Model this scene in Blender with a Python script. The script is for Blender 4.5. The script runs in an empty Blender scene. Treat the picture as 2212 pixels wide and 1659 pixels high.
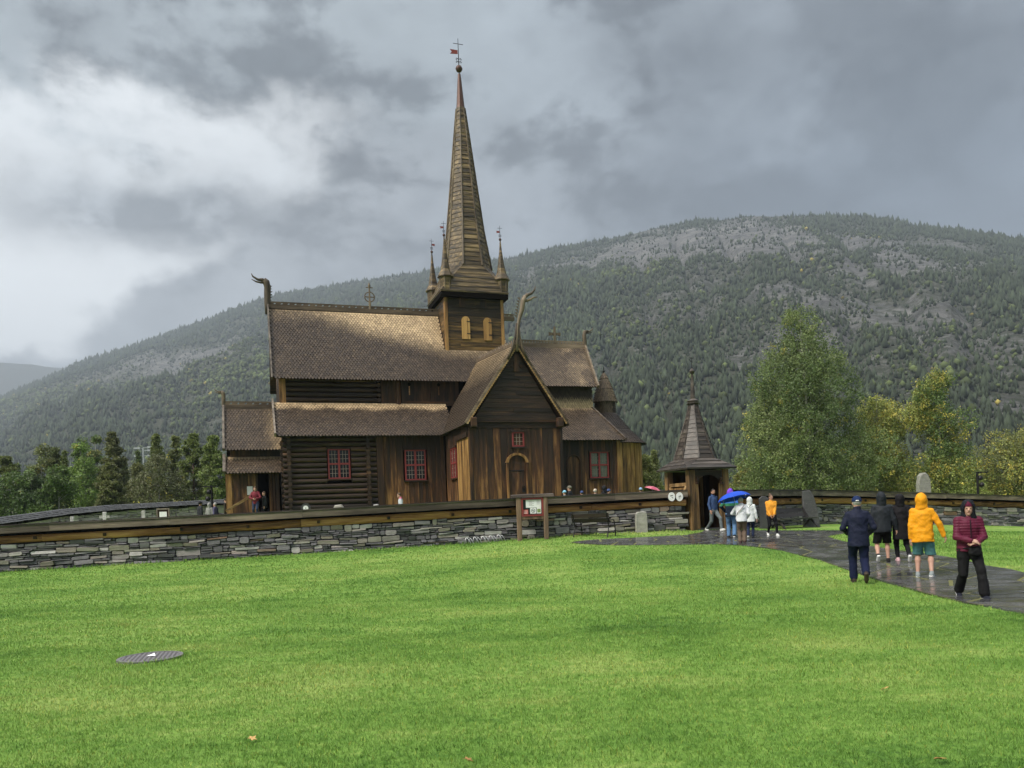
import bpy, bmesh, math, random
import numpy as np
from mathutils import Vector, Matrix

random.seed(11)
RNG = np.random.default_rng(11)
R_ = math.radians
SC = bpy.context.scene
COL = SC.collection

# ------------------------------------------------------------------ camera
# focal length, horizon and roll were read off the church's own level lines and posts
F, CX, CY, ROLL, EYE = 1665.0, 1106.0, 1106.0, R_(2.2), 1.65     # for a 2212 x 1659 picture
cam_d = bpy.data.cameras.new('camera')
cam = bpy.data.objects.new('camera', cam_d)
COL.objects.link(cam)
cam_d.sensor_width = 36.0
cam_d.lens = 36.0 * F / 2212.0
cam_d.shift_y = (CY - 829.5) / 2212.0
cam_d.clip_start = 0.1
cam_d.clip_end = 40000.0
cr, sr = math.cos(ROLL), math.sin(ROLL)
cam.matrix_world = Matrix(((cr, sr, 0, 0), (0, 0, -1, 0), (-sr, cr, 0, EYE), (0, 0, 0, 1)))
SC.camera = cam


def ray(u, v):
    x = (u - CX) / F
    y = -(v - CY) / F
    return x * cr + y * sr, -x * sr + y * cr


def at(u, v, Y):
    X, Z = ray(u, v)
    return Vector((X * Y, Y, EYE + Z * Y))


# ------------------------------------------------------------------ sky and sun
SUN_AZ, SUN_EL = R_(-128), R_(46)          # sun behind thin cloud, behind the camera's left shoulder
world = bpy.data.worlds.new('World')
SC.world = world
world.use_nodes = True
wt = world.node_tree
wt.nodes.clear()


class NT:
    """terse node builder"""
    def __init__(s, tree):
        s.t = tree

    def n(s, kind, **kw):
        nd = s.t.nodes.new(kind)
        for k, v in kw.items():
            setattr(nd, k, v)
        return nd

    def put(s, sock, val):
        if val is None:
            return
        if hasattr(val, 'is_output'):
            s.t.links.new(val, sock)
        else:
            sock.default_value = val

    def math(s, op, a, b=None, c=None, clamp=False):
        nd = s.n('ShaderNodeMath', operation=op)
        nd.use_clamp = clamp
        for i, x in enumerate((a, b, c)):
            s.put(nd.inputs[i], x)
        return nd.outputs[0]

    def vmath(s, op, a, b=None):
        nd = s.n('ShaderNodeVectorMath', operation=op)
        s.put(nd.inputs[0], a)
        s.put(nd.inputs[1], b)
        return nd.outputs[0]

    def noise(s, vec, scale=5.0, detail=3.0, rough=0.55, dist=0.0, dim='3D'):
        nd = s.n('ShaderNodeTexNoise')
        nd.noise_dimensions = dim
        s.put(nd.inputs['Vector'], vec)
        nd.inputs['Scale'].default_value = scale
        nd.inputs['Detail'].default_value = detail
        nd.inputs['Roughness'].default_value = rough
        nd.inputs['Distortion'].default_value = dist
        return nd.outputs[0]

    def ramp(s, fac, stops, interp='LINEAR'):
        nd = s.n('ShaderNodeValToRGB')
        cr_ = nd.color_ramp
        cr_.interpolation = interp
        while len(cr_.elements) < len(stops):
            cr_.elements.new(0.5)
        for e, (p, c) in zip(cr_.elements, stops):
            e.position = p
            if not hasattr(c, '__len__'):
                c = (c, c, c)
            e.color = (*c[:3], 1)
        s.put(nd.inputs[0], fac)
        return nd.outputs[0]

    def mix(s, fac, a, b, blend='MIX'):
        nd = s.n('ShaderNodeMix', data_type='RGBA', blend_type=blend)
        s.put(nd.inputs[0], fac)
        for sock, v in ((nd.inputs[6], a), (nd.inputs[7], b)):
            if not hasattr(v, 'is_output') and len(v) == 3:
                v = (*v, 1)
            s.put(sock, v)
        return nd.outputs[2]

    def mapping(s, vec, scale=(1, 1, 1), loc=(0, 0, 0)):
        nd = s.n('ShaderNodeMapping')
        s.put(nd.inputs['Vector'], vec)
        nd.inputs['Scale'].default_value = scale
        nd.inputs['Location'].default_value = loc
        return nd.outputs[0]

    def smooth(s, x, lo, hi):
        nd = s.n('ShaderNodeMapRange', interpolation_type='SMOOTHSTEP')
        s.put(nd.inputs[0], x)
        nd.inputs[1].default_value = lo
        nd.inputs[2].default_value = hi
        return nd.outputs[0]


w = NT(wt)
geo_dir = w.n('ShaderNodeTexCoord').outputs['Generated']
sep = w.n('ShaderNodeSeparateXYZ')
w.put(sep.inputs[0], geo_dir)
dx, dy, dz = sep.outputs
sky = w.n('ShaderNodeTexSky', sky_type='NISHITA')
sky.sun_disc = False
sky.sun_elevation = SUN_EL
sky.sun_rotation = SUN_AZ
sky.air_density = 1.0
sky.dust_density = 2.0
# rain-cloud deck: a grey bank rising from the left horizon, a bright opening above it, a heavy dark deck on top and to the right
dv = w.mapping(geo_dir, (1.0, 1.0, 1.7), (0.37, 1.3, 0.9))
n1 = w.noise(dv, 3.1, 8.0, 0.52, 0.15)
n2 = w.noise(w.mapping(geo_dir, (1.0, 1.0, 1.5), (4.2, 0.6, 2.9)), 7.5, 10.0, 0.62, 0.15)
nn = w.math('ADD', w.math('MULTIPLY', w.math('SUBTRACT', n1, 0.5), 1.0), w.math('MULTIPLY', w.math('SUBTRACT', n2, 0.5), 0.62))
low = w.math('ADD', w.math('MULTIPLY', dx, 0.60), 0.520)
hz_ = w.math('ADD', dz, w.math('MULTIPLY', nn, 0.28))
above = w.smooth(w.math('SUBTRACT', hz_, low), -0.018, 0.034)
below = w.math('SUBTRACT', 1.0, w.smooth(hz_, 0.415, 0.480))
gap = w.math('MULTIPLY', w.math('MULTIPLY', above, below), w.smooth(w.math('MULTIPLY', dx, -1.0), 0.0, 0.36))
ex_ = w.math('DIVIDE', w.math('ADD', dx, 0.375), 0.17)
ez_ = w.math('DIVIDE', w.math('SUBTRACT', w.math('ADD', dz, w.math('MULTIPLY', nn, 0.16)), 0.365), 0.045)
puff = w.math('EXPONENT', w.math('MULTIPLY', w.math('ADD', w.math('MULTIPLY', ex_, ex_), w.math('MULTIPLY', ez_, ez_)), -1.0))
gap = w.math('MULTIPLY', gap, w.math('SUBTRACT', 1.0, w.math('MULTIPLY', puff, 1.15, None, True)))
east = w.smooth(dx, -0.30, 0.45)
bank = w.mix(east, (0.118, 0.126, 0.133), (0.047, 0.057, 0.069))
deck = w.mix(east, (0.090, 0.101, 0.107), (0.078, 0.089, 0.101))
base = w.mix(w.smooth(hz_, 0.36, 0.50), bank, deck)
sh = w.n('ShaderNodeVectorMath', operation='SCALE')
w.put(sh.inputs[0], base)
nl = w.noise(w.mapping(geo_dir, (1.0, 1.0, 1.55), (2.6, 0.2, 5.1)), 3.6, 9.0, 0.60, 0.1)
lump = w.smooth(w.math('ADD', nl, w.math('MULTIPLY', w.math('SUBTRACT', n2, 0.5), 0.25)), 0.45, 0.555)
amt = w.math('MULTIPLY', w.smooth(dz, 0.10, 0.42), w.math('SUBTRACT', 1.0, w.math('MULTIPLY', w.smooth(dx, 0.0, 0.45), 0.55)))
lmp = w.math('SUBTRACT', 1.0, w.math('MULTIPLY', w.math('SUBTRACT', lump, 0.42), w.math('MULTIPLY', amt, 0.85)))
w.put(sh.inputs['Scale'], w.math('MULTIPLY', lmp, w.math('ADD', 1.0, w.math('MULTIPLY', nn, 1.9))))
col = w.mix(gap, sh.outputs[0], (0.35, 0.362, 0.368))
# the deck is made far brighter overhead, out of view, to light the foreground
up = w.smooth(dz, 0.60, 0.95)
col = w.mix(up, col, (0.78, 0.80, 0.82))
bg1 = w.n('ShaderNodeBackground')
w.put(bg1.inputs[0], col)
bg1.inputs[1].default_value = 1.0
bg2 = w.n('ShaderNodeBackground')
w.put(bg2.inputs[0], sky.outputs[0])
bg2.inputs[1].default_value = 0.05
mxs = w.n('ShaderNodeMixShader')
mxs.inputs[0].default_value = 0.94
wt.links.new(bg2.outputs[0], mxs.inputs[1])
wt.links.new(bg1.outputs[0], mxs.inputs[2])
wo = w.n('ShaderNodeOutputWorld')
wt.links.new(mxs.outputs[0], wo.inputs[0])

sun_d = bpy.data.lights.new('sun', 'SUN')
sun_d.energy = 1.5
sun_d.angle = R_(16)
sun_d.color = (1.0, 0.93, 0.82)
sun = bpy.data.objects.new('sun', sun_d)
COL.objects.link(sun)
sd = Vector((math.sin(SUN_AZ) * math.cos(SUN_EL), math.cos(SUN_AZ) * math.cos(SUN_EL), math.sin(SUN_EL)))
sun.rotation_euler = sd.to_track_quat('Z', 'Y').to_euler()

vs = SC.view_settings
vs.view_transform = 'Standard'
vs.look = 'None'
vs.exposure = 1.68
vs.gamma = 1.0
vs.use_curve_mapping = False
SC.render.engine = 'CYCLES'
SC.cycles.use_denoising = True
SC.cycles.max_bounces = 6
SC.cycles.diffuse_bounces = 3
SC.cycles.glossy_bounces = 3
SC.cycles.transparent_max_bounces = 6
SC.cycles.volume_bounces = 0
SC.cycles.use_adaptive_sampling = True
SC.cycles.adaptive_threshold = 0.015


# ------------------------------------------------------------------ object helpers
def props(o, label=None, cat=None, group=None, kind=None):
    if label:
        o['label'] = label
    if cat:
        o['category'] = cat
    if group:
        o['group'] = group
    if kind:
        o['kind'] = kind
    return o


def thing(name, label, cat, loc=(0, 0, 0), rz=0.0, group=None):
    o = bpy.data.objects.new(name, None)
    COL.objects.link(o)
    o.location = loc
    o.rotation_euler = (0, 0, rz)
    o.empty_display_size = 0.2
    return props(o, label, cat, group)


def link(name, me, parent=None):
    o = bpy.data.objects.new(name, me)
    COL.objects.link(o)
    if parent is not None:
        o.parent = parent
    return o


def np_mesh(name, verts, faces_flat, loop_tot, smooth=False):
    """fast mesh from arrays: faces_flat vertex indices, loop_tot corners per face"""
    me = bpy.data.meshes.new(name)
    verts = np.asarray(verts, dtype=np.float32)
    faces_flat = np.asarray(faces_flat, dtype=np.int32)
    if np.isscalar(loop_tot):
        loop_tot = np.full(len(faces_flat) // loop_tot, loop_tot, dtype=np.int32)
    me.vertices.add(len(verts))
    me.vertices.foreach_set('co', verts.ravel())
    me.loops.add(len(faces_flat))
    me.loops.foreach_set('vertex_index', faces_flat)
    me.polygons.add(len(loop_tot))
    st = np.concatenate(([0], np.cumsum(loop_tot)[:-1])).astype(np.int32)
    me.polygons.foreach_set('loop_start', st)
    me.polygons.foreach_set('loop_total', loop_tot.astype(np.int32))
    if smooth:
        me.polygons.foreach_set('use_smooth', np.ones(len(loop_tot), dtype=bool))
    me.update(calc_edges=True)
    if not smooth:
        me.shade_flat()
    return me


def set_tone(me, cols, domain='POINT', name='tone'):
    a = me.attributes.new(name, 'FLOAT_COLOR', domain)
    c = np.ones((len(cols), 4), dtype=np.float32)
    c[:, :3] = cols
    a.data.foreach_set('color', c.ravel())


class MB:
    """collects shapes, build() makes ONE mesh object of them"""
    def __init__(s):
        s.v = []
        s.f = []
        s.m = []

    def add(s, verts, faces, mi=0):
        b = len(s.v)
        s.v += [tuple(p) for p in verts]
        s.f += [tuple(i + b for i in f) for f in faces]
        s.m += [mi] * len(faces)
        return s

    def box(s, x0, x1, y0, y1, z0, z1, mi=0):
        v = [(x0, y0, z0), (x1, y0, z0), (x1, y1, z0), (x0, y1, z0), (x0, y0, z1), (x1, y0, z1), (x1, y1, z1), (x0, y1, z1)]
        return s.add(v, BOXF, mi)

    def hexa(s, v8, mi=0):
        return s.add(v8, BOXF, mi)

    def beam(s, a, b, w_, h_, up=(0, 0, 1), mi=0):
        """box from a to b, w_ across, h_ along up"""
        a, b, up = Vector(a), Vector(b), Vector(up)
        d = (b - a).normalized()
        side = d.cross(up)
        if side.length < 1e-4:
            side = d.cross(Vector((0, 1, 0)))
        side.normalize()
        upv = side.cross(d).normalized()
        s1, u1 = side * w_ / 2, upv * h_ / 2
        v = [a - s1 - u1, a + s1 - u1, b + s1 - u1, b - s1 - u1, a - s1 + u1, a + s1 + u1, b + s1 + u1, b - s1 + u1]
        return s.add(v, BOXF, mi)

    def prism(s, poly, n, d, mi=0):
        """polygon (list of 3d points) extruded by vector n*d"""
        n = Vector(n) * d
        k = len(poly)
        v = [Vector(p) for p in poly] + [Vector(p) + n for p in poly]
        f = [tuple(range(k)), tuple(range(2 * k - 1, k - 1, -1))]
        f += [(i, (i + 1) % k, (i + 1) % k + k, i + k) for i in range(k)]
        return s.add(v, f, mi)

    def tube(s, path, rad, n=8, squash=(1, 1), cap=True, mi=0, up=(0, 0, 1)):
        path = [Vector(p) for p in path]
        if not hasattr(rad, '__len__'):
            rad = [rad] * len(path)
        v, f = [], []
        prev = None
        for i, p in enumerate(path):
            d = (path[min(i + 1, len(path) - 1)] - path[max(i - 1, 0)]).normalized()
            if prev is None:
                side = d.cross(Vector(up))
                if side.length < 1e-3:
                    side = d.cross(Vector((0, 1, 0)))
            else:
                side = prev - d * prev.dot(d)
            side.normalize()
            prev = side
            u2 = side.cross(d)
            for k in range(n):
                a = 2 * math.pi * k / n
                v.append(p + side * math.cos(a) * rad[i] * squash[0] + u2 * math.sin(a) * rad[i] * squash[1])
        for i in range(len(path) - 1):
            for k in range(n):
                k2 = (k + 1) % n
                f.append((i * n + k, i * n + k2, (i + 1) * n + k2, (i + 1) * n + k))
        if cap:
            f.append(tuple(range(n - 1, -1, -1)))
            f.append(tuple((len(path) - 1) * n + k for k in range(n)))
        return s.add(v, f, mi)

    def lathe(s, prof, n, c=(0, 0, 0), mi=0, a0=0.0, cap=True):
        """prof: list of (radius, z)"""
        v, f = [], []
        for r, z in prof:
            for k in range(n):
                a = a0 + 2 * math.pi * k / n
                v.append((c[0] + r * math.cos(a), c[1] + r * math.sin(a), c[2] + z))
        m_ = len(prof)
        for i in range(m_ - 1):
            for k in range(n):
                k2 = (k + 1) % n
                f.append((i * n + k, i * n + k2, (i + 1) * n + k2, (i + 1) * n + k))
        if cap:
            f.append(tuple(range(n - 1, -1, -1)))
            f.append(tuple((m_ - 1) * n + k for k in range(n)))
        return s.add(v, f, mi)

    def build(s, name, mat, parent=None, smooth=False, bevel=0.0):
        me = bpy.data.meshes.new(name)
        me.from_pydata([tuple(p) for p in s.v], [], s.f)
        mats = mat if isinstance(mat, (list, tuple)) else [mat]
        for m_ in mats:
            me.materials.append(m_)
        if len(mats) > 1:
            me.polygons.foreach_set('material_index', s.m)
        if len(s.f) < 6000:
            bm = bmesh.new()
            bm.from_mesh(me)
            bmesh.ops.recalc_face_normals(bm, faces=bm.faces[:])
            if bevel > 0:
                bmesh.ops.bevel(bm, geom=bm.edges[:], offset=bevel, segments=1, affect='EDGES', clamp_overlap=True)
            bm.to_mesh(me)
            bm.free()
        if smooth:
            me.polygons.foreach_set('use_smooth', [True] * len(me.polygons))
        me.update()
        return link(name, me, parent)


BOXF = [(0, 3, 2, 1), (4, 5, 6, 7), (0, 1, 5, 4), (1, 2, 6, 5), (2, 3, 7, 6), (3, 0, 4, 7)]


# value noise in numpy
_perm = RNG.random((64, 64, 64)).astype(np.float32)


def vnoise(x, y, z=0.0):
    x, y, z = np.broadcast_arrays(np.asarray(x, float), np.asarray(y, float), np.asarray(z, float))
    xi, yi, zi = np.floor(x).astype(int), np.floor(y).astype(int), np.floor(z).astype(int)
    fx, fy, fz = x - xi, y - yi, z - zi
    fx, fy, fz = fx * fx * (3 - 2 * fx), fy * fy * (3 - 2 * fy), fz * fz * (3 - 2 * fz)
    g = lambda a, b, c: _perm[a & 63, b & 63, c & 63]
    r = 0
    for a, wa in ((0, 1 - fx), (1, fx)):
        for b, wb in ((0, 1 - fy), (1, fy)):
            for c, wc in ((0, 1 - fz), (1, fz)):
                r = r + g(xi + a, yi + b, zi + c) * wa * wb * wc
    return r


def fbm(x, y, z=0.0, oct_=4):
    r, a, t = 0, 1.0, 0
    for i in range(oct_):
        r = r + a * vnoise(x * 2 ** i + 17 * i, y * 2 ** i + 5 * i, np.asarray(z) * 2 ** i)
        t += a
        a *= 0.5
    return r / t


# ------------------------------------------------------------------ materials (all procedural)
MATS = {}


def new_mat(name):
    m = bpy.data.materials.new(name)
    m.use_nodes = True
    m.node_tree.nodes.clear()
    nt = NT(m.node_tree)
    b = nt.n('ShaderNodeBsdfPrincipled')
    o = nt.n('ShaderNodeOutputMaterial')
    m.node_tree.links.new(b.outputs[0], o.inputs[0])
    MATS[name] = m
    return m, nt, b


def bump(nt, b, h, strength=0.4, dist=0.02):
    bp = nt.n('ShaderNodeBump')
    bp.inputs['Strength'].default_value = strength
    bp.inputs['Distance'].default_value = dist
    nt.put(bp.inputs['Height'], h)
    nt.put(b.inputs['Normal'], bp.outputs[0])


def ovec(nt, shift=True):
    v = nt.n('ShaderNodeTexCoord').outputs['Object']
    r = nt.n('ShaderNodeObjectInfo').outputs['Random']
    if shift:
        c = nt.n('ShaderNodeCombineXYZ')
        k = nt.math('MULTIPLY', r, 37.0)
        for i in range(3):
            nt.put(c.inputs[i], k)
        v = nt.vmath('ADD', v, c.outputs[0])
    return v, r


def plain(name, col, rough=0.6, var=0.15, scale=6.0, spec=0.3, bmp=0.0, metal=0.0):
    m, nt, b = new_mat(name)
    v, r = ovec(nt)
    n = nt.noise(v, scale, 4.0)
    f = nt.math('ADD', nt.math('MULTIPLY', nt.math('SUBTRACT', n, 0.5), 2 * var), 1.0)
    c = nt.n('ShaderNodeVectorMath', operation='SCALE')
    c.inputs[0].default_value = col
    nt.put(c.inputs['Scale'], f)
    nt.put(b.inputs['Base Color'], c.outputs[0])
    b.inputs['Roughness'].default_value = rough
    b.inputs['Specular IOR Level'].default_value = spec
    b.inputs['Metallic'].default_value = metal
    if bmp:
        bump(nt, b, nt.noise(v, scale * 3, 3.0), bmp, 0.01)
    return m


def wood(name, dark, mid, gold, axis='Z', bias=0.0, contrast=1.0, rough=0.62, zr=None, rnd=0.5, spec=0.35):
    """weathered tarred timber: grain along axis, streaks where the tar has washed off"""
    m, nt, b = new_mat(name)
    v, r = ovec(nt)
    k = {'X': (0.06, 1, 1), 'Y': (1, 0.06, 1), 'Z': (1, 1, 0.06)}[axis]
    grain = nt.noise(nt.mapping(v, tuple(q * 28 for q in k)), 1.0, 5.0, 0.6)
    k2 = {'X': (0.10, 1, 1), 'Y': (1, 0.10, 1), 'Z': (1, 1, 0.10)}[axis]
    streak = nt.noise(nt.mapping(v, tuple(q * 4.2 for q in k2)), 1.0, 5.0, 0.62, 0.3)
    f = nt.math('MULTIPLY', nt.math('SUBTRACT', streak, 0.5), 1.9 * contrast)
    f = nt.math('ADD', f, nt.math('MULTIPLY', nt.math('SUBTRACT', grain, 0.5), 0.55))
    f = nt.math('ADD', f, nt.math('MULTIPLY', nt.math('SUBTRACT', r, 0.5), rnd))
    if zr:
        z0, z1, amt = zr
        sx = nt.n('ShaderNodeSeparateXYZ')
        nt.put(sx.inputs[0], nt.n('ShaderNodeTexCoord').outputs['Object'])
        g = nt.smooth(sx.outputs[2], z0, z1)
        f = nt.math('SUBTRACT', f, nt.math('MULTIPLY', g, amt))
    f = nt.math('ADD', f, 0.42 + bias, clamp=True)
    c = nt.ramp(f, [(0.12, dark), (0.5, mid), (0.92, gold)])
    nt.put(b.inputs['Base Color'], c)
    b.inputs['Roughness'].default_value = rough
    b.inputs['Specular IOR Level'].default_value = spec
    bump(nt, b, grain, 0.55, 0.02)
    return m


TAR, TARM, GOLD = (0.016, 0.010, 0.007), (0.060, 0.028, 0.013), (0.34, 0.185, 0.070)
wood('tar_v', TAR, TARM, (0.20, 0.095, 0.034), 'Z', bias=-0.10, contrast=0.9, rnd=0.35)
wood('tar_h', TAR, TARM, (0.16, 0.080, 0.032), 'X', bias=-0.14, contrast=0.9, rnd=0.30)
wood('log_h', (0.018, 0.012, 0.009), (0.046, 0.026, 0.015), (0.20, 0.105, 0.045), 'X', bias=-0.08, contrast=0.9, rnd=0.35)
wood('trans_v', (0.024, 0.014, 0.009), (0.085, 0.037, 0.016), (0.33, 0.17, 0.06), 'Z', bias=0.14, contrast=1.1, zr=(2.2, 6.4, 0.42), rnd=0.42)
wood('gold_v', (0.065, 0.032, 0.012), (0.23, 0.12, 0.04), (0.46, 0.27, 0.095), 'Z', bias=0.10, contrast=1.1, rnd=0.3)
wood('gable_h', (0.016, 0.011, 0.008), (0.046, 0.026, 0.016), (0.17, 0.095, 0.042), 'X', bias=-0.12, contrast=0.95, rnd=0.35)
wood('tower_h', (0.020, 0.013, 0.007), (0.085, 0.050, 0.018), (0.25, 0.145, 0.048), 'X', bias=0.06, contrast=1.15, zr=(12.0, 15.8, 0.34), rnd=0.35)
wood('tower_y', (0.030, 0.021, 0.010), (0.10, 0.060, 0.024), (0.27, 0.16, 0.06), 'Y', bias=0.0, contrast=1.15, rnd=0.35)
wood('shutter', (0.26, 0.135, 0.045), (0.46, 0.26, 0.085), (0.60, 0.37, 0.14), 'Z', bias=0.1, contrast=0.9)
wood('spire_h', (0.020, 0.015, 0.009), (0.098, 0.068, 0.032), (0.27, 0.19, 0.090), 'X', bias=0.06, contrast=1.25, rnd=0.10, rough=0.55)
wood('grey_x', (0.045, 0.034, 0.026), (0.135, 0.106, 0.082), (0.28, 0.222, 0.165), 'X', bias=0.0, contrast=0.9, rnd=0.4, rough=0.55)
wood('grey_z', (0.060, 0.048, 0.038), (0.165, 0.135, 0.105), (0.30, 0.25, 0.19), 'Z', bias=0.0, contrast=0.9, rnd=0.3)
wood('ridge_x', (0.055, 0.038, 0.026), (0.150, 0.108, 0.072), (0.30, 0.23, 0.16), 'X', bias=0.0, contrast=0.8)
wood('beam_x', (0.080, 0.032, 0.013), (0.30, 0.135, 0.048), (0.56, 0.31, 0.125), 'X', bias=0.08, contrast=1.1, rnd=0.55)
wood('gatepost', (0.055, 0.033, 0.016), (0.20, 0.115, 0.046), (0.40, 0.25, 0.11), 'Z', bias=0.04, contrast=1.2, rnd=0.2)
wood('gateroof', (0.018, 0.014, 0.011), (0.054, 0.042, 0.033), (0.13, 0.108, 0.088), 'X', bias=0.0, contrast=1.1, rnd=0.40, rough=0.42, spec=0.4)
wood('board_post', (0.075, 0.052, 0.036), (0.19, 0.125, 0.080), (0.34, 0.25, 0.17), 'Z', bias=0.0, contrast=0.9)
wood('bench_wood', (0.012, 0.008, 0.009), (0.026, 0.017, 0.018), (0.050, 0.034, 0.034), 'X', bias=0.0, contrast=0.8, rough=0.4)
wood('dark_bench', (0.014, 0.012, 0.012), (0.034, 0.030, 0.028), (0.075, 0.066, 0.06), 'X', bias=0.0, contrast=0.8, rough=0.4)
wood('carved', (0.040, 0.030, 0.021), (0.120, 0.090, 0.060), (0.27, 0.21, 0.14), 'Z', bias=0.0, contrast=0.9)
wood('handrail', (0.16, 0.09, 0.035), (0.36, 0.22, 0.09), (0.52, 0.36, 0.18), 'X', bias=0.1)
plain('void', (0.006, 0.005, 0.004), 0.9, 0.1, spec=0.05)
plain('red_paint', (0.215, 0.040, 0.038), 0.5, 0.2, 9.0)
plain('lead', (0.34, 0.27, 0.22), 0.5, 0.15)
plain('iron', (0.022, 0.021, 0.022), 0.45, 0.3, 20.0, metal=0.4)
plain('galv', (0.50, 0.51, 0.52), 0.35, 0.1, 20.0, metal=0.8)
plain('white', (0.78, 0.78, 0.77), 0.6, 0.03)
plain('curtain', (0.55, 0.60, 0.50), 0.8, 0.2, 5.0)
plain('vane_red', (0.22, 0.045, 0.035), 0.5, 0.2, 8.0)
plain('copper', (0.085, 0.045, 0.036), 0.45, 0.3, 8.0, metal=0.3)
plain('ink', (0.05, 0.06, 0.10), 0.7, 0.1)
plain('ink_red', (0.50, 0.07, 0.06), 0.7, 0.1)
plain('ink_green', (0.20, 0.27, 0.10), 0.7, 0.5, 30.0)
plain('grate_iron', (0.15, 0.14, 0.145), 0.5, 0.3, 15.0)
plain('poster', (0.78, 0.79, 0.80), 0.4, 0.05)
plain('board_black', (0.02, 0.03, 0.03), 0.25, 0.2)
plain('soil', (0.05, 0.04, 0.028), 0.9, 0.4, 3.0)


def glass_mat():
    m, nt, b = new_mat('glass')
    m.node_tree.nodes.remove(b)
    tr = nt.n('ShaderNodeBsdfTransparent')
    tr.inputs[0].default_value = (0.75, 0.8, 0.76, 1)
    gl = nt.n('ShaderNodeBsdfGlossy')
    gl.inputs['Roughness'].default_value = 0.06
    v, r = ovec(nt)
    bp = nt.n('ShaderNodeBump')
    bp.inputs['Strength'].default_value = 0.25
    bp.inputs['Distance'].default_value = 0.02
    nt.put(bp.inputs['Height'], nt.noise(v, 7.0, 2.0))
    nt.put(gl.inputs['Normal'], bp.outputs[0])
    fr = nt.n('ShaderNodeFresnel')
    fr.inputs[0].default_value = 1.5
    mx = nt.n('ShaderNodeMixShader')
    nt.put(mx.inputs[0], nt.math('MULTIPLY', fr.outputs[0], 0.8))
    nt.t.links.new(tr.outputs[0], mx.inputs[1])
    nt.t.links.new(gl.outputs[0], mx.inputs[2])
    o = [n for n in m.node_tree.nodes if n.type == 'OUTPUT_MATERIAL'][0]
    nt.t.links.new(mx.outputs[0], o.inputs[0])


glass_mat()


def shingle_mat():
    m, nt, b = new_mat('shingle')
    t = nt.n('ShaderNodeAttribute', attribute_name='tone').outputs['Color']
    v = nt.n('ShaderNodeTexCoord').outputs['Object']
    n = nt.noise(v, 14.0, 4.0)
    n2 = nt.noise(v, 1.3, 4.0)
    f = nt.math('ADD', nt.math('MULTIPLY', n, 0.7), nt.math('MULTIPLY', n2, 0.7))
    c = nt.n('ShaderNodeVectorMath', operation='SCALE')
    nt.put(c.inputs[0], t)
    nt.put(c.inputs['Scale'], nt.math('ADD', f, 0.3))
    nt.put(b.inputs['Base Color'], c.outputs[0])
    b.inputs['Roughness'].default_value = 0.55
    b.inputs['Specular IOR Level'].default_value = 0.28
    bump(nt, b, nt.noise(nt.mapping(v, (40, 40, 8)), 1.0, 3.0), 0.3, 0.01)


shingle_mat()


def stone_mat(name, stops, rough=0.75, lichen=0.25, scale=1.0, stripe=True):
    m, nt, b = new_mat(name)
    v, r = ovec(nt)
    base = nt.ramp(r, stops)
    lay = nt.noise(nt.mapping(v, (2.0 * scale, 2.0 * scale, 26.0 * scale)), 1.0, 4.0, 0.6, 0.6)
    blot = nt.noise(v, 5.0 * scale, 5.0, 0.6)
    f = nt.math('ADD', nt.math('MULTIPLY', lay, 0.9 if stripe else 0.3), nt.math('MULTIPLY', blot, 0.8))
    c = nt.n('ShaderNodeVectorMath', operation='SCALE')
    nt.put(c.inputs[0], base)
    nt.put(c.inputs['Scale'], nt.math('ADD', f, 0.22))
    li = nt.smooth(nt.noise(v, 9.0 * scale, 4.0), 0.62, 0.74)
    cc = nt.mix(nt.math('MULTIPLY', li, lichen), c.outputs[0], (0.36, 0.35, 0.27))
    nt.put(b.inputs['Base Color'], cc)
    b.inputs['Roughness'].default_value = rough
    b.inputs['Specular IOR Level'].default_value = 0.4
    bump(nt, b, nt.math('ADD', lay, blot), 0.7, 0.03)
    return m


stone_mat('stone', [(0.0, (0.075, 0.071, 0.080)), (0.25, (0.145, 0.137, 0.150)), (0.5, (0.245, 0.230, 0.240)),
                    (0.66, (0.19, 0.165, 0.130)), (0.80, (0.32, 0.295, 0.26)), (0.92, (0.44, 0.42, 0.42)), (1.0, (0.21, 0.125, 0.08))], 0.55)
stone_mat('stone_pale', [(0.0, (0.30, 0.295, 0.26)), (1.0, (0.42, 0.41, 0.36))], 0.8, 0.5, 1.0, False)
stone_mat('slate_stone', [(0.0, (0.050, 0.051, 0.053)), (1.0, (0.085, 0.085, 0.084))], 0.5, 0.35, 1.0, False)
stone_mat('wall_core', [(0.0, (0.02, 0.02, 0.02)), (1.0, (0.03, 0.03, 0.03))], 0.9, 0.0)
stone_mat('pale_wall', [(0.0, (0.36, 0.32, 0.34)), (1.0, (0.54, 0.48, 0.50))], 0.7, 0.1)
stone_mat('grave', [(0.0, (0.30, 0.29, 0.27)), (1.0, (0.46, 0.45, 0.43))], 0.7, 0.3)


def slab_mat():
    m, nt, b = new_mat('wet_slate')
    v, r = ovec(nt)
    n = nt.noise(v, 2.2, 5.0)
    n2 = nt.noise(v, 11.0, 4.0)
    c = nt.ramp(nt.math('ADD', nt.math('MULTIPLY', n, 0.6), nt.math('MULTIPLY', r, 0.4)),
                [(0.2, (0.038, 0.039, 0.041)), (0.6, (0.080, 0.080, 0.080)), (0.9, (0.13, 0.125, 0.115))])
    nt.put(b.inputs['Base Color'], c)
    nt.put(b.inputs['Roughness'], nt.ramp(n, [(0.35, 0.06), (0.62, 0.30)]))
    b.inputs['Specular IOR Level'].default_value = 0.5
    bump(nt, b, nt.math('ADD', nt.math('MULTIPLY', n, 0.7), nt.math('MULTIPLY', n2, 0.3)), 0.12, 0.01)


slab_mat()


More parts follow.
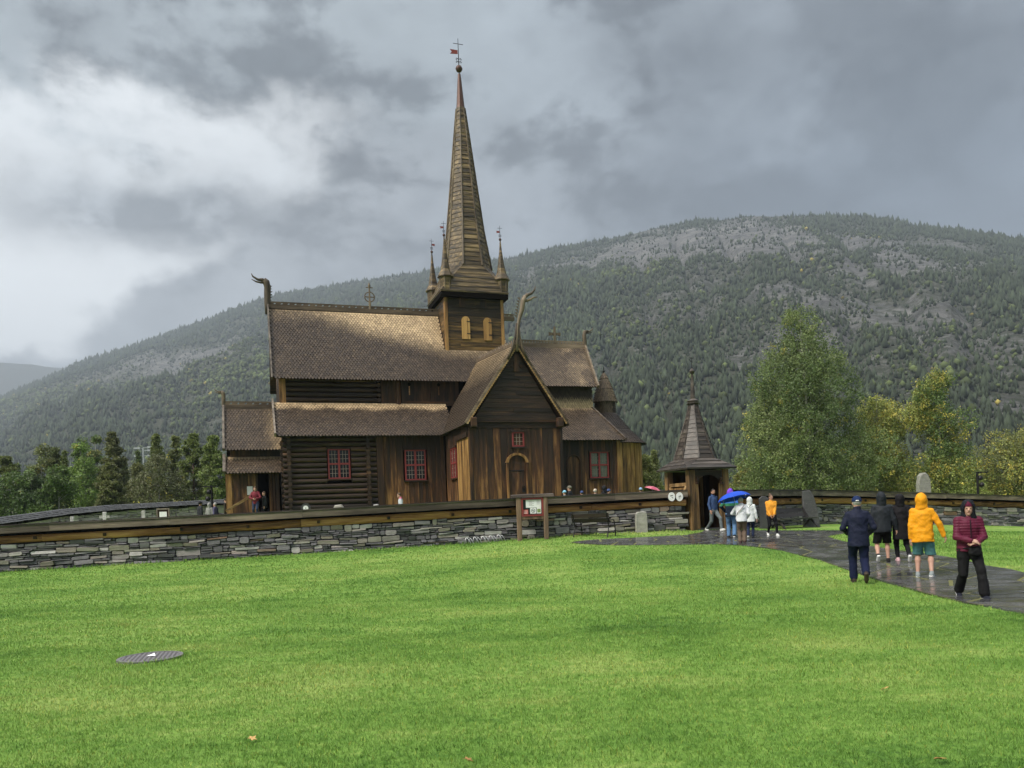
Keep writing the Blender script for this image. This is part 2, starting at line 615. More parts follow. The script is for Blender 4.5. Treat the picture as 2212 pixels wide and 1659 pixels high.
def lawn_mat(name, blades=False):
    m, nt, b = new_mat(name)
    v = nt.n('ShaderNodeNewGeometry').outputs['Position']
    big = nt.noise(v, 0.35, 4.0, 0.55)
    mid = nt.noise(nt.mapping(v, (0.7, 1.6, 1.0)), 1.0, 4.0, 0.6)
    fin = nt.noise(v, 9.0, 3.0, 0.6)
    huge = nt.noise(nt.mapping(v, (0.10, 0.16, 1.0), (3, 8, 0)), 1.0, 3.0, 0.5)
    f = nt.math('ADD', nt.math('MULTIPLY', big, 0.45), nt.math('MULTIPLY', mid, 0.45))
    f = nt.math('ADD', f, nt.math('MULTIPLY', nt.math('SUBTRACT', huge, 0.3), 0.5))
    f = nt.math('ADD', f, nt.math('MULTIPLY', nt.math('SUBTRACT', fin, 0.5), 0.55 if not blades else 0.25))
    c = nt.ramp(f, [(0.30, (0.055, 0.130, 0.022)), (0.43, (0.108, 0.215, 0.036)), (0.56, (0.165, 0.285, 0.054)), (0.72, (0.265, 0.350, 0.090))])
    dry = nt.smooth(nt.noise(nt.mapping(v, (0.5, 1.1, 1), (9, 4, 0)), 1.0, 4.0, 0.6), 0.61, 0.78)
    c = nt.mix(nt.math('MULTIPLY', dry, 0.5), c, (0.30, 0.27, 0.075))
    if blades:
        t = nt.n('ShaderNodeAttribute', attribute_name='tone').outputs['Color']
        c = nt.mix(1.0, c, t, 'MULTIPLY')
        c2 = nt.n('ShaderNodeBsdfTranslucent')
        nt.put(c2.inputs[0], c)
        mx = nt.n('ShaderNodeMixShader')
        mx.inputs[0].default_value = 0.3
        o = [n for n in m.node_tree.nodes if n.type == 'OUTPUT_MATERIAL'][0]
        nt.t.links.new(b.outputs[0], mx.inputs[1])
        nt.t.links.new(c2.outputs[0], mx.inputs[2])
        nt.t.links.new(mx.outputs[0], o.inputs[0])
    else:
        bump(nt, b, nt.noise(v, 26.0, 3.0, 0.7), 0.9, 0.05)
    nt.put(b.inputs['Base Color'], c)
    b.inputs['Roughness'].default_value = 0.55 if blades else 0.8
    b.inputs['Specular IOR Level'].default_value = 0.3 if blades else 0.1
    return m


lawn_mat('lawn')
lawn_mat('blades', True)
plain('path_joint', (0.125, 0.125, 0.045), 0.8, 0.5, 3.0, bmp=0.5)
plain('yard_grass', (0.10, 0.16, 0.035), 0.9, 0.5, 1.0)


def leaf_mat(name):
    m, nt, b = new_mat(name)
    t = nt.n('ShaderNodeAttribute', attribute_name='tone').outputs['Color']
    nt.put(b.inputs['Base Color'], t)
    b.inputs['Roughness'].default_value = 0.5
    b.inputs['Specular IOR Level'].default_value = 0.35
    c2 = nt.n('ShaderNodeBsdfTranslucent')
    nt.put(c2.inputs[0], t)
    mx = nt.n('ShaderNodeMixShader')
    mx.inputs[0].default_value = 0.3
    o = [n for n in m.node_tree.nodes if n.type == 'OUTPUT_MATERIAL'][0]
    nt.t.links.new(b.outputs[0], mx.inputs[1])
    nt.t.links.new(c2.outputs[0], mx.inputs[2])
    nt.t.links.new(mx.outputs[0], o.inputs[0])
    return m


leaf_mat('leaf')
m, nt, b = new_mat('forest')
nt.put(b.inputs['Base Color'], nt.n('ShaderNodeAttribute', attribute_name='tone').outputs['Color'])
b.inputs['Roughness'].default_value = 0.8
b.inputs['Specular IOR Level'].default_value = 0.1


def bark(name, c1, c2, thr):
    m, nt, b = new_mat(name)
    v, r = ovec(nt)
    n = nt.noise(nt.mapping(v, (5, 5, 9)), 1.0, 4.0)
    nt.put(b.inputs['Base Color'], nt.mix(nt.smooth(n, thr, thr + 0.1), c1, c2))
    b.inputs['Roughness'].default_value = 0.8


bark('birch_bark', (0.30, 0.29, 0.26), (0.05, 0.045, 0.04), 0.54)
bark('pine_bark', (0.11, 0.065, 0.042), (0.045, 0.032, 0.026), 0.48)


def mountain_mat():
    m, nt, b = new_mat('mountain')
    v = nt.n('ShaderNodeNewGeometry').outputs['Position']
    t = nt.n('ShaderNodeAttribute', attribute_name='tone').outputs['Color']      # rock share of the ground cover
    crag = nt.noise(nt.mapping(v, (0.020, 0.020, 0.042)), 1.0, 10.0, 0.70, 0.5)
    vor = nt.n('ShaderNodeTexVoronoi', feature='DISTANCE_TO_EDGE')
    nt.put(vor.inputs['Vector'], nt.vmath('ADD', nt.mapping(v, (0.03, 0.03, 0.055)), nt.vmath('MULTIPLY', crag, (1.1, 1.1, 1.1))))
    vor.inputs['Scale'].default_value = 1.0
    fine_ = nt.noise(v, 0.12, 6.0, 0.7)
    rock = nt.ramp(crag, [(0.30, (0.042, 0.042, 0.041)), (0.45, (0.105, 0.104, 0.100)), (0.56, (0.160, 0.157, 0.150)), (0.72, (0.23, 0.225, 0.215))])
    rock = nt.mix(nt.math('MULTIPLY', nt.smooth(vor.outputs[0], 0.09, 0.0), 0.65), rock, (0.045, 0.047, 0.046))
    heath = nt.ramp(fine_, [(0.35, (0.030, 0.038, 0.022)), (0.6, (0.062, 0.066, 0.040)), (0.8, (0.12, 0.112, 0.085))])
    sx = nt.n('ShaderNodeSeparateColor')
    nt.put(sx.inputs[0], t)
    k = nt.smooth(nt.math('ADD', sx.outputs[0], nt.math('MULTIPLY', nt.math('SUBTRACT', fine_, 0.5), 2.2)), 0.25, 0.75)
    nt.put(b.inputs['Base Color'], nt.mix(k, heath, rock))
    b.inputs['Roughness'].default_value = 0.85
    b.inputs['Specular IOR Level'].default_value = 0.2
    bump(nt, b, nt.math('ADD', crag, nt.math('MULTIPLY', fine_, 0.4)), 1.0, 14.0)


mountain_mat()


def cloth(name, col, rough=0.75, wr=0.6, sc=9.0, spec=0.12):
    m, nt, b = new_mat(name)
    v, r = ovec(nt, False)
    n = nt.noise(v, sc, 4.0, 0.6, 0.8)
    f = nt.math('ADD', nt.math('MULTIPLY', nt.math('SUBTRACT', n, 0.5), 0.6), 1.0)
    c = nt.n('ShaderNodeVectorMath', operation='SCALE')
    c.inputs[0].default_value = col
    nt.put(c.inputs['Scale'], f)
    nt.put(b.inputs['Base Color'], c.outputs[0])
    b.inputs['Roughness'].default_value = rough
    b.inputs['Specular IOR Level'].default_value = spec
    b.inputs['Sheen Weight'].default_value = 0.0
    bump(nt, b, n, wr, 0.03)
    return m


CL = {}


def clo(col, rough=0.75, wr=0.5):
    key = (col, rough)
    if key not in CL:
        CL[key] = cloth('cloth_%02d' % len(CL), col, rough, wr)
    return CL[key]


plain('skin', (0.46, 0.27, 0.20), 0.5, 0.10, 12.0)
plain('skin_tan', (0.38, 0.21, 0.14), 0.5, 0.10, 12.0)
plain('lip', (0.30, 0.10, 0.09), 0.5, 0.1)
plain('eye', (0.03, 0.025, 0.022), 0.2, 0.1, spec=0.5)
plain('hair_dark', (0.022, 0.015, 0.011), 0.5, 0.4, 30.0, bmp=0.5)
plain('hair_brown', (0.085, 0.050, 0.028), 0.5, 0.4, 30.0, bmp=0.5)
plain('hair_grey', (0.36, 0.35, 0.34), 0.5, 0.3, 30.0, bmp=0.5)
plain('sole_white', (0.72, 0.72, 0.70), 0.5, 0.05)
plain('sole_brown', (0.06, 0.042, 0.032), 0.7, 0.3, 20.0)


# ------------------------------------------------------------------ the lie of the land
WL0, WL1 = at(0, 1236, 29.0), at(1484, 1145.5, 33.2)                 # foot of the churchyard wall left of the gate
WR = [at(1590, 1142, 34.6), at(1640, 1139.5, 35.2), at(1782, 1131.5, 39.2), at(2000, 1133, 41.6), at(2212, 1137, 43.4), at(2420, 1141, 45.0)]
CTRL = [(0, 0, 0), (-8, 0, 0), (8, 0, -0.02), (0, -12, 0), (-20, -5, 0), (20, -5, -0.1), (0, 6, 0), (-4, 9, 0.0), (5, 9, -0.03), (-30, 12, 0.0), (34, 12, -0.3),
        tuple(at(2095, 1292, 13.0)), tuple(at(1860, 1255, 16.8)), tuple(at(1995, 1246, 16.5)), tuple(at(1912, 1214, 19.3)),
        tuple(WL0), tuple(at(540, 1203, 30.6)), tuple(at(1000, 1171.5, 32.2)), tuple(WL1), tuple(at(1603, 1171, 26.6)), tuple(at(1668, 1157, 30.5)),
        tuple(at(1542, 1146, 33.4))] + [tuple(p) for p in WR] + \
       [(-12.7, 42.5, 1.25), (-3, 44, 1.2), (8, 47, 1.1), (-5, 38, 1.0), (4, 40, 1.0), (-16, 41, 1.1), (-15, 48, 1.25), (12, 56, 1.0),
        (-26, 38, 0.2), (-30, 30, 0.0), (-22, 60, 1.2), (-40, 60, 0.2), (30, 60, 0.6), (45, 45, -0.3), (20, 50, 0.7), (0, 75, 0.9), (-45, 80, 0.2), (45, 80, 0.3)]
_C = np.array(CTRL, float)


def _tps(r2):
    return np.where(r2 > 0, 0.5 * r2 * np.log(np.maximum(r2, 1e-9)), 0.0)


_n = len(_C)
_K = _tps(((_C[:, None, :2] - _C[None, :, :2]) ** 2).sum(-1)) + np.eye(_n) * 2.0
_P = np.hstack([np.ones((_n, 1)), _C[:, :2]])
_Am = np.vstack([np.hstack([_K, _P]), np.hstack([_P.T, np.zeros((3, 3))])])
_W = np.linalg.solve(_Am, np.concatenate([_C[:, 2], np.zeros(3)]))


def gz(x, y):
    x, y = np.asarray(x, float), np.asarray(y, float)
    r = _W[_n] + _W[_n + 1] * x + _W[_n + 2] * y
    for i in range(_n):
        r = r + _W[i] * _tps((x - _C[i, 0]) ** 2 + (y - _C[i, 1]) ** 2)
    return np.clip(r, -0.8, 1.6)


def G(x, y):
    return float(gz(x, y))


def ground_at(u, v):
    """where the ray through a picture point meets the ground"""
    X, Z = ray(u, v)
    lo, hi = 2.0, 2.0
    while hi < 90 and EYE + Z * hi > G(X * hi, hi):
        lo = hi
        hi += 0.5
    for _ in range(24):
        md = (lo + hi) / 2
        if EYE + Z * md > G(X * md, md):
            lo = md
        else:
            hi = md
    return Vector((X * hi, hi, G(X * hi, hi)))


# ------------------------------------------------------------------ lawn sheet
gx = np.concatenate([np.linspace(-60, -26, 18)[:-1], np.linspace(-26, 34, 121)[:-1], np.linspace(34, 70, 18)])
gy = np.concatenate([np.linspace(-30, 2, 17)[:-1], np.linspace(2, 62, 121)[:-1], np.linspace(62, 100, 14)])
XX, YY = np.meshgrid(gx, gy)
ZZ = gz(XX, YY) + 0.02 * (fbm(XX * 0.7, YY * 0.7) - 0.5) * 2
V = np.stack([XX.ravel(), YY.ravel(), ZZ.ravel()], 1)
nx, ny = len(gx), len(gy)
ii, jj = np.meshgrid(np.arange(nx - 1), np.arange(ny - 1))
q0 = (jj * nx + ii).ravel()
FQ = np.stack([q0, q0 + 1, q0 + nx + 1, q0 + nx], 1)
me = np_mesh('lawn', V, FQ.ravel(), 4, True)
me.materials.append(MATS['lawn'])
props(link('lawn', me), kind='structure')

# ------------------------------------------------------------------ paved path
near_edge = [(1230, 1173), (1270, 1176), (1330, 1179), (1420, 1178), (1500, 1177), (1560, 1177), (1620, 1180), (1690, 1190), (1760, 1208),
             (1840, 1236), (1920, 1259), (2000, 1284), (2080, 1303), (2150, 1316), (2230, 1332), (2420, 1372), (2800, 1470), (3300, 1600)]
far_edge = [(3300, 1370), (2800, 1310), (2420, 1268), (2212, 1241), (2184, 1232), (2142, 1226), (2057, 1206), (2025, 1201), (1930, 1189), (1850, 1177), (1800, 1166), (1788, 1160),
            (1830, 1152), (1826, 1147), (1760, 1147), (1690, 1150), (1640, 1147), (1585, 1144), (1520, 1147), (1512, 1155), (1440, 1160), (1330, 1165), (1260, 1168)]
PATH = [ground_at(u, v) for u, v in near_edge + far_edge]
PX = np.array([(p.x, p.y) for p in PATH])


def inside(poly, x, y):
    x, y = np.asarray(x, float), np.asarray(y, float)
    c = np.zeros(x.shape, bool)
    n = len(poly)
    for i in range(n):
        x1, y1 = poly[i]
        x2, y2 = poly[(i + 1) % n]
        if y1 == y2:
            continue
        k = ((y1 > y) != (y2 > y)) & (x < (x2 - x1) * (y - y1) / (y2 - y1) + x1)
        c ^= k
    return c


# bedding sheet of moss and soil under the flagstones: small squares kept inside the outline, snapped to it
st = 0.22
cxs = np.arange(PX[:, 0].min() - st, PX[:, 0].max() + st, st)
cys = np.arange(PX[:, 1].min() - st, PX[:, 1].max() + st, st)
AX, AY = np.meshgrid(cxs, cys)
ins = inside(PX, AX + 0.0, AY)


def snap(p):
    best, bq = 1e9, p
    for i in range(len(PX)):
        a_, b_ = PX[i], PX[(i + 1) % len(PX)]
        t_ = np.clip(np.dot(p - a_, b_ - a_) / max(np.dot(b_ - a_, b_ - a_), 1e-9), 0, 1)
        q_ = a_ + (b_ - a_) * t_
        d_ = ((q_ - p) ** 2).sum()
        if d_ < best:
            best, bq = d_, q_
    return bq


bv, bf = [], []
vi = -np.ones(AX.shape, int)
for j in range(AX.shape[0] - 1):
    for i in range(AX.shape[1] - 1):
        if ins[j, i] or ins[j + 1, i] or ins[j, i + 1] or ins[j + 1, i + 1]:
            q = []
            for (b_, a_) in ((j, i), (j, i + 1), (j + 1, i + 1), (j + 1, i)):
                if vi[b_, a_] < 0:
                    vi[b_, a_] = len(bv)
                    p = np.array((AX[b_, a_], AY[b_, a_]))
                    bv.append(p if ins[b_, a_] else snap(p))
                q.append(vi[b_, a_])
            bf.append(q)
bv = np.array(bv)
me = np_mesh('path', np.column_stack([bv, gz(bv[:, 0], bv[:, 1]) + 0.022]), np.array(bf).ravel(), 4, True)
me.materials.append(MATS['path_joint'])
path_o = props(link('path', me), kind='structure')


def clip_cell(seed, others, box=1.6):
    poly = [Vector((seed[0] + a * box, seed[1] + b * box * 0.8)) for a, b in ((-1, -1), (1, -1), (1, 1), (-1, 1))]
    for o in others:
        m_ = Vector(((seed[0] + o[0]) / 2, (seed[1] + o[1]) / 2))
        n_ = Vector((o[0] - seed[0], o[1] - seed[1]))
        out = []
        for a, b_ in zip(poly, poly[1:] + poly[:1]):
            da, db = (a - m_).dot(n_), (b_ - m_).dot(n_)
            if da <= 0:
                out.append(a)
            if da * db < 0:
                out.append(a + (b_ - a) * (da / (da - db)))
        poly = out
        if len(poly) < 3:
            return None
    return poly


seeds = []
yy = PX[:, 1].min()
row = 0
while yy < PX[:, 1].max():
    xx = PX[:, 0].min() + random.random()
    while xx < PX[:, 0].max():
        p = (xx + random.uniform(-0.3, 0.3), yy + random.uniform(-0.22, 0.22))
        if inside(PX, np.array([p[0]]), np.array([p[1]]))[0]:
            seeds.append(p)
        xx += random.uniform(0.8, 1.5)
    yy += 0.72
for sd_ in seeds:
    near = sorted(seeds, key=lambda q: (q[0] - sd_[0]) ** 2 + (q[1] - sd_[1]) ** 2)[1:12]
    cell = clip_cell(sd_, near)
    if not cell:
        continue
    c = Vector(sd_)
    pts = []
    for p in cell:
        d = p - c
        k = max(0.2, 1 - 0.050 / max(d.length, 0.05))
        q = c + d * k
        if not inside(PX, np.array([q.x]), np.array([q.y]))[0]:
            sp = snap(np.array((q.x, q.y)))
            q = Vector((sp[0], sp[1]))
            q = q + (c - q).normalized() * 0.03
        pts.append(q)
    if len(pts) < 3:
        continue
    a = abs(sum(p.x * q.y - q.x * p.y for p, q in zip(pts, pts[1:] + pts[:1]))) / 2
    if a < 0.015:
        continue
    mb = MB()
    n_ = len(pts)
    zt = random.uniform(0.029, 0.034)
    tilt = (random.uniform(-0.004, 0.004), random.uniform(-0.004, 0.004))
    zc = G(c.x, c.y)
    top = [(p.x, p.y, G(p.x, p.y) + zt + (p.x - c.x) * tilt[0] + (p.y - c.y) * tilt[1]) for p in pts]
    bot = [(c.x + (p.x - c.x) * 1.015, c.y + (p.y - c.y) * 1.015, G(p.x, p.y) - 0.02) for p in pts]
    mid = (c.x, c.y, zc + zt)
    f = [(i, (i + 1) % n_, 2 * n_) for i in range(n_)] + [(i, i + n_, (i + 1) % n_ + n_, (i + 1) % n_) for i in range(n_)]
    mb.add(top + bot + [mid], f)
    mb.build('flagstone', MATS['wet_slate'], path_o)

# ------------------------------------------------------------------ mountains
SKY = [(-900, 1000), (-500, 955), (-250, 910), (0, 862), (90, 822), (180, 779), (300, 742), (400, 706), (500, 668), (560, 646), (590, 638), (650, 626), (760, 607), (860, 591), (950, 579), (1090, 554),
       (1160, 541), (1250, 525), (1330, 508), (1420, 489), (1500, 476), (1560, 471), (1620, 464), (1700, 461), (1780, 462), (1860, 466), (1920, 475), (1980, 484),
       (2060, 493), (2140, 506), (2212, 516), (2400, 545), (2700, 600), (3200, 720)]
sk = np.array([ray(u, v) for u, v in SKY])
sk_az = np.arctan(sk[:, 0])
sk_el = sk[:, 1] / np.sqrt(1 + sk[:, 0] ** 2)          # height per horizontal metre


def ridge_dist(az):
    return np.interp(az, [R_(-60), R_(-34), R_(-24), R_(-12), R_(0), R_(20), R_(60)], [3600, 3200, 2800, 2300, 1900, 1650, 1700])


def base_dist(az):
    return np.interp(az, [R_(-60), R_(-34), R_(-10), R_(10), R_(60)], [700, 560, 420, 300, 240])


def mheight(az, s):
    """s 0 at the foot, 1 on the ridge"""
    r, b0 = ridge_dist(az), base_dist(az)
    d = b0 + (r - b0) * s
    el = np.interp(az, sk_az, sk_el) * r
    x, y = d * np.sin(az), d * np.cos(az)
    prof = np.where(s <= 1, np.clip(s, 0, 1) ** 1.12 * (1.06 - 0.06 * np.clip(s, 0, 1)), 1 - (s - 1) * 0.9)
    amp = np.clip(s, 0, 1) * np.clip(1.02 - s, 0.0, 1) * 4
    h = el * prof
    h = h + amp * (fbm(x / 420, y / 420, 1.3, 3) - 0.5) * 0.16 * el
    h = h + np.clip(s * 3, 0, 1) * np.clip(1.15 - s, 0.12, 1) * (fbm(x / 90, y / 90, 3.3, 4) - 0.5) * 42
    gully = np.abs(fbm(az * 17 + s * 0.8, s * 1.2, 8.0, 2) - 0.5)
    h = h - amp * np.clip(0.12 - gully, 0, 1) * 130
    return x, y, h - 1.5, d


azs = np.concatenate([np.linspace(R_(-58), R_(-40), 20)[:-1], np.linspace(R_(-40), R_(40), 330), np.linspace(R_(40), R_(58), 20)[1:]])
ss = np.concatenate([np.linspace(0, 1, 170), np.array([1.03, 1.08, 1.2, 1.5])])
AZ, SS = np.meshgrid(azs, ss)
mx_, my_, mz_, md_ = mheight(AZ, SS)


def rock_share(az, s):
    """bare rock: the big dome right of the spire high up, slabs to its right, scree on the left slope"""
    u = CX + F * np.tan(az)
    dome = np.exp(-((u - 1560) / 420) ** 2 - ((s - 0.76) / 0.19) ** 2) * 1.3
    dome2 = np.exp(-((u - 1960) / 190) ** 2 - ((s - 0.60) / 0.13) ** 2) * 1.15
    left = np.exp(-((u - 480) / 190) ** 2 - ((s - 0.62) / 0.20) ** 2) * 0.55
    low = np.exp(-((u - 1900) / 420) ** 2 - ((s - 0.30) / 0.16) ** 2) * 0.62
    x, y = np.sin(az) * 900, s * 900
    n = fbm(x / 55, y / 55, 5.0, 4)
    gull = np.exp(-((u - (1905 - (s - 0.55) * 420)) / 20) ** 2) * ((s > 0.42) & (s < 0.85))
    v = np.maximum(np.maximum(dome, dome2), np.maximum(left, low)) + (n - 0.5) * 1.3 + 0.02
    return np.clip(v - gull, 0, 1)


V = np.stack([mx_.ravel(), my_.ravel(), mz_.ravel()], 1)
nx, ny = len(azs), len(ss)
ii, jj = np.meshgrid(np.arange(nx - 1), np.arange(ny - 1))
q0 = (jj * nx + ii).ravel()
me = np_mesh('mountain', V, np.stack([q0, q0 + 1, q0 + nx + 1, q0 + nx], 1).ravel(), 4, True)
rs = rock_share(AZ, SS).ravel()
set_tone(me, np.stack([rs, rs, rs], 1))
me.materials.append(MATS['mountain'])
props(link('mountain', me), kind='structure')
# the valley floor between, reaching round behind the camera, and the farther ridge to the left
rr = np.array([40, 60, 90, 150, 250, 420, 760, 1300, 2400])
aa = np.linspace(0, 2 * math.pi, 97)
AA, RR = np.meshgrid(aa, rr)
V = np.stack([(RR * np.sin(AA)).ravel(), (RR * np.cos(AA)).ravel(), np.full(AA.size, -1.6)], 1)
nx, ny = len(aa), len(rr)
ii, jj = np.meshgrid(np.arange(nx - 1), np.arange(ny - 1))
q0 = (jj * nx + ii).ravel()
me = np_mesh('valley_floor', V, np.stack([q0, q0 + 1, q0 + nx + 1, q0 + nx], 1).ravel(), 4, True)
me.materials.append(MATS['yard_grass'])
props(link('valley_floor', me), kind='structure')
fa = np.linspace(R_(-60), R_(-14), 90)
fs = np.linspace(0, 1.3, 30)
AZ2, S2 = np.meshgrid(fa, fs)
el2 = np.interp(fa, [R_(-60), R_(-38), R_(-33.6), R_(-31.8), R_(-30), R_(-28), R_(-14)], [0.17, 0.181, 0.186, 0.1885, 0.187, 0.190, 0.16]) * 5200
d2 = 3900 + 1300 * S2
prof2 = np.where(S2 <= 1, S2 ** 1.1, 1 - (S2 - 1) * 0.6)
xx2, yy2 = d2 * np.sin(AZ2), d2 * np.cos(AZ2)
h2 = el2[None, :] * prof2 + (fbm(xx2 / 300, yy2 / 300, 2.0, 4) - 0.5) * 60 * (S2 > 0)
V = np.stack([xx2.ravel(), yy2.ravel(), h2.ravel() - 3], 1)
nx, ny = len(fa), len(fs)
ii, jj = np.meshgrid(np.arange(nx - 1), np.arange(ny - 1))
q0 = (jj * nx + ii).ravel()
me = np_mesh('far_ridge', V, np.stack([q0, q0 + 1, q0 + nx + 1, q0 + nx], 1).ravel(), 4, True)
set_tone(me, np.full((len(V), 3), 0.12))
me.materials.append(MATS['mountain'])
props(link('far_ridge', me), kind='structure')

# ------------------------------------------------------------------ the woods on the mountain side: one mass of small trees
NF = 90000
faz = RNG.uniform(R_(-40), R_(40), NF * 2)
fs_ = RNG.random(NF * 2) ** 0.9 * 1.015
fu = CX + F * np.tan(faz)
rk = rock_share(faz, fs_)
clump = fbm(np.sin(faz) * 34, fs_ * 22, 9.0, 3)
keep = RNG.random(NF * 2) > np.clip(rk * 1.15 - 0.04 + (0.5 - clump) * 1.5, 0.0, 0.92)
faz, fs_, rk, fu = faz[keep][:NF], fs_[keep][:NF], rk[keep][:NF], fu[keep][:NF]
x, y, z, d = mheight(faz, fs_)
NF = len(x)
light = fbm(np.sin(faz) * 14 + 3, fs_ * 9, 2.2, 3)                      # stands of paler broadleaf trees
band = np.exp(-((fu - (620 + (0.34 - fs_) * 1500)) / 170) ** 2) * (fu < 1000)
birchy = (RNG.random(NF) < np.clip((light - 0.52) * 2.2 + band * 0.75, 0.06, 0.8)) & (fs_ < 0.85)
autumn = (RNG.random(NF) < 0.012) & birchy
sz = np.clip(np.exp(RNG.normal(-0.05, 0.38, NF)), 0.4, 2.0) * np.where(birchy, 5.2, 7.0) * np.clip(0.70 + d / 3400, 0.75, 1.6) * (1 - 0.35 * np.clip(rk * 2, 0, 1))
ph = RNG.uniform(0, 6.28, NF)
ang = np.arange(6) * math.pi / 3
con = np.array([(0, 0, 1.0)] + [(0.25 * math.cos(a), 0.25 * math.sin(a), 0.12 + 0.1 * (i % 2)) for i, a in enumerate(ang)] + [(0, 0, 0.0)])
brd = np.array([(0, 0, 1.0)] + [(0.42 * math.cos(a), 0.42 * math.sin(a), 0.55 + 0.12 * (i % 2)) for i, a in enumerate(ang)] + [(0, 0, 0.0)])
tri = np.array([(0, 1 + i, 1 + (i + 1) % 6) for i in range(6)] + [(7, 1 + (i + 1) % 6, 1 + i) for i in range(6)])
tmpl = np.where(birchy[:, None, None], brd[None], con[None])
jit = 1 + RNG.uniform(-0.38, 0.38, (NF, 8))
c_, s_ = np.cos(ph)[:, None], np.sin(ph)[:, None]
tx, ty, tz = tmpl[..., 0] * jit, tmpl[..., 1] * jit, tmpl[..., 2] * (1 + RNG.uniform(-0.15, 0.15, (NF, 8)))
V = np.empty((NF, 8, 3), np.float32)
V[..., 0] = x[:, None] + (tx * c_ - ty * s_) * sz[:, None]
V[..., 1] = y[:, None] + (tx * s_ + ty * c_) * sz[:, None]
V[..., 2] = z[:, None] - 0.6 + tz * sz[:, None]
colr = np.where(birchy[:, None], np.array([[0.072, 0.092, 0.034]]), np.array([[0.034, 0.045, 0.026]]))
colr = np.where(autumn[:, None], np.array([[0.24, 0.20, 0.05]]), colr) * RNG.uniform(0.6, 1.5, (NF, 1))
idx = (tri[None] + (np.arange(NF) * 8)[:, None, None]).reshape(-1)
me = np_mesh('forest', V.reshape(-1, 3), idx, 3, True)
set_tone(me, np.repeat(colr, 8, 0) * RNG.uniform(0.75, 1.25, (NF * 8, 1)))
me.materials.append(MATS['forest'])
props(link('forest', me), 'dark conifer and birch wood covering the mountain side', 'forest', kind='stuff')


# ------------------------------------------------------------------ dry-stone walls
def stone_mesh(mb, P, s0, s1, t0, t1, big=False):
    """one stone between s0..s1 along the wall and t0..t1 up; P(s, depth, t) gives the point"""
    w_, h_ = s1 - s0, t1 - t0
    g = 0.009
    c0 = min(w_, h_)
    j = lambda k: random.uniform(-k, k)
    sk_ = random.uniform(-0.06, 0.06) if w_ < 0.9 else 0
    cor = [(s0 + g, t0 + g), (s1 - g, t0 + g), (s1 - g, t1 - g), (s0 + g, t1 - g)]
    pts = []
    for (a, b), (da, db) in zip(cor, ((1, 1), (-1, 1), (-1, -1), (1, -1))):
        ca = min(c0 * random.uniform(0.05, 0.45), w_ * 0.25)
        cb = c0 * random.uniform(0.04, 0.24)
        p1, p2 = (a + da * ca, b + j(0.006)), (a + j(0.006), b + db * cb)
        if (da, db) in ((1, 1), (-1, -1)):
            pts += [p2, p1]
        else:
            pts += [p1, p2]
    pts = [(a, b + sk_ * (a - (s0 + s1) / 2)) for a, b in pts]
    d0 = random.uniform(-0.06, 0.04)
    cs, ct = (s0 + s1) / 2, (t0 + t1) / 2
    tl, tb = random.uniform(-0.08, 0.08), random.uniform(-0.25, 0.18)
    n = len(pts)
    ring0 = [P(a, 0.28, b) for a, b in pts]
    ring1 = [P(a, d0 + 0.035, b) for a, b in pts]
    ring2 = [P(cs + (a - cs) * (1 - 0.022 / max(w_, 0.06)), d0 + tl * (a - cs) + tb * (b - ct), ct + (b - ct) * (1 - 0.02 / max(h_, 0.05))) for a, b in pts]
    f = [(i, (i + 1) % n, (i + 1) % n + n, i + n) for i in range(n)]
    f += [(i + n, (i + 1) % n + n, (i + 1) % n + 2 * n, i + 2 * n) for i in range(n)]
    f.append(tuple(2 * n + i for i in range(n)))
    mb.add(ring0 + ring1 + ring2, f)


def lay_stones(P, L, T, hmin, hmax, lmin, lmax, seed, s_start=0.0):
    random.seed(seed)
    ts = [-0.12]
    while ts[-1] < T - hmin:
        ts.append(ts[-1] + random.uniform(hmin, hmax))
    k = (T + 0.12) / (ts[-1] + 0.12)
    ts = [(-0.12 + (t + 0.12) * k) for t in ts]
    bound = lambda i, s: ts[i] + (0.0 if i in (0,) else 0.055 * (float(vnoise(s * 0.9 + 13 * i, i * 3.1, seed)) - 0.5) * 2)
    out = []
    blocked = {}
    for i in range(len(ts) - 1):
        s = s_start - random.uniform(0, 0.3)
        while s < L:
            ln = random.uniform(lmin, lmax) * random.choice((0.7, 1, 1, 1.25))
            e = s + ln
            blk = [b for b in blocked.get(i, []) if b[0] < e and b[1] > s]
            if blk:
                b = blk[0]
                if b[0] - s > 0.1:
                    e = b[0]
                else:
                    s = b[1]
                    continue
            m_ = (s + e) / 2
            lo, hi = bound(i, m_), bound(i + 1, m_)
            if random.random() < 0.10 and i < len(ts) - 2:
                hi = bound(i + 2, m_)
                blocked.setdefault(i + 1, []).append((s, e))
                out.append((s, e, lo, hi))
            elif hi - lo > 0.125 and random.random() < 0.38:
                md = lo + (hi - lo) * random.uniform(0.4, 0.6)
                cut = s + ln * random.uniform(0.3, 0.7)
                out += [(s, e, lo, md)] if random.random() < 0.6 else [(s, cut, lo, md), (cut, e, lo, md)]
                out += [(s, e, md, hi)] if random.random() < 0.6 else [(s, cut, md, hi), (cut, e, md, hi)]
            else:
                out.append((s, e, lo, hi))
            s = e
    return [o for o in out if o[1] - o[0] > 0.05 and o[3] - o[2] > 0.03 and o[1] < L + 0.25]


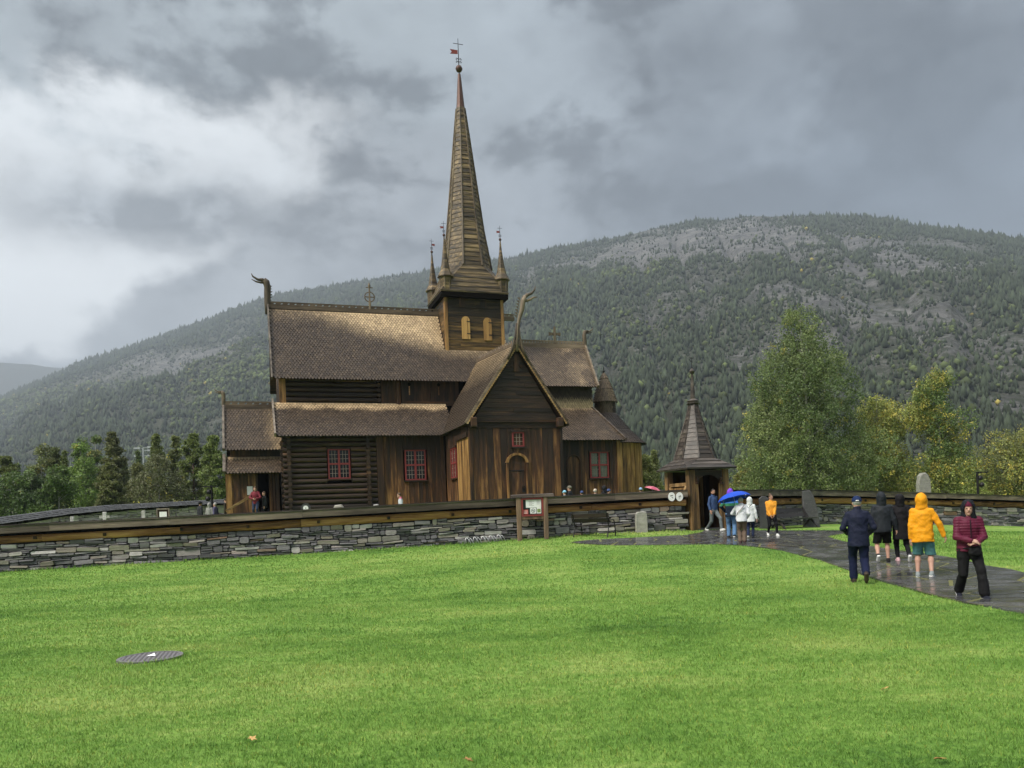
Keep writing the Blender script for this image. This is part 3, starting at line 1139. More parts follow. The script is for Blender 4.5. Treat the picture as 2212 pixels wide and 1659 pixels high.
def wall(name, label, pts, T, sizes, seed, roof='boards', capw=0.25, vis=(None, None), group=None, smat='stone'):
    """churchyard wall: stones, timber beam and board roof (or tiled roof) over a run of foot points"""
    p0, p1 = Vector(pts[0]), Vector(pts[-1])
    rz = math.atan2(p1.y - p0.y, p1.x - p0.x)
    w_ = thing(name, label, 'wall', p0, rz, group)
    inv = Matrix.Rotation(-rz, 4, 'Z')
    loc = [inv @ (Vector(p) - p0) for p in pts]
    S = [p.x for p in loc]
    L = S[-1]
    yo = lambda s: float(np.interp(s, S, [p.y for p in loc]))
    zb = lambda s: float(np.interp(s, S, [p.z for p in loc]))
    P = lambda s, d, t: (s, yo(s) + d, zb(s) + t)
    v0, v1 = (0 if vis[0] is None else vis[0]), (L if vis[1] is None else vis[1])
    stones = lay_stones(P, L, T, *sizes, seed)
    seen = [o for o in stones if v0 <= (o[0] + o[1]) / 2 <= v1]
    seen.sort(key=lambda o: -(o[1] - o[0]) * (o[3] - o[2]))
    single = set(seen[:290])
    rest = MB()
    for o in stones:
        if o in single:
            mb = MB()
            stone_mesh(mb, P, *o)
            mb.build('stone', MATS[smat], w_)
        else:
            stone_mesh(rest, P, *o)
    if rest.f:
        props(rest.build('small_stones', MATS[smat], w_), kind='stuff')
    n = max(2, int(L / 1.5))
    sv = [L * i / n for i in range(n + 1)]
    core = MB()
    for a, b in zip(sv, sv[1:]):
        core.hexa([P(a, 0.12, -0.3), P(b, 0.12, -0.3), P(b, 0.85, -0.3), P(a, 0.85, -0.3), P(a, 0.12, T + 0.02), P(b, 0.12, T + 0.02), P(b, 0.85, T + 0.02), P(a, 0.85, T + 0.02)])
    core.build('wall_core', MATS['wall_core'], w_)
    if roof == 'boards':
        dark = MB()
        for a, b in zip(sv, sv[1:]):
            dark.hexa([P(a, 0.14, T + 0.025), P(b, 0.14, T + 0.025), P(b, 0.80, T + 0.025), P(a, 0.80, T + 0.025), P(a, 0.14, T + 0.63), P(b, 0.14, T + 0.63), P(b, 0.80, T + 0.63), P(a, 0.80, T + 0.63)])
        dark.build('roof_core', MATS['void'], w_)
        s = -random.uniform(0, 2)
        while s < L:
            e = min(s + random.uniform(4.2, 6.2), L)
            a = max(s, 0) + 0.006
            if e - a > 0.3:
                mb = MB()
                k = max(2, int((e - a) / 0.7))
                h0 = random.uniform(0.29, 0.34)
                d0 = random.uniform(-0.01, 0.02)
                ring = []
                for i in range(k + 1):
                    q = a + (e - 0.006 - a) * i / k
                    wob = (float(vnoise(q * 1.3, seed, 4.0)) - 0.5) * 0.03
                    ring.append([P(q, d0 + 0.02, T + 0.03 + wob * 0.5), P(q, d0 - 0.035 + wob, T + 0.10), P(q, d0 - 0.04 + wob, T + h0 - 0.07), P(q, d0 + 0.01, T + h0 + wob * 0.5), P(q, 0.16, T + h0), P(q, 0.16, T + 0.03)])
                vv = [p for r in ring for p in r]
                ff = [tuple(range(5, -1, -1)), tuple(6 * k + i for i in range(6))]
                for i in range(k):
                    for c in range(6):
                        c2 = (c + 1) % 6
                        ff.append((6 * i + c, 6 * i + c2, 6 * (i + 1) + c2, 6 * (i + 1) + c))
                mb.add(vv, ff)
                mb.build('beam', MATS['beam_x'], w_)
            s = e
        s = 1.3 + random.random()
        while s < L - 0.3:
            mb = MB()
            t_ = T + random.uniform(0.11, 0.16)
            mb.hexa([P(s - 0.06, -0.085, t_), P(s + 0.06, -0.085, t_), P(s + 0.06, 0.10, t_), P(s - 0.06, 0.10, t_), P(s - 0.06, -0.085, t_ + 0.115), P(s + 0.06, -0.085, t_ + 0.115), P(s + 0.06, 0.10, t_ + 0.115), P(s - 0.06, 0.10, t_ + 0.115)])
            mb.build('beam_end', MATS['tar_v'], w_, bevel=0.012)
            s += random.uniform(2.3, 3.1)
        s = -random.uniform(0, 3)
        while s < L:
            e = min(s + random.uniform(3.6, 5.2), L)
            a = max(s, 0) + 0.004
            if e - a > 0.3:
                mb = MB()
                k = max(2, int((e - a) / 1.2))
                dz_ = random.uniform(-0.012, 0.012)
                for i in range(k):
                    q, r_ = a + (e - 0.004 - a) * i / k, a + (e - 0.004 - a) * (i + 1) / k
                    mb.hexa([P(q, -capw, T + 0.41 + dz_), P(r_, -capw, T + 0.41 + dz_), P(r_, -capw + 0.045, T + 0.41 + dz_), P(q, -capw + 0.045, T + 0.41 + dz_),
                             P(q, -capw, T + 0.655 + dz_), P(r_, -capw, T + 0.655 + dz_), P(r_, -capw + 0.045, T + 0.655 + dz_), P(q, -capw + 0.045, T + 0.655 + dz_)])
                mb.build('cap_board', MATS['grey_x'], w_)
                for r in range(3):
                    mb = MB()
                    d0, d1 = -capw - 0.03 + r * 0.30, -capw + 0.30 + r * 0.30
                    h0, h1 = T + 0.67 + r * 0.018, T + 0.67 + r * 0.018 + 0.002
                    for i in range(k):
                        q, r2 = a + (e - 0.004 - a) * i / k, a + (e - 0.004 - a) * (i + 1) / k
                        mb.hexa([P(q, d0, h0), P(r2, d0, h0), P(r2, d1, h1), P(q, d1, h1), P(q, d0, h0 + 0.03), P(r2, d0, h0 + 0.03), P(r2, d1, h1 + 0.03), P(q, d1, h1 + 0.03)])
                    mb.build('roof_board', MATS['gateroof'], w_)
                mb = MB()
                for i in range(k):
                    q, r2 = a + (e - 0.004 - a) * i / k, a + (e - 0.004 - a) * (i + 1) / k
                    mb.hexa([P(q, 0.68, T + 0.69), P(r2, 0.68, T + 0.69), P(r2, 1.2, T + 0.56), P(q, 1.2, T + 0.56), P(q, 0.68, T + 0.72), P(r2, 0.68, T + 0.72), P(r2, 1.2, T + 0.59), P(q, 1.2, T + 0.59)])
                mb.build('back_roof', MATS['gateroof'], w_)
            s = e
    else:
        rb, tl = MB(), MB()
        for a, b in zip(sv, sv[1:]):
            rb.hexa([P(a, -0.16, T + 0.05), P(b, -0.16, T + 0.05), P(b, 0.5, T + 0.32), P(a, 0.5, T + 0.32), P(a, -0.16, T + 0.10), P(b, -0.16, T + 0.10), P(b, 0.5, T + 0.38), P(a, 0.5, T + 0.38)])
            rb.hexa([P(a, 0.5, T + 0.32), P(b, 0.5, T + 0.32), P(b, 1.4, T + 0.02), P(a, 1.4, T + 0.02), P(a, 0.5, T + 0.38), P(b, 0.5, T + 0.38), P(b, 1.4, T + 0.08), P(a, 1.4, T + 0.08)])
        rb.build('roof', MATS['void'], w_)
        s = 0.0
        while s < L - 0.3:
            for r in range(4):
                d0 = -0.20 + r * 0.175
                hh = T + 0.10 + r * 0.075
                a, b = s + (0.15 if r % 2 else 0), s + (0.15 if r % 2 else 0) + 0.27
                lift = random.uniform(0.015, 0.04)
                tl.hexa([P(a, d0, hh + lift), P(b, d0, hh + lift), P(b, d0 + 0.20, hh + 0.092), P(a, d0 + 0.20, hh + 0.092),
                         P(a, d0, hh + lift + 0.025), P(b, d0, hh + lift + 0.025), P(b, d0 + 0.20, hh + 0.112), P(a, d0 + 0.20, hh + 0.112)])
            s += 0.30
        props(tl.build('roof_tiles', MATS['slate_stone'], w_), kind='stuff')
    return w_, P, L


wl_dir = (WL1 - WL0).normalized()
wl_pts = [WL0 - wl_dir * 8.0 + Vector((0, 0, 0.0)), WL0, at(540, 1203, 30.55), at(1000, 1171.8, 32.0), WL1]
# keep the run straight in plan: drop the middle points onto the line
line = [wl_pts[0]]
for p in wl_pts[1:]:
    k = ((p - WL0).xy.dot(wl_dir.xy)) / wl_dir.xy.length_squared
    q = WL0 + wl_dir * k
    line.append(Vector((q.x, q.y, G(q.x, q.y))))
line[0].z = G(line[0].x, line[0].y)
wall_l, WP_L, WLEN_L = wall('churchyard_wall', 'long dry-stone wall with golden beam and board cap left of the gate', line, 1.04, (0.07, 0.165, 0.26, 0.80), 3, vis=(7.6, None))
wr_pts = [Vector((p.x, p.y, G(p.x, p.y))) for p in WR]
wall_r, WP_R, WLEN_R = wall('churchyard_wall', 'dry-stone wall with board cap behind the walkers, right of the gate', wr_pts, 1.02, (0.07, 0.155, 0.28, 0.80), 8)
bw = [at(-90, 1127, 35.5), at(0, 1118, 38.0), at(146, 1099, 43.0), at(250, 1090, 47.0), at(464, 1079, 56.0), at(500, 1077, 58.0), at(620, 1070, 64.0)]
bw_pts = [Vector((p.x, p.y, p.z - 2.06)) for p in bw]
wall_b, WP_B, WLEN_B = wall('churchyard_wall', 'far grey stone wall with tiled roof in front of the tree row', bw_pts, 1.62, (0.13, 0.24, 0.34, 0.85), 21, roof='tiles', smat='pale_wall')
random.seed(5)


# ------------------------------------------------------------------ the stave church (x east, y north, z up in its own frame)
CH_O = (-12.7, 43.0)
CH_A = R_(18.5)
church = thing('stave_church', 'dark tarred wooden stave church with tall shingled spire and dragon heads', 'church', (CH_O[0], CH_O[1], 0), CH_A)
YB = 1.0            # walls start a little under the churchyard turf


def S_(y):          # south-facing wall frame: s along x, d outwards
    return lambda s, d, z: (s, y - d, z)


def W_(x):          # west-facing wall frame: s along y, d outwards
    return lambda s, d, z: (x - d, s, z)


def slab(mb, fr, s0, s1, z0, z1, d0, d1, zt=None):
    """board in a wall frame; zt=(z at s0, z at s1) slopes the top"""
    a, b = (z1, z1) if zt is None else zt
    mb.hexa([fr(s0, d0, z0), fr(s1, d0, z0), fr(s1, d1, z0), fr(s0, d1, z0), fr(s0, d0, a), fr(s1, d0, b), fr(s1, d1, b), fr(s0, d1, a)])


def planks(fr, s0, s1, z0, z1, mat, parent, wd=(0.26, 0.42), holes=(), name='plank', dd=0.0):
    cuts = {s0, s1}
    for h in holes:
        cuts |= {h[0], h[1]}
    cuts = sorted(c for c in cuts if s0 <= c <= s1)
    for a, b in zip(cuts, cuts[1:]):
        n = max(1, round((b - a) / random.uniform(*wd)))
        xs = [a + (b - a) * i / n + (random.uniform(-0.03, 0.03) if 0 < i < n else 0) for i in range(n + 1)]
        for p, q in zip(xs, xs[1:]):
            zs = [(z0, z1)]
            for h in holes:
                if h[0] < (p + q) / 2 < h[1]:
                    zs = [t for t in ((z0, h[2]), (h[3], z1)) if t[1] - t[0] > 0.02]
            for za, zb_ in zs:
                mb = MB()
                dp = random.uniform(0.025, 0.05) + dd
                slab(mb, fr, p + 0.006, q - 0.006, za, zb_, -0.03, dp)
                mb.build(name, MATS[mat], parent)


def log(mb, fr, s0, s1, z, r, seed, proud=0.0):
    k = max(2, int((s1 - s0) / 0.5))
    prof = [(-0.05, -r), (0.55 * r, -0.80 * r), (0.90 * r, -0.3 * r), (0.90 * r, 0.3 * r), (0.55 * r, 0.80 * r), (-0.05, r)]
    v, f = [], []
    for i in range(k + 1):
        s = s0 + (s1 - s0) * i / k
        wb = 1 + (float(vnoise(s * 0.8, seed * 3.7)) - 0.5) * 0.22
        for d, dz_ in prof:
            v.append(fr(s, proud + d * wb, z + dz_ * 0.97))
    m_ = len(prof)
    for i in range(k):
        for c in range(m_):
            c2 = (c + 1) % m_
            f.append((i * m_ + c, i * m_ + c2, (i + 1) * m_ + c2, (i + 1) * m_ + c))
    f += [tuple(range(m_ - 1, -1, -1)), tuple(k * m_ + c for c in range(m_))]
    mb.add(v, f)


def window(fr, s0, s1, z0, z1, parent, cols=3, rows=3, two=True, curtain=False, name='window'):
    """red casement window: frame, cross of mullion and transom, panes with glazing bars, sill and head board"""
    w_ = MB()
    t = 0.075
    for a, b, c, d in ((s0, s0 + t, z0, z1), (s1 - t, s1, z0, z1), (s0 + t, s1 - t, z0, z0 + t), (s0 + t, s1 - t, z1 - t, z1)):
        slab(w_, fr, a, b, c, d, 0.0, 0.10)
    sm, zm = (s0 + s1) / 2, z0 + (z1 - z0) * 0.5
    if two:
        slab(w_, fr, sm - 0.055, sm + 0.055, z0 + t, z1 - t, 0.0, 0.095)
        for a, b in ((s0 + t, sm - 0.055), (sm + 0.055, s1 - t)):
            slab(w_, fr, a, b, zm - 0.05, zm + 0.05, 0.0, 0.09)
    win = w_.build(name, MATS['red_paint'], parent)
    cells = [(s0 + t, s1 - t, z0 + t, z1 - t)]
    if two:
        cells = [(a, b, c, d) for a, b in ((s0 + t, sm - 0.055), (sm + 0.055, s1 - t)) for c, d in ((z0 + t, zm - 0.05), (zm + 0.05, z1 - t))]
    for a, b, c, d in cells:
        g = MB()
        slab(g, fr, a, b, c, d, 0.030, 0.034)
        g.build('pane', MATS['glass'], win)
        br = MB()
        for i in range(1, cols):
            x = a + (b - a) * i / cols
            slab(br, fr, x - 0.009, x + 0.009, c, d, 0.036, 0.052)
        for i in range(1, rows):
            z = c + (d - c) * i / rows
            slab(br, fr, a, b, z - 0.009, z + 0.009, 0.0365, 0.0515)
        br.build('glazing_bars', MATS['lead'], win)
    sl = MB()
    slab(sl, fr, s0 - 0.10, s1 + 0.10, z0 - 0.08, z0 - 0.003, 0.0, 0.17)
    sl.build('sill', MATS['tar_h'], win)
    hd = MB()
    slab(hd, fr, s0 - 0.10, s1 + 0.10, z1 + 0.003, z1 + 0.085, 0.0, 0.14)
    hd.build('head_board', MATS['tar_h'], win)
    if curtain:
        for a, b in ((s0 + t, sm - 0.1), (sm + 0.1, s1 - t)):
            cu = MB()
            n = 10
            v = []
            for i in range(n + 1):
                x = a + (b - a) * i / n
                dd = -0.02 + 0.014 * math.sin(i * 2.2)
                v += [fr(x, dd, z0 + t), fr(x, dd, z1 - t), fr(x, dd - 0.006, z0 + t), fr(x, dd - 0.006, z1 - t)]
            f = []
            for i in range(n):
                o = 4 * i
                f += [(o, o + 1, o + 5, o + 4), (o + 2, o + 6, o + 7, o + 3)]
            cu.add(v, f)
            cu.build('curtain', MATS['curtain'], win, smooth=True)
    return win


# ---- shingle coverings
SHING = []          # (points 12x3, tone, part key)


def shingle(c, ax, dn, nm, w_, L, tone, key):
    c, ax, dn, nm = Vector(c), Vector(ax), Vector(dn), Vector(nm)
    w_ *= random.uniform(0.90, 0.96)
    out = [(-0.5, 0), (0.5, 0), (0.5, 0.52), (0.30, 0.84), (0, 1.0), (-0.30, 0.84), (-0.5, 0.52)]
    th = 0.040
    v = []
    lift = random.uniform(0.036, 0.050)
    for a, b in out:
        v.append(c + ax * (a * w_) + dn * (b * L) + nm * (0.012 + lift * b))
    for a, b in out[2:]:
        v.append(c + ax * (a * w_) + dn * (b * L) + nm * (0.012 + lift * b))
    for a, b in out[2:]:
        v.append(c + ax * (a * w_) + dn * (b * L) + nm * (0.012 + lift * b - th))
    SHING.append((v, tone, key))


SH_F = [(0, 1, 2, 3, 4, 5, 6), (7, 12, 13, 8), (8, 13, 14, 9), (9, 14, 15, 10), (10, 15, 16, 11)]
SH_T = np.array([1.0] * 7 + [0.22] * 10)[:, None]          # tarred edges, darkened to draw the shadow lines of the shingle thickness
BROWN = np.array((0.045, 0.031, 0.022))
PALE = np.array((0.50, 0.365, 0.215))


def tone_of(paleness, var=0.16):
    wv = min(max(paleness + random.gauss(0, 0.02 + 0.10 * min(paleness, 0.6)), 0), 1)
    c = BROWN * (1 - wv) + PALE * wv  # brown shingles blend into paler ones
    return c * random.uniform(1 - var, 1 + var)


def roof_quad(TL, TR, BL, BR, key, w_=0.185, row=0.165, paleness=lambda p: 0.05, clip=None, sag=0.0):
    """covers the sheet TL-TR-BR-BL with staggered shingles, eave at the bottom"""
    TL, TR, BL, BR = map(Vector, (TL, TR, BL, BR))
    H = ((BL - TL).length + (BR - TR).length) / 2
    nr = max(1, int(H / row))
    nm = (TR - TL).cross(BL - TL)
    if nm.length < 1e-6:
        nm = (BR - BL).cross(BL - TL)
    nm.normalize()
    nm = -nm if nm.z < 0 or (abs(nm.z) < 0.05 and nm.y > 0) else nm
    for r in range(nr):
        t = r / nr
        a, b = TL.lerp(BL, t), TR.lerp(BR, t)
        a2, b2 = TL.lerp(BL, min(t + 2.0 / nr, 1 + 0.8 / nr)), TR.lerp(BR, min(t + 2.0 / nr, 1 + 0.8 / nr))
        ln = (b - a).length
        n = max(1, round(ln / w_))
        for i in range(-1, n + 1):
            k = (i + (0.5 if r % 2 else 1.0)) / n
            if k < 0.0 or k > 1.0:
                continue
            c = a.lerp(b, k)
            e = a2.lerp(b2, k)
            m_ = (c + e) / 2
            if sag:
                off = nm * (-sag * math.sin(math.pi * min(t, 1)) )
                c, e = c + off, e + off
            if clip and not clip(e):
                continue
            d = e - c
            shingle(c, (b - a).normalized() if ln > 1e-5 else Vector((1, 0, 0)), d.normalized(), nm, ln / n, d.length, tone_of(paleness(m_)), key)


def sheet(TL, TR, BL, BR, name, parent, th=0.09, mat='tar_h', drop=0.02):
    """solid boarding under the shingles"""
    TL, TR, BL, BR = map(Vector, (TL, TR, BL, BR))
    nm = (TR - TL).cross(BL - TL)
    if nm.length < 1e-6:
        nm = (BR - BL).cross(BL - TL)
    nm.normalize()
    nm = -nm if nm.z < 0 else nm
    t0, t1 = nm * -drop, nm * -(drop + th)
    mb = MB()
    mb.hexa([BL + t1, BR + t1, TR + t1, TL + t1, BL + t0, BR + t0, TR + t0, TL + t0])
    return mb.build(name, MATS[mat], parent)


RY, RZ = 4.6, 14.72         # nave ridge
EY, EZ = 1.62, 9.95         # nave eave
# --- nave: lower (aisle) walls
core = MB()
core.box(0.12, 9.3, 0.06, 9.0, YB, 6.5)
core.box(0.12, 14.6, 2.26, 7.0, 6.5, 10.15)
nave = core.build('nave_wall', MATS['void'], church)
sf = S_(0.0)
w1, w2 = (2.48, 3.72, 3.92, 5.62), (6.88, 8.12, 3.74, 5.52)
nl = 18
lz = [1.15 + i * 0.296 for i in range(nl)]
for i, z in enumerate(lz):
    seg = [(0.05, 5.22)]
    if w1[2] - 0.12 < z < w1[3] + 0.14:
        seg = [(0.05, w1[0] - 0.07), (w1[1] + 0.07, 5.22)]
    for a, b in seg:
        mb = MB()
        log(mb, sf, a, b, z, 0.148, i + a, 0.02)
        mb.build('log', MATS['log_h'], nave)
    for sx in (0.36, 4.74):            # notched ends of the cross logs
        mb = MB()
        r = random.uniform(0.115, 0.135)
        pr = [(sx + r * math.cos(q), z + 0.14 + r * math.sin(q)) for q in np.linspace(0, 2 * math.pi, 9)[:-1]]
        mb.prism([sf(a, 0.05, b) for a, b in pr], (0, -1, 0), random.uniform(0.20, 0.26))
        mb.build('log_end', MATS['log_h'], nave)
    if i < nl - 1:
        mb = MB()
        log(mb, W_(0.10), 0.25, 1.2, z + 0.14, 0.148, i, 0.02)
        mb.build('log', MATS['log_h'], nave)
mb = MB()
slab(mb, sf, 5.24, 5.62, YB, 6.5, 0.0, 0.14)
mb.build('corner_post', MATS['tar_v'], nave)
window(sf, *w1, nave)
planks(sf, 5.64, 9.30, YB, 6.5, 'trans_v', nave, holes=[(w2[0] - 0.1, w2[1] + 0.1, w2[2] - 0.09, w2[3] + 0.09)])
window(sf, *w2, nave)
# --- clerestory above the aisle roof
cf = S_(2.2)
cl = MB()
slab(cl, cf, 0.05, 0.42, 8.2, 10.2, -0.02, 0.10)
cl.build('corner_post', MATS['gold_v'], nave)
for i, z in enumerate((8.75, 9.05, 9.35, 9.66, 9.96)):
    mb = MB()
    log(mb, cf, 0.44, 5.75, z, 0.15, 40 + i, 0.01)
    mb.build('log', MATS['log_h'], nave)
    mb = MB()
    pr = [(5.85 + 0.12 * math.cos(q), z + 0.12 * math.sin(q)) for q in np.linspace(0, 2 * math.pi, 9)[:-1]]
    mb.prism([cf(a, 0.03, b) for a, b in pr], (0, -1, 0), 0.16)
    mb.build('log_end', MATS['log_h'], nave)
planks(cf, 6.0, 6.9, 8.3, 10.2, 'tar_v', nave, (0.3, 0.45))
mb = MB()
mb.tube([(7.05, 2.14, 8.4), (7.05, 2.14, 10.1)], 0.16, 10)
mb.build('stave_post', MATS['tar_v'], nave)
planks(cf, 7.25, 10.9, 8.72, 10.2, 'tar_v', nave, (1.2, 1.8), name='panel')
mb = MB()
slab(mb, cf, 7.25, 10.9, 8.45, 8.71, 0.0, 0.09)
mb.build('sill_beam', MATS['tar_h'], nave)
for sx in (7.75, 9.6):
    mb = MB()
    pr = [(sx + 0.10 * math.cos(q), 9.75 + 0.10 * math.sin(q)) for q in np.linspace(0, 2 * math.pi, 13)[:-1]]
    mb.prism([cf(a, 0.06, b) for a, b in pr], (0, -1, 0), 0.012)
    mb.build('round_opening', MATS['void'], nave)
    mb = MB()
    slab(mb, cf, sx - 0.03, sx + 0.03, 9.1, 9.64, 0.055, 0.062)
    mb.build('rust_streak', MATS['beam_x'], nave)
# west wall of the upper nave, boarded aslant
wf = W_(0.10)
for i in range(16):
    y0, y1 = 2.24 + i * 0.30, 2.52 + i * 0.30
    mb = MB()
    slab(mb, wf, y0, y1, 8.0, 10.2 + max(0, (min(y1, 2 * RY - y0) - EY) * 0.0), 0.0, random.uniform(0.03, 0.06))
    mb.build('plank', MATS['tar_v'], nave)

# --- nave main roof
nroof = sheet((-0.32, RY, RZ), (14.6, RY, RZ), (-0.32, EY, EZ), (14.6, EY, EZ), 'nave_roof', church)
sheet((-0.32, RY, RZ), (14.6, RY, RZ), (-0.32, 2 * RY - EY, EZ), (14.6, 2 * RY - EY, EZ), 'north_slope', nroof, mat='tar_h')
gab = MB()
gab.prism([(0.05, EY + 0.5, EZ), (0.05, 2 * RY - EY - 0.5, EZ), (0.05, RY, RZ - 0.5)], (1, 0, 0), 0.12)
gab.build('west_gable', MATS['tar_v'], nave)


def in_tower(p):
    return not (10.25 < p.x < 14.45 and p.y > 2.92)


def pale_nave(p):
    """paler shingles under the ridge and in a fan below the tower"""
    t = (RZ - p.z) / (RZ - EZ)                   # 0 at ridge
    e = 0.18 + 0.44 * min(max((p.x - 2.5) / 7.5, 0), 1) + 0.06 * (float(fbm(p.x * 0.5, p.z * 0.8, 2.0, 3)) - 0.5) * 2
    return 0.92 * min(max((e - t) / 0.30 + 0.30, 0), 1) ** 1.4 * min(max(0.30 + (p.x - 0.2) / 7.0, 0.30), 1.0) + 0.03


roof_quad((-0.2, RY, RZ), (14.5, RY, RZ), (-0.2, EY, EZ), (14.5, EY, EZ), 'nave', paleness=pale_nave, clip=in_tower)
# --- aisle roof
AT, AE = (2.14, 8.56), (-0.48, 6.36)
aroof = sheet((-0.28, AT[0], AT[1]), (9.6, AT[0], AT[1]), (-0.28, AE[0], AE[1]), (9.6, AE[0], AE[1]), 'aisle_roof', church)
roof_quad((-0.2, AT[0], AT[1]), (9.9, AT[0], AT[1]), (-0.2, AE[0], AE[1]), (9.9, AE[0], AE[1]), 'aisle',
          paleness=lambda p: 0.04 + 1.0 * min(max((p.z - 8.02 + 0.22 * (float(vnoise(p.x * 1.1, 3.0)) - 0.5)) / 0.30, 0), 1))


def board(name, a, b, w_, h_, parent, mat='ridge_x', up=(0, 0, 1)):
    mb = MB()
    mb.beam(a, b, w_, h_, up)
    return mb.build(name, MATS[mat], parent)


nS = Vector((0, EY - RY, EZ - RZ)).normalized()
upS = Vector((0, -nS.z, nS.y)) * -1
board('bargeboard', (-0.34, RY - 0.05, RZ + 0.15), (-0.34, EY - 0.12, EZ - 0.10), 0.10, 0.26, nroof, 'grey_z', up=(0, -0.85, 0.52))
board('bargeboard', (-0.34, AT[0] + 0.1, AT[1] + 0.16), (-0.34, AE[0] - 0.1, AE[1] + 0.02), 0.10, 0.24, aroof, 'grey_z', up=(0, -0.6, 0.8))
# ridge cresting with cut-out openings
def crest(x0, x1, y, z, parent, n, h=0.36, name='ridge_crest'):
    mb = MB()
    mb.box(x0, x1, y - 0.10, y + 0.10, z - 0.10, z + 0.14)
    mb.box(x0, x1, y - 0.035, y + 0.035, z + 0.142, z + 0.20)
    mb.box(x0, x1, y - 0.03, y + 0.03, z + h - 0.08, z + h)
    st_ = (x1 - x0) / n
    for i in range(n):
        a = x0 + st_ * i
        mb.hexa([(a, y - 0.028, z + 0.202), (a + st_ * 0.72, y - 0.028, z + 0.202), (a + st_ * 0.72, y + 0.028, z + 0.202), (a, y + 0.028, z + 0.202),
                 (a + st_ * 0.1, y - 0.028, z + h - 0.082), (a + st_ * 0.86, y - 0.028, z + h - 0.082), (a + st_ * 0.86, y + 0.028, z + h - 0.082), (a + st_ * 0.1, y + 0.028, z + h - 0.082)])
    return mb.build(name, MATS['ridge_x'], parent)


crest(-0.30, 10.4, RY, RZ + 0.06, nroof, 26)
crest(14.3, 15.6, RY, RZ - 0.02, nroof, 4, name='ridge_crest')


def dragon(name, base, sx, k, parent, sy=0.0):
    """carved dragon head: scaled neck rising from the ridge end, head, open jaws with curling tongue; sx = -1 looks left"""
    bx, by, bz = base
    P = lambda a, h: (bx + sx * a * k, by + sy * a * k, bz + h * k)
    mb = MB()
    mb.tube([P(0.02, -0.75), P(0.00, -0.2), P(-0.02, 0.35), P(-0.05, 0.80), P(0.02, 1.10), P(0.14, 1.22)], [0.10 * k, 0.13 * k, 0.15 * k, 0.155 * k, 0.16 * k, 0.12 * k], 8, (0.8, 1.2))
    o = mb.build(name, MATS['carved'], parent, smooth=True)
    mb = MB()
    mb.tube([P(0.06, 1.16), P(0.24, 1.20), P(0.46, 1.20), P(0.72, 1.36), P(0.80, 1.52)], [0.11 * k, 0.10 * k, 0.07 * k, 0.05 * k, 0.025 * k], 6)
    mb.build('upper_jaw', MATS['carved'], o, smooth=True)
    mb = MB()
    mb.tube([P(0.10, 1.06), P(0.32, 1.04), P(0.56, 1.08), P(0.80, 1.20)], [0.09 * k, 0.06 * k, 0.045 * k, 0.02 * k], 6)
    mb.build('lower_jaw', MATS['carved'], o, smooth=True)
    mb = MB()
    for i in range(6):
        h = 0.02 + i * 0.16
        q = -0.14 - 0.02 * i + (0.05 if i > 3 else 0)
        mb.add([P(q + 0.06, h - 0.06), P(q - 0.13, h + 0.06), P(q + 0.06, h + 0.10), (P(q + 0.06, h)[0], by + 0.05 * k, bz + h * k)], [(0, 1, 2), (0, 3, 1), (1, 3, 2), (0, 2, 3)])
    mb.build('mane', MATS['carved'], o)
    for y_ in (-1, 1):
        mb = MB()
        mb.lathe([(0.001, -0.03 * k), (0.035 * k, 0), (0.001, 0.03 * k)], 6, (P(0.18, 1.22)[0], by + y_ * 0.09 * k, P(0.18, 1.22)[2]))
        mb.build('eye', MATS['void'], o)
    return o


dragon('dragon_head', (-0.36, RY, RZ + 0.42), -1, 1.08, nroof)
# ring cross on the nave ridge
rc = MB()
rc.tube([(5.9, RY, RZ + 0.1), (5.9, RY, RZ + 0.7)], [0.09, 0.075], 6)
rc.tube([(5.9, RY, RZ + 0.7), (5.9, RY, RZ + 1.55)], [0.06, 0.05], 6)
rc.tube([(5.9, RY, RZ + 1.55), (5.9, RY, RZ + 1.72), (5.9, RY, RZ + 1.95)], [0.05, 0.09, 0.01], 6)
rc.tube([(5.9 + 0.31 * math.cos(q), RY, RZ + 1.0 + 0.31 * math.sin(q)) for q in np.linspace(0, 2 * math.pi, 25)], 0.038, 6)
rc.tube([(5.58, RY, RZ + 1.0), (6.22, RY, RZ + 1.0)], 0.036, 6)
rc.tube([(5.68, RY, RZ + 1.60), (6.12, RY, RZ + 1.60)], [0.03, 0.03], 6)
rc.build('ring_cross', MATS['carved'], church)

# --- tower
TX0, TX1, TY0, TY1, TZ = 10.40, 14.30, 3.0, 6.15, 15.55
mb = MB()
mb.box(TX0 + 0.06, TX1 - 0.06, TY0 + 0.06, TY1 - 0.06, 10.5, 16.0)
tower = mb.build('tower', MATS['void'], church)
tf, tw = S_(TY0), W_(TX0)
z = 11.7
while z < TZ:
    h = random.uniform(0.20, 0.30)
    cuts = [TX0 + 0.16, TX1 - 0.16]
    if random.random() < 0.55:
        cuts.insert(1, random.uniform(11.3, 13.4))
    for a, b in zip(cuts, cuts[1:]):
        mb = MB()
        slab(mb, tf, a + 0.004, b - 0.004, z + 0.005, min(z + h, TZ) - 0.005, -0.05, random.uniform(0.015, 0.045))
        mb.build('board', MATS['tower_h'], tower)
    mb = MB()
    slab(mb, tw, TY0 + 0.14, TY1 - 0.1, z + 0.005, min(z + h, TZ) - 0.005, -0.05, random.uniform(0.015, 0.045))
    mb.build('board', MATS['tower_y'], tower)
    z += h
for a, b in ((TX0 - 0.03, TX0 + 0.17), (TX1 - 0.17, TX1 + 0.03)):
    mb = MB()
    slab(mb, tf, a, b, 11.4, TZ, -0.2, 0.085)
    mb.build('corner_board', MATS['gold_v'], tower)
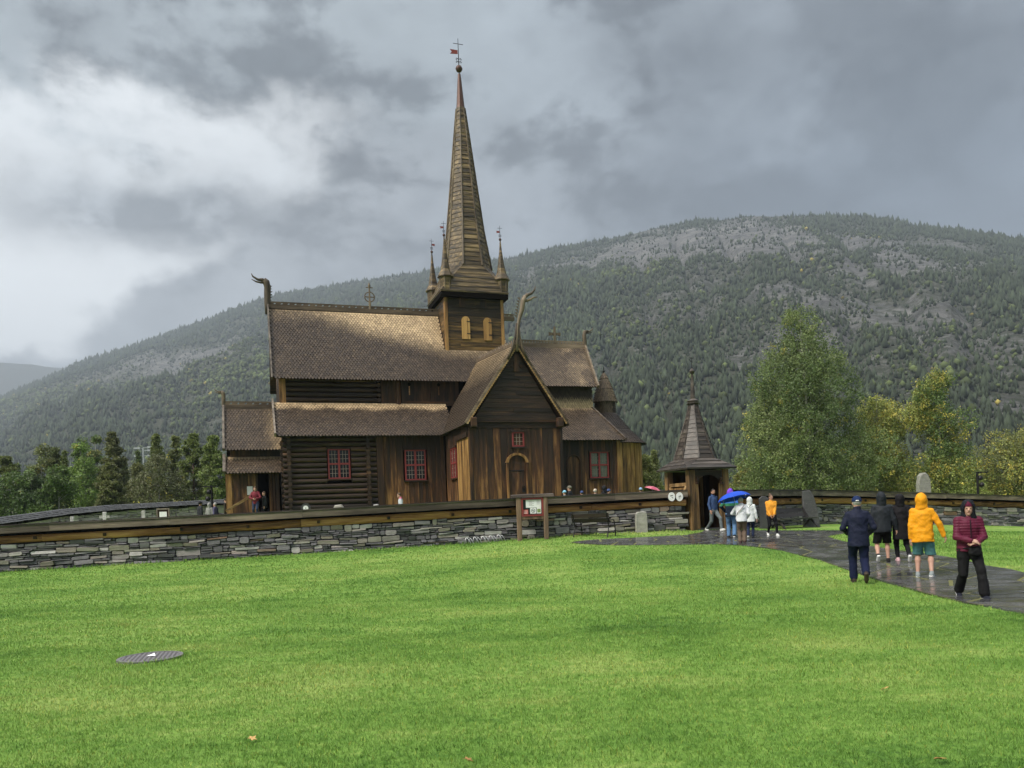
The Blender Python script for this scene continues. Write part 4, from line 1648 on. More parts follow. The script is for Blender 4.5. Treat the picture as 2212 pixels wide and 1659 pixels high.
for i, (a, b, z0, z1) in enumerate(((11.46, 12.0, 12.86, 14.32), (12.92, 13.46, 12.82, 14.30))):
    n = 9
    cxm, r = (a + b) / 2, (b - a) / 2
    arc = [(cxm + r * math.cos(q), z1 - r + r * math.sin(q)) for q in np.linspace(0, math.pi, n)]
    mb = MB()
    mb.prism([tf(p, 0.05, q) for p, q in [(a, z0), (b, z0)] + arc], (0, -1, 0), 0.05)
    sh = mb.build('shutter', MATS['shutter'], tower)
    for zz_ in (z0 + 0.32, z1 - 0.36):
        mb = MB()
        slab(mb, tf, cxm + 0.06, b + 0.10, zz_, zz_ + 0.055, 0.102, 0.118)
        mb.build('hinge', MATS['iron'], sh)
    mb = MB()
    slab(mb, tf, cxm + 0.10, cxm + 0.125, z0, z1 - r * 0.3, 0.101, 0.112)
    mb.build('cover_strip', MATS['gold_v'], sh)
for a, b in ((11.35, 11.75), (12.75, 13.15)):
    mb = MB()
    slab(mb, tf, a, b, 14.92, 15.5, 0.05, 0.075)
    mb.build('vent_hatch', MATS['tar_v'], tower)
# flared skirt between the square tower and the octagonal spire
SC_X, SC_Y = (TX0 + TX1) / 2 + 0.05, (TY0 + TY1) / 2
SK0, SK1, TIP = 15.86, 17.72, 30.72
ex0, ex1, ey0, ey1 = TX0 - 0.30, TX1 + 0.30, TY0 - 0.38, TY1 + 0.38
mb = MB()
mb.box(ex0 + 0.02, ex1 - 0.02, ey0 + 0.02, ey1 - 0.02, TZ - 0.06, SK0 - 0.03)
mb.build('eave', MATS['void'], tower)
OR_ = 1.62
oct_ = [(SC_X + OR_ * math.cos(R_(22.5 + 45 * i)) / math.cos(R_(22.5)) * 0.93, SC_Y + OR_ * math.sin(R_(22.5 + 45 * i)) / math.cos(R_(22.5)) * 0.93) for i in range(8)]
sq = [(ex1, ey1), (ex0, ey1), (ex0, ey0), (ex1, ey0)]
mb = MB()
mb.prism([(x, y, SK0) for x, y in sq], (0, 0, -1), 0.06)
skirt = mb.build('spire_skirt', MATS['spire_h'], church)


def band_faces(c00, c01, c10, c11, n, name, parent, mat, th=0.03):
    """boards between the edge c00-c01 (bottom) and c10-c11 (top), n courses"""
    c00, c01, c10, c11 = map(Vector, (c00, c01, c10, c11))
    nm = (c01 - c00).cross(c10 - c00) if (c10 - c00).length > 1e-6 else (c01 - c00).cross(c11 - c00)
    if nm.length < 1e-8:
        nm = (c11 - c10).cross(c00 - c10)
    nm.normalize()
    mid = (c00 + c01 + c10 + c11) / 4 - Vector((SC_X, SC_Y, 0))
    for i in range(n):
        t0, t1 = i / n, (i + 1) / n
        a, b, c, d = c00.lerp(c10, t0), c01.lerp(c11, t0), c01.lerp(c11, t1), c00.lerp(c10, t1)
        o1, o2 = nm * random.uniform(0.030, 0.045), nm * 0.012
        mb = MB()
        mb.hexa([a - nm * 0.03, b - nm * 0.03, b + o1, a + o1, d - nm * 0.03, c - nm * 0.03, c + o2, d + o2])
        mb.build(name, MATS[mat], parent)


def outward(c0, c1, d0, d1, cx_, cy_):
    n = (Vector(c1) - Vector(c0)).cross(Vector(d0) - Vector(c0) if (Vector(d0) - Vector(c0)).length > 1e-6 else Vector(d1) - Vector(c0))
    m_ = (Vector(c0) + Vector(c1) + Vector(d0) + Vector(d1)) / 4
    return n.dot(Vector((m_.x - cx_, m_.y - cy_, 0))) >= 0


cur = MB()
tops = [(x, y, SK1) for x, y in oct_]
sqz = [(x, y, SK0) for x, y in sq]
# octagon corners 0..7 at 22.5,67.5,...; square corner i sits between octagon corners 2i and 2i+1
for i in range(4):
    o0, o1 = tops[2 * i], tops[2 * i + 1]
    s = sqz[i]
    cur.add([s, o0, o1], [(0, 1, 2)])
    n2 = tops[(2 * i + 2) % 8]
    s2 = sqz[(i + 1) % 4]
    cur.add([s, o1, n2, s2], [(0, 1, 2, 3)])
cur.build('skirt_core', MATS['void'], skirt)
for i in (1, 2):              # west and south faces, and the small corner faces towards the photographer
    pairs = [(sqz[i], sqz[(i + 1) % 4], tops[2 * i + 1], tops[(2 * i + 2) % 8])]
    for c in pairs:
        c = c if outward(*c, SC_X, SC_Y) else (c[1], c[0], c[3], c[2])
        band_faces(*c, 6, 'board', skirt, 'spire_h')
for i in (1, 2, 3):
    s = Vector(sqz[i])
    c = (s, s, tops[2 * i], tops[2 * i + 1])
    n = (Vector(c[3]) - s).cross(Vector(c[2]) - s)
    if n.dot(Vector((s.x - SC_X, s.y - SC_Y, 0.5))) < 0:
        c = (s, s, c[3], c[2])
    mb = MB()
    nn = (Vector(c[2]) - s).cross(Vector(c[3]) - s).normalized()
    if nn.z < 0:
        nn = -nn
    mb.prism([s, c[2], c[3]], nn, 0.03)
    mb.build('corner_face', MATS['spire_h'], skirt)
# spire
SR = [(OR_ * 0.93 / math.cos(R_(22.5)), SK1), (1.20, 20.4), (0.86, 23.4), (0.55, 26.2), (0.28, 28.6)]
mb = MB()
mb.lathe([(r - 0.03, z) for r, z in SR], 8, (SC_X, SC_Y, 0), a0=R_(22.5))
spire = mb.build('spire', MATS['void'], church)
for i in range(8):
    a0, a1 = R_(22.5 + 45 * i), R_(67.5 + 45 * i)
    if math.sin((a0 + a1) / 2) > 0.75:
        continue
    pt = lambda r, a, z: Vector((SC_X + r * math.cos(a), SC_Y + r * math.sin(a), z))
    for (r0, z0), (r1, z1) in zip(SR, SR[1:]):
        c = (pt(r0, a0, z0), pt(r0, a1, z0), pt(r1, a0, z1), pt(r1, a1, z1))
        band_faces(*c, max(3, round((z1 - z0) / 0.30)), 'board', spire, 'spire_h')
    mb = MB()
    mb.tube([pt(r + 0.035, a0, z) for r, z in SR], [0.075, 0.065, 0.055, 0.045, 0.03], 5)
    mb.build('hip_batten', MATS['carved'], spire)
mb = MB()
mb.lathe([(0.33, 28.3), (0.27, 28.75), (0.20, 29.6), (0.14, 30.4), (0.09, 30.9)], 8, (SC_X, SC_Y, 0), a0=R_(22.5))
mb.build('spire_cap', MATS['copper'], spire)


def vane(c, z, k, parent, flag_dir=-1, ball=0.19):
    mb = MB()
    mb.tube([(c[0], c[1], z), (c[0], c[1], z + 2.15 * k)], [0.030 * k + 0.006, 0.012 * k + 0.004], 6)
    o = mb.build('weather_vane', MATS['iron'], parent)
    mb = MB()
    b = ball
    mb.lathe([(0.01, z + 0.35 * k - b), (b * 0.7, z + 0.35 * k - b * 0.7), (b, z + 0.35 * k), (b * 0.7, z + 0.35 * k + b * 0.7), (0.01, z + 0.35 * k + b)], 10, (c[0], c[1], 0))
    mb.build('ball', MATS['copper'], o, smooth=True)
    mb = MB()
    for s in (-1, 1):
        for h in (0.75, 0.92):
            mb.tube([(c[0] + s * 0.02, c[1], z + h * k), (c[0] + s * 0.13 * k, c[1], z + (h + 0.06) * k), (c[0] + s * 0.17 * k, c[1], z + (h - 0.02) * k), (c[0] + s * 0.10 * k, c[1], z + (h - 0.03) * k)], 0.016 * k + 0.006, 5)
    mb.tube([(c[0] - 0.30 * k, c[1], z + 1.83 * k), (c[0] + 0.30 * k, c[1], z + 1.83 * k)], 0.014 * k + 0.005, 5)
    mb.build('scrollwork', MATS['iron'], o)
    mb = MB()
    x0, x1 = c[0] + flag_dir * 0.05 * k, c[0] + flag_dir * 0.52 * k
    mb.prism([(x0, c[1] - 0.012, z + 1.22 * k), (x1, c[1] - 0.012, z + 1.18 * k), (x1 - flag_dir * 0.12 * k, c[1] - 0.012, z + 1.32 * k), (x1, c[1] - 0.012, z + 1.45 * k), (x0, c[1] - 0.012, z + 1.45 * k)], (0, 1, 0), 0.024)
    mb.build('flag', MATS['vane_red'], o)


vane((SC_X, SC_Y), 30.85, 1.12, spire, ball=0.24)
for i, (px, py) in enumerate(((TX0 + 0.12, TY0 - 0.05), (TX1 - 0.02, TY0 - 0.05), (TX0 + 0.05, TY1 + 0.05), (TX1 - 0.05, TY1 + 0.05))):
    mb = MB()
    mb.lathe([(0.30, 15.75), (0.37, 15.95), (0.40, 16.75)], 8, (px, py, 0), a0=R_(22.5))
    pin = mb.build('pinnacle', MATS['spire_h'], church)
    mb = MB()
    mb.lathe([(0.53, 16.752), (0.53, 16.80), (0.31, 17.22), (0.19, 17.9), (0.09, 18.7), (0.035, 19.40)], 8, (px, py, 0), a0=R_(22.5))
    mb.build('pinnacle_roof', MATS['spire_h'], pin)
    mb = MB()
    for q in range(8):
        a = R_(22.5 + 45 * q)
        mb.tube([(px + r * math.cos(a), py + r * math.sin(a), z_) for r, z_ in ((0.375, 15.95), (0.405, 16.75))], 0.022, 4)
    mb.build('corner_battens', MATS['carved'], pin)
    vane((px, py), 19.28, 0.50, pin, flag_dir=(-1, -1, 1, 1)[i], ball=0.095)

# --- south transept
PY, PX0, PX1, PXM = -5.2, 9.42, 14.72, 12.18
GZ, AZ_ = 6.52, 10.62
mb = MB()
mb.box(PX0 + 0.08, PX1 - 0.08, PY + 0.08, 1.0, YB, 6.5)
mb.prism([(PX0 + 0.1, PY + 0.02, 6.5), (PX1 - 0.1, PY + 0.02, 6.5), (PXM, PY + 0.02, 10.45)], (0, 1, 0), 5.0)
trans = mb.build('transept', MATS['void'], church)
pf, pwf = S_(PY), W_(PX0)
dr = (11.52, 12.52, 4.72)
wn = (11.80, 12.48, 5.18, 5.98)
planks(pf, PX0 + 0.16, PX1 - 0.16, YB, 6.20, 'trans_v', trans, (0.34, 0.50), holes=[(dr[0], dr[1], 1.2, dr[2]), ])
for a, b in ((PX0 - 0.02, PX0 + 0.155), (PX1 - 0.155, PX1 + 0.02)):
    mb = MB()
    slab(mb, pf, a, b, YB, 6.5, -0.15, 0.09)
    mb.build('corner_post', MATS['tar_v'], trans)
mb = MB()
slab(mb, pf, PX0 + 0.16, PX1 - 0.16, 6.205, 6.50, -0.04, 0.075)
mb.build('wall_plate', MATS['tar_h'], trans)
window(pf, wn[0], wn[1], wn[2], wn[3], trans, cols=3, rows=3, two=False)
# door with arched head
mb = MB()
arc = [((dr[0] + dr[1]) / 2 + 0.5 * math.cos(q), 4.22 + 0.5 * math.sin(q)) for q in np.linspace(0, math.pi, 13)]
mb.prism([pf(a, -0.02, b) for a, b in [(dr[0], YB), (dr[1], YB)] + arc], (0, -1, 0), 0.05)
door = mb.build('door', MATS['trans_v'], trans)
mb = MB()
cxd = (dr[0] + dr[1]) / 2
ro, ri = 0.66, 0.50
pts_o = [(cxd + ro * math.cos(q), 4.24 + ro * 0.92 * math.sin(q)) for q in np.linspace(0.12, math.pi - 0.12, 13)]
pts_i = [(cxd + ri * math.cos(q), 4.26 + ri * 0.92 * math.sin(q)) for q in np.linspace(math.pi - 0.12, 0.12, 13)]
for k in range(12):
    mb.prism([pf(*q) for q in [(pts_o[k][0], 0.03, pts_o[k][1]), (pts_o[k + 1][0], 0.03, pts_o[k + 1][1]), (pts_i[11 - k][0], 0.03, pts_i[11 - k][1]), (pts_i[12 - k][0], 0.03, pts_i[12 - k][1])]], (0, -1, 0), 0.13)
mb.build('arch_moulding', MATS['gold_v'], door)
for sx in (dr[0] - 0.06, dr[1] + 0.06):
    mb = MB()
    slab(mb, pf, sx - 0.055, sx + 0.055, YB, 4.28, 0.0, 0.12)
    mb.build('door_jamb', MATS['trans_v'], door)
for zh in (1.75, 3.85):
    mb = MB()
    slab(mb, pf, dr[0] + 0.05, dr[1] - 0.12, zh, zh + 0.055, 0.032, 0.05)
    mb.build('strap_hinge', MATS['iron'], door)
mb = MB()
slab(mb, pf, dr[1] - 0.24, dr[1] - 0.08, 2.72, 2.92, 0.032, 0.06)
mb.tube([pf(dr[1] - 0.16 + 0.07 * math.cos(q), 0.07, 2.98 + 0.07 * math.sin(q)) for q in np.linspace(0, 2 * math.pi, 13)], 0.018, 5)
mb.build('lock_and_ring', MATS['iron'], door)
# transept west wall with its narrow window
wx = (-2.45, -1.30, 3.72, 5.45)
planks(pwf, PY + 0.15, -2.65, YB, 5.75, 'gold_v', trans, (0.22, 0.34))
planks(pwf, -2.65, 0.0, YB, 6.4, 'trans_v', trans, (0.24, 0.36), holes=[(wx[0] - 0.1, wx[1] + 0.1, wx[2] - 0.09, wx[3] + 0.09)])
window(pwf, *wx, trans)
mb = MB()
slab(mb, pwf, PY + 0.15, -2.65, 5.76, 6.02, 0.0, 0.14)
mb.build('rail', MATS['tar_h'], trans)
planks(pwf, PY + 0.15, -2.65, 6.03, 6.6, 'tar_v', trans, (0.3, 0.4))
# tie beam under the gable with its projecting ends
mb = MB()
mb.box(PX0 + 0.1, PX1 - 0.1, PY - 0.16, PY + 0.0, 6.505, 6.60)
mb.build('tie_beam', MATS['tar_h'], trans)
for sx in (PX0 + 0.18, PX1 - 0.18):
    mb = MB()
    mb.box(sx - 0.17, sx + 0.17, PY - 0.42, PY + 0.1, 6.22, 6.74)
    mb.build('beam_end', MATS['tar_h'], trans, bevel=0.03)
# gable boards
gl, gr = PX0 + 0.20, PX1 - 0.20
z = 6.615
while z < 10.3:
    h = random.uniform(0.17, 0.29)
    k0, k1 = (z - 6.6) / (10.45 - 6.6), (min(z + h, 10.4) - 6.6) / (10.45 - 6.6)
    a0, b0 = gl + (PXM - gl) * k0, gr + (PXM - gr) * k0
    a1, b1 = gl + (PXM - gl) * k1, gr + (PXM - gr) * k1
    cut = [0, 1] if (random.random() < 0.45 or z > 9.3) else [0, random.uniform(0.35, 0.7), 1]
    for c0, c1 in zip(cut, cut[1:]):
        mb = MB()
        d1 = random.uniform(0.10, 0.135)
        zz0, zz1 = z + 0.004, z + h - 0.004
        q = [(a0 + (b0 - a0) * c0, zz0), (a0 + (b0 - a0) * c1 - 0.004, zz0), (a1 + (b1 - a1) * c1 - 0.004, zz1), (a1 + (b1 - a1) * c0, zz1)]
        mb.prism([pf(p[0], 0.0, p[1]) for p in q], (0, -1, 0), d1)
        mb.build('gable_board', MATS['gable_h'], trans)
    z += h
mb = MB()
mb.prism([pf(PXM - 0.17, 0.14, 9.25), pf(PXM + 0.17, 0.14, 9.25), pf(PXM + 0.14, 0.14, 10.2), pf(PXM - 0.14, 0.14, 10.2)], (0, -1, 0), 0.03)
mb.build('apex_board', MATS['trans_v'], trans)
for sx in (PXM - 0.26, PXM + 0.26):
    mb = MB()
    mb.prism([pf(sx + 0.08 * math.cos(q), 0.14, 9.55 + 0.08 * math.sin(q)) for q in np.linspace(0, 2 * math.pi, 13)[:-1]], (0, -1, 0), 0.03)
    mb.build('roundel', MATS['tar_h'], trans)
# transept roof: steep slopes overhanging the gable
RF, RB, RZF, RZB = PY - 0.30, 2.0, 10.74, 11.25
EXL, EXR, EZT = PX0 - 0.28, PX1 + 0.28, 6.42
tr_w = sheet((PXM, RB, RZB), (PXM, RF, RZF), (EXL, RB, EZT), (EXL, RF, EZT), 'transept_roof', church)
sheet((PXM, RB, RZB), (PXM, RF, RZF), (EXR, RB, EZT), (EXR, RF, EZT), 'east_slope', tr_w)


def clip_tr(p):
    """transept shingles stop where they meet the nave roof, the clerestory and the aisle roof"""
    if p.y > EY and p.z < EZ + (p.y - EY) * (RZ - EZ) / (RY - EY):
        return False
    if p.y > AE[0] - 0.05 and p.z < 8.56:
        return p.z > AE[1] + (p.y - AE[0]) * (AT[1] - AE[1]) / (AT[0] - AE[0]) - 0.03
    return p.y < 2.1


roof_quad((PXM, RB, RZB), (PXM, RF, RZF), (EXL, RB, EZT), (EXL, RF, EZT), 'transept', w_=0.17, row=0.155, clip=clip_tr,
          paleness=lambda p: 0.03 + 0.42 * min(max((p.z - 8.9) / 1.8, 0), 1) * (0.6 + 0.8 * float(vnoise(p.y * 0.8, p.z))))
roof_quad((PXM, RF, RZF), (PXM, RB, RZB), (EXR, RF, EZT), (EXR, RB, EZT), 'transept', w_=0.2, row=0.2, paleness=lambda p: 0.1)
for ex in (EXL, EXR):
    sg = 1 if ex < PXM else -1
    d = Vector((ex - PXM, 0, EZT - RZF))
    L = d.length
    d.normalize()
    nrm = Vector((-sg * abs(d.z), 0, abs(d.x)))
    mb = MB()
    a0 = Vector((PXM, RF - 0.05, RZF + 0.03))
    mb.beam(a0 - d * 0.0, a0 + d * L, 0.05, 0.13, up=nrm)
    vb = mb.build('verge_board', MATS['ridge_x'], tr_w)
    mb = MB()
    n = int(L / 0.135)
    for i in range(n):
        c = a0 + d * (L * (i + 0.5) / n) - nrm * 0.075 + Vector((0, -0.028, 0))
        mb.prism([c + d * (0.066 * math.cos(q)) + nrm * (0.085 * math.sin(q)) for q in np.linspace(math.pi, 2 * math.pi, 7)] , (0, 1, 0), 0.045)
    mb.build('scalloped_edge', MATS['handrail'], vb)
board('back_verge', (EXL + 0.02, AE[0] - 0.10, EZT - 0.02), (EXL + 1.30, AE[0] + 1.15, EZT + 1.95), 0.10, 0.10, tr_w, 'ridge_x', up=(-0.8, 0, 0.5))
# ridge cresting of the transept, curving up into the tall dragon
mb = MB()
mb.hexa([(PXM - 0.09, RF, RZF - 0.05), (PXM + 0.09, RF, RZF - 0.05), (PXM + 0.09, RB, RZB - 0.05), (PXM - 0.09, RB, RZB - 0.05), (PXM - 0.09, RF, RZF + 0.10), (PXM + 0.09, RF, RZF + 0.10), (PXM + 0.09, RB, RZB + 0.10), (PXM - 0.09, RB, RZB + 0.10)])
for i in range(20):
    t = i / 20
    y, z = RF + (RB - RF) * t, RZF + (RZB - RZF) * t + 0.10
    mb.add([(PXM - 0.03, y, z), (PXM - 0.03, y + 0.2, z), (PXM - 0.03, y + 0.12, z + 0.2), (PXM + 0.03, y, z), (PXM + 0.03, y + 0.2, z), (PXM + 0.03, y + 0.12, z + 0.2)],
           [(0, 1, 2), (3, 5, 4), (0, 2, 5, 3), (1, 4, 5, 2)])
mb.build('ridge_crest', MATS['ridge_x'], tr_w)
mb = MB()
dpth = [(PXM - 0.02, RF - 0.08, 10.3), (PXM + 0.0, RF - 0.10, 10.9), (PXM + 0.04, RF - 0.12, 11.5), (PXM + 0.16, RF - 0.14, 12.05), (PXM + 0.33, RF - 0.15, 12.55), (PXM + 0.40, RF - 0.16, 13.0), (PXM + 0.52, RF - 0.16, 13.28)]
mb.tube(dpth, [0.08, 0.085, 0.08, 0.095, 0.13, 0.145, 0.11], 8, (1.0, 1.1), up=(0, 1, 0))
dr_t = mb.build('dragon_head', MATS['carved'], tr_w, smooth=True)
mb = MB()
mb.tube([(PXM + 0.44, RF - 0.16, 13.16), (PXM + 0.66, RF - 0.16, 13.36), (PXM + 0.92, RF - 0.16, 13.46), (PXM + 1.10, RF - 0.16, 13.66), (PXM + 1.16, RF - 0.16, 13.84)], [0.12, 0.10, 0.075, 0.05, 0.02], 7)
mb.build('upper_jaw', MATS['carved'], dr_t, smooth=True)
mb = MB()
mb.tube([(PXM + 0.48, RF - 0.16, 13.02), (PXM + 0.78, RF - 0.16, 13.10), (PXM + 1.02, RF - 0.16, 13.24), (PXM + 1.24, RF - 0.16, 13.27)], [0.09, 0.07, 0.05, 0.02], 7)
mb.build('lower_jaw', MATS['carved'], dr_t, smooth=True)
mb = MB()
for i in range(7):
    t = 12.15 + i * 0.16
    x = PXM + 0.02 + (t - 12.1) * 0.22
    mb.add([(x, RF - 0.15, t - 0.08), (x - 0.17, RF - 0.15, t + 0.07), (x, RF - 0.15, t + 0.10), (x, RF - 0.06, t)], [(0, 1, 2), (0, 3, 1), (1, 3, 2), (0, 2, 3)])
mb.build('mane', MATS['carved'], dr_t)
for sg in (-1, 1):
    mb = MB()
    mb.tube([(PXM + sg * 0.55, RF - 0.10, 9.85), (PXM + sg * 0.30, RF - 0.12, 10.45), (PXM + sg * 0.12 + 0.02, RF - 0.13, 11.1), (PXM + sg * 0.06 + 0.06, RF - 0.14, 11.8)], [0.075, 0.07, 0.06, 0.05], 6)
    mb.build('carved_strap', MATS['carved'], dr_t, smooth=True)

# --- chancel
CRZ, CEZ = 12.92, 9.72
mb = MB()
mb.box(14.3, 20.78, 0.08, 9.0, YB, 6.2)
mb.box(14.3, 19.95, 2.08, 7.1, 6.2, 9.95)
chan = mb.build('chancel', MATS['void'], church)
hf = S_(0.0)
cw = (18.72, 20.0, 3.60, 5.26)
pd = (17.20, 17.98, 5.02)
planks(hf, 14.8, 18.35, YB, 6.2, 'tar_v', chan, (0.5, 0.75), holes=[(pd[0], pd[1], 1.2, pd[2])])
planks(hf, 18.35, 20.6, YB, 6.2, 'trans_v', chan, (0.26, 0.36), holes=[(cw[0] - 0.1, cw[1] + 0.1, cw[2] - 0.09, cw[3] + 0.09)])
mb = MB()
slab(mb, hf, 20.605, 20.86, YB, 6.3, -0.2, 0.11)
mb.build('corner_post', MATS['gold_v'], chan)
window(hf, *cw, chan, curtain=True)
mb = MB()
arc = [((pd[0] + pd[1]) / 2 + 0.39 * math.cos(q), 4.63 + 0.39 * math.sin(q)) for q in np.linspace(0, math.pi, 11)]
mb.prism([hf(a, -0.03, b) for a, b in [(pd[0], YB), (pd[1], YB)] + arc], (0, -1, 0), 0.04)
prd = mb.build('priest_door', MATS['tar_v'], chan)
mb = MB()
mb.tube([hf(pd[0] - 0.05, 0.05, YB)] + [hf((pd[0] + pd[1]) / 2 - 0.45 * math.cos(q), 0.05, 4.63 + 0.45 * math.sin(q)) for q in np.linspace(0, math.pi, 11)] + [hf(pd[1] + 0.05, 0.05, YB)], 0.055, 6)
mb.build('door_moulding', MATS['tar_v'], prd)
CE = (-0.45, 6.02)
CT = (2.02, 8.36)
croof = sheet((14.0, CT[0], CT[1]), (19.98, CT[0], CT[1]), (14.0, CE[0], CE[1]), (21.05, CE[0], CE[1]), 'chancel_lower_roof', church)
sheet((19.98, CT[0], CT[1]), (19.98, 7.2, CT[1]), (21.05, CE[0], CE[1]), (21.05, 9.6, CE[1]), 'hip_slope', croof)
roof_quad((14.6, CT[0], CT[1]), (19.96, CT[0], CT[1]), (14.6, CE[0], CE[1]), (21.0, CE[0], CE[1]), 'chancel_low',
          paleness=lambda p: 0.05 + 0.7 * min(max((p.z - 8.12) / 0.2, 0), 1) + 0.25 * max(0, float(vnoise(p.x * 2, p.z * 2)) - 0.6))
roof_quad((19.98, CT[0], CT[1]), (19.98, 5.0, CT[1]), (21.02, CE[0], CE[1]), (21.02, 6.0, CE[1]), 'chancel_low', w_=0.2, row=0.2)
board('hip_board', (19.97, CT[0] - 0.02, CT[1] + 0.05), (21.08, CE[0] - 0.05, CE[1] + 0.05), 0.16, 0.08, croof, 'ridge_x', up=(0.2, -0.5, 0.8))
# shingle-hung clerestory of the chancel
roof_quad((14.6, 2.06, 9.85), (19.95, 2.06, 9.85), (14.6, 2.02, 8.38), (19.95, 2.02, 8.38), 'chancel_wall', w_=0.165, row=0.13,
          paleness=lambda p: 0.0 + 0.95 * min(max((9.10 - p.z) / 0.45, 0), 1))
CEY = 1.50
chroof = sheet((14.2, RY, CRZ), (20.72, RY, CRZ), (14.2, CEY, CEZ), (20.1, CEY, CEZ), 'chancel_roof', church)
sheet((14.2, RY, CRZ), (20.72, RY, CRZ), (14.2, 2 * RY - CEY, CEZ), (20.1, 2 * RY - CEY, CEZ), 'north_slope', chroof)
roof_quad((14.4, RY, CRZ), (20.66, RY, CRZ), (14.4, CEY, CEZ), (20.05, CEY, CEZ), 'chancel',
          paleness=lambda p: 0.06 + 0.55 * max(0, float(fbm(p.x * 1.2, p.z * 1.5, 4.0, 3)) - 0.5) * 2 * min(max((p.x - 17) / 3, 0), 1) + 0.05)
mb = MB()
mb.beam((20.78, RY - 0.02, CRZ + 0.12), (20.16, CEY - 0.12, CEZ - 0.05), 0.12, 0.24, up=(0, -0.7, 0.7))
mb.build('bargeboard', MATS['carved'], chroof)
mb = MB()
mb.beam((20.78, RY + 0.02, CRZ + 0.12), (20.16, 2 * RY - CEY, CEZ - 0.05), 0.12, 0.24, up=(0, 0.7, 0.7))
mb.build('bargeboard', MATS['carved'], chroof)
mb = MB()
mb.prism([(19.9, 2.2, 9.7), (19.9, 7.0, 9.7), (19.9, RY, CRZ - 0.4)], (1, 0, 0), 0.1)
mb.build('east_gable', MATS['tar_v'], chroof)
crest(15.6, 20.75, RY, CRZ + 0.04, chroof, 24, h=0.40)
dragon('dragon_head', (20.80, RY, CRZ + 0.20), 1, 0.82, chroof)
mb = MB()
mb.box(18.46, 18.60, RY - 0.06, RY + 0.06, CRZ + 0.25, CRZ + 1.28)
mb.box(18.20, 18.459, RY - 0.05, RY + 0.05, CRZ + 0.82, CRZ + 0.98)
mb.box(18.601, 18.86, RY - 0.05, RY + 0.05, CRZ + 0.82, CRZ + 0.98)
for a, b in ((18.16, 0.90), (18.90, 0.90), (18.53, 1.30)):
    mb.box(a - 0.05, a + 0.05, RY - 0.055, RY + 0.055, CRZ + b - 0.11, CRZ + b + 0.11)
mb.build('ridge_cross', MATS['carved'], church)

# --- apse with its round turret
AX_, AY_ = 22.15, 4.6
AR = 2.42
mb = MB()
mb.lathe([(AR - 0.06, YB), (AR - 0.06, 6.1)], 24, (AX_, AY_, 0))
apse = mb.build('apse', MATS['void'], church)
na = 44
for i in range(na):
    a0, a1 = 2 * math.pi * i / na, 2 * math.pi * (i + 1) / na
    if 0.35 * math.pi < a0 < 0.65 * math.pi or math.cos(a0) < -0.75:
        continue
    mb = MB()
    ro = AR + random.uniform(-0.005, 0.03)
    p = [(AX_ + r * math.cos(a), AY_ + r * math.sin(a)) for r, a in ((AR - 0.1, a0), (ro, a0 + 0.004), (ro, a1 - 0.004), (AR - 0.1, a1))]
    mb.prism([(x, y, YB) for x, y in p], (0, 0, 1), 5.05)
    mb.build('plank', MATS['gold_v'], apse)


def cone_shingles(prof, cx_, cy_, key, w_, row, paleness, arc=(0, 2 * math.pi)):
    for (r0, z0), (r1, z1) in zip(prof, prof[1:]):          # from top to bottom
        sl = math.hypot(r1 - r0, z1 - z0)
        nr = max(1, round(sl / row))
        for k in range(nr):
            t = k / nr
            t2 = min(t + 2.0 / nr, 1.0 + 0.4 / nr)
            ra, za, rb, zb_ = r0 + (r1 - r0) * t, z0 + (z1 - z0) * t, r0 + (r1 - r0) * t2, z0 + (z1 - z0) * t2
            n = max(5, round(2 * math.pi * rb / w_))
            for i in range(n):
                a = 2 * math.pi * (i + (0.5 if k % 2 else 0)) / n
                if not arc[0] <= a <= arc[1]:
                    continue
                c = Vector((cx_ + ra * math.cos(a), cy_ + ra * math.sin(a), za))
                e = Vector((cx_ + rb * math.cos(a), cy_ + rb * math.sin(a), zb_))
                ax = Vector((-math.sin(a), math.cos(a), 0))
                d = e - c
                nm = d.cross(ax)
                nm = nm if nm.dot(Vector((math.cos(a), math.sin(a), 0.3))) > 0 else -nm
                shingle(c, ax, d.normalized(), nm.normalized(), 2 * math.pi * rb / n, d.length, tone_of(paleness(e)), key)


arcS = (math.pi * 0.75, math.pi * 2.0)
ap_prof = [(0.76, 8.3), (1.65, 7.1), (2.72, 6.05)]
mb = MB()
mb.lathe([(r - 0.03, z) for r, z in reversed(ap_prof)], 28, (AX_, AY_, 0))
aproof = mb.build('apse_roof', MATS['void'], church)
cone_shingles(ap_prof, AX_, AY_, 'apse', 0.18, 0.155, lambda p: 0.0, arcS)
mb = MB()
mb.lathe([(0.74, 7.9), (0.68, 8.5), (0.70, 9.25)], 24, (AX_, AY_, 0))
turret = mb.build('turret', MATS['void'], church)
cone_shingles([(0.70, 9.22), (0.71, 8.1)], AX_, AY_, 'turret', 0.13, 0.17, lambda p: 0.15 if p.x < AX_ + 0.2 else 0.0, arcS)  # paler to the west, browner to the east
mb = MB()
mb.lathe([(0.80, 9.16), (0.56, 10.0), (0.27, 10.75), (0.06, 11.16)], 20, (AX_, AY_, 0))
turoof = mb.build('turret_roof', MATS['void'], turret)
cone_shingles([(0.06, 11.20), (0.27, 10.78), (0.57, 10.02), (0.84, 9.12)], AX_, AY_, 'turret_cone', 0.14, 0.15, lambda p: 0.22, arcS)
mb = MB()
mb.lathe([(0.10, 11.05), (0.11, 11.16), (0.05, 11.22), (0.09, 11.32), (0.02, 11.42), (0.005, 11.60)], 8, (AX_, AY_, 0))
mb.build('finial', MATS['iron'], turret)

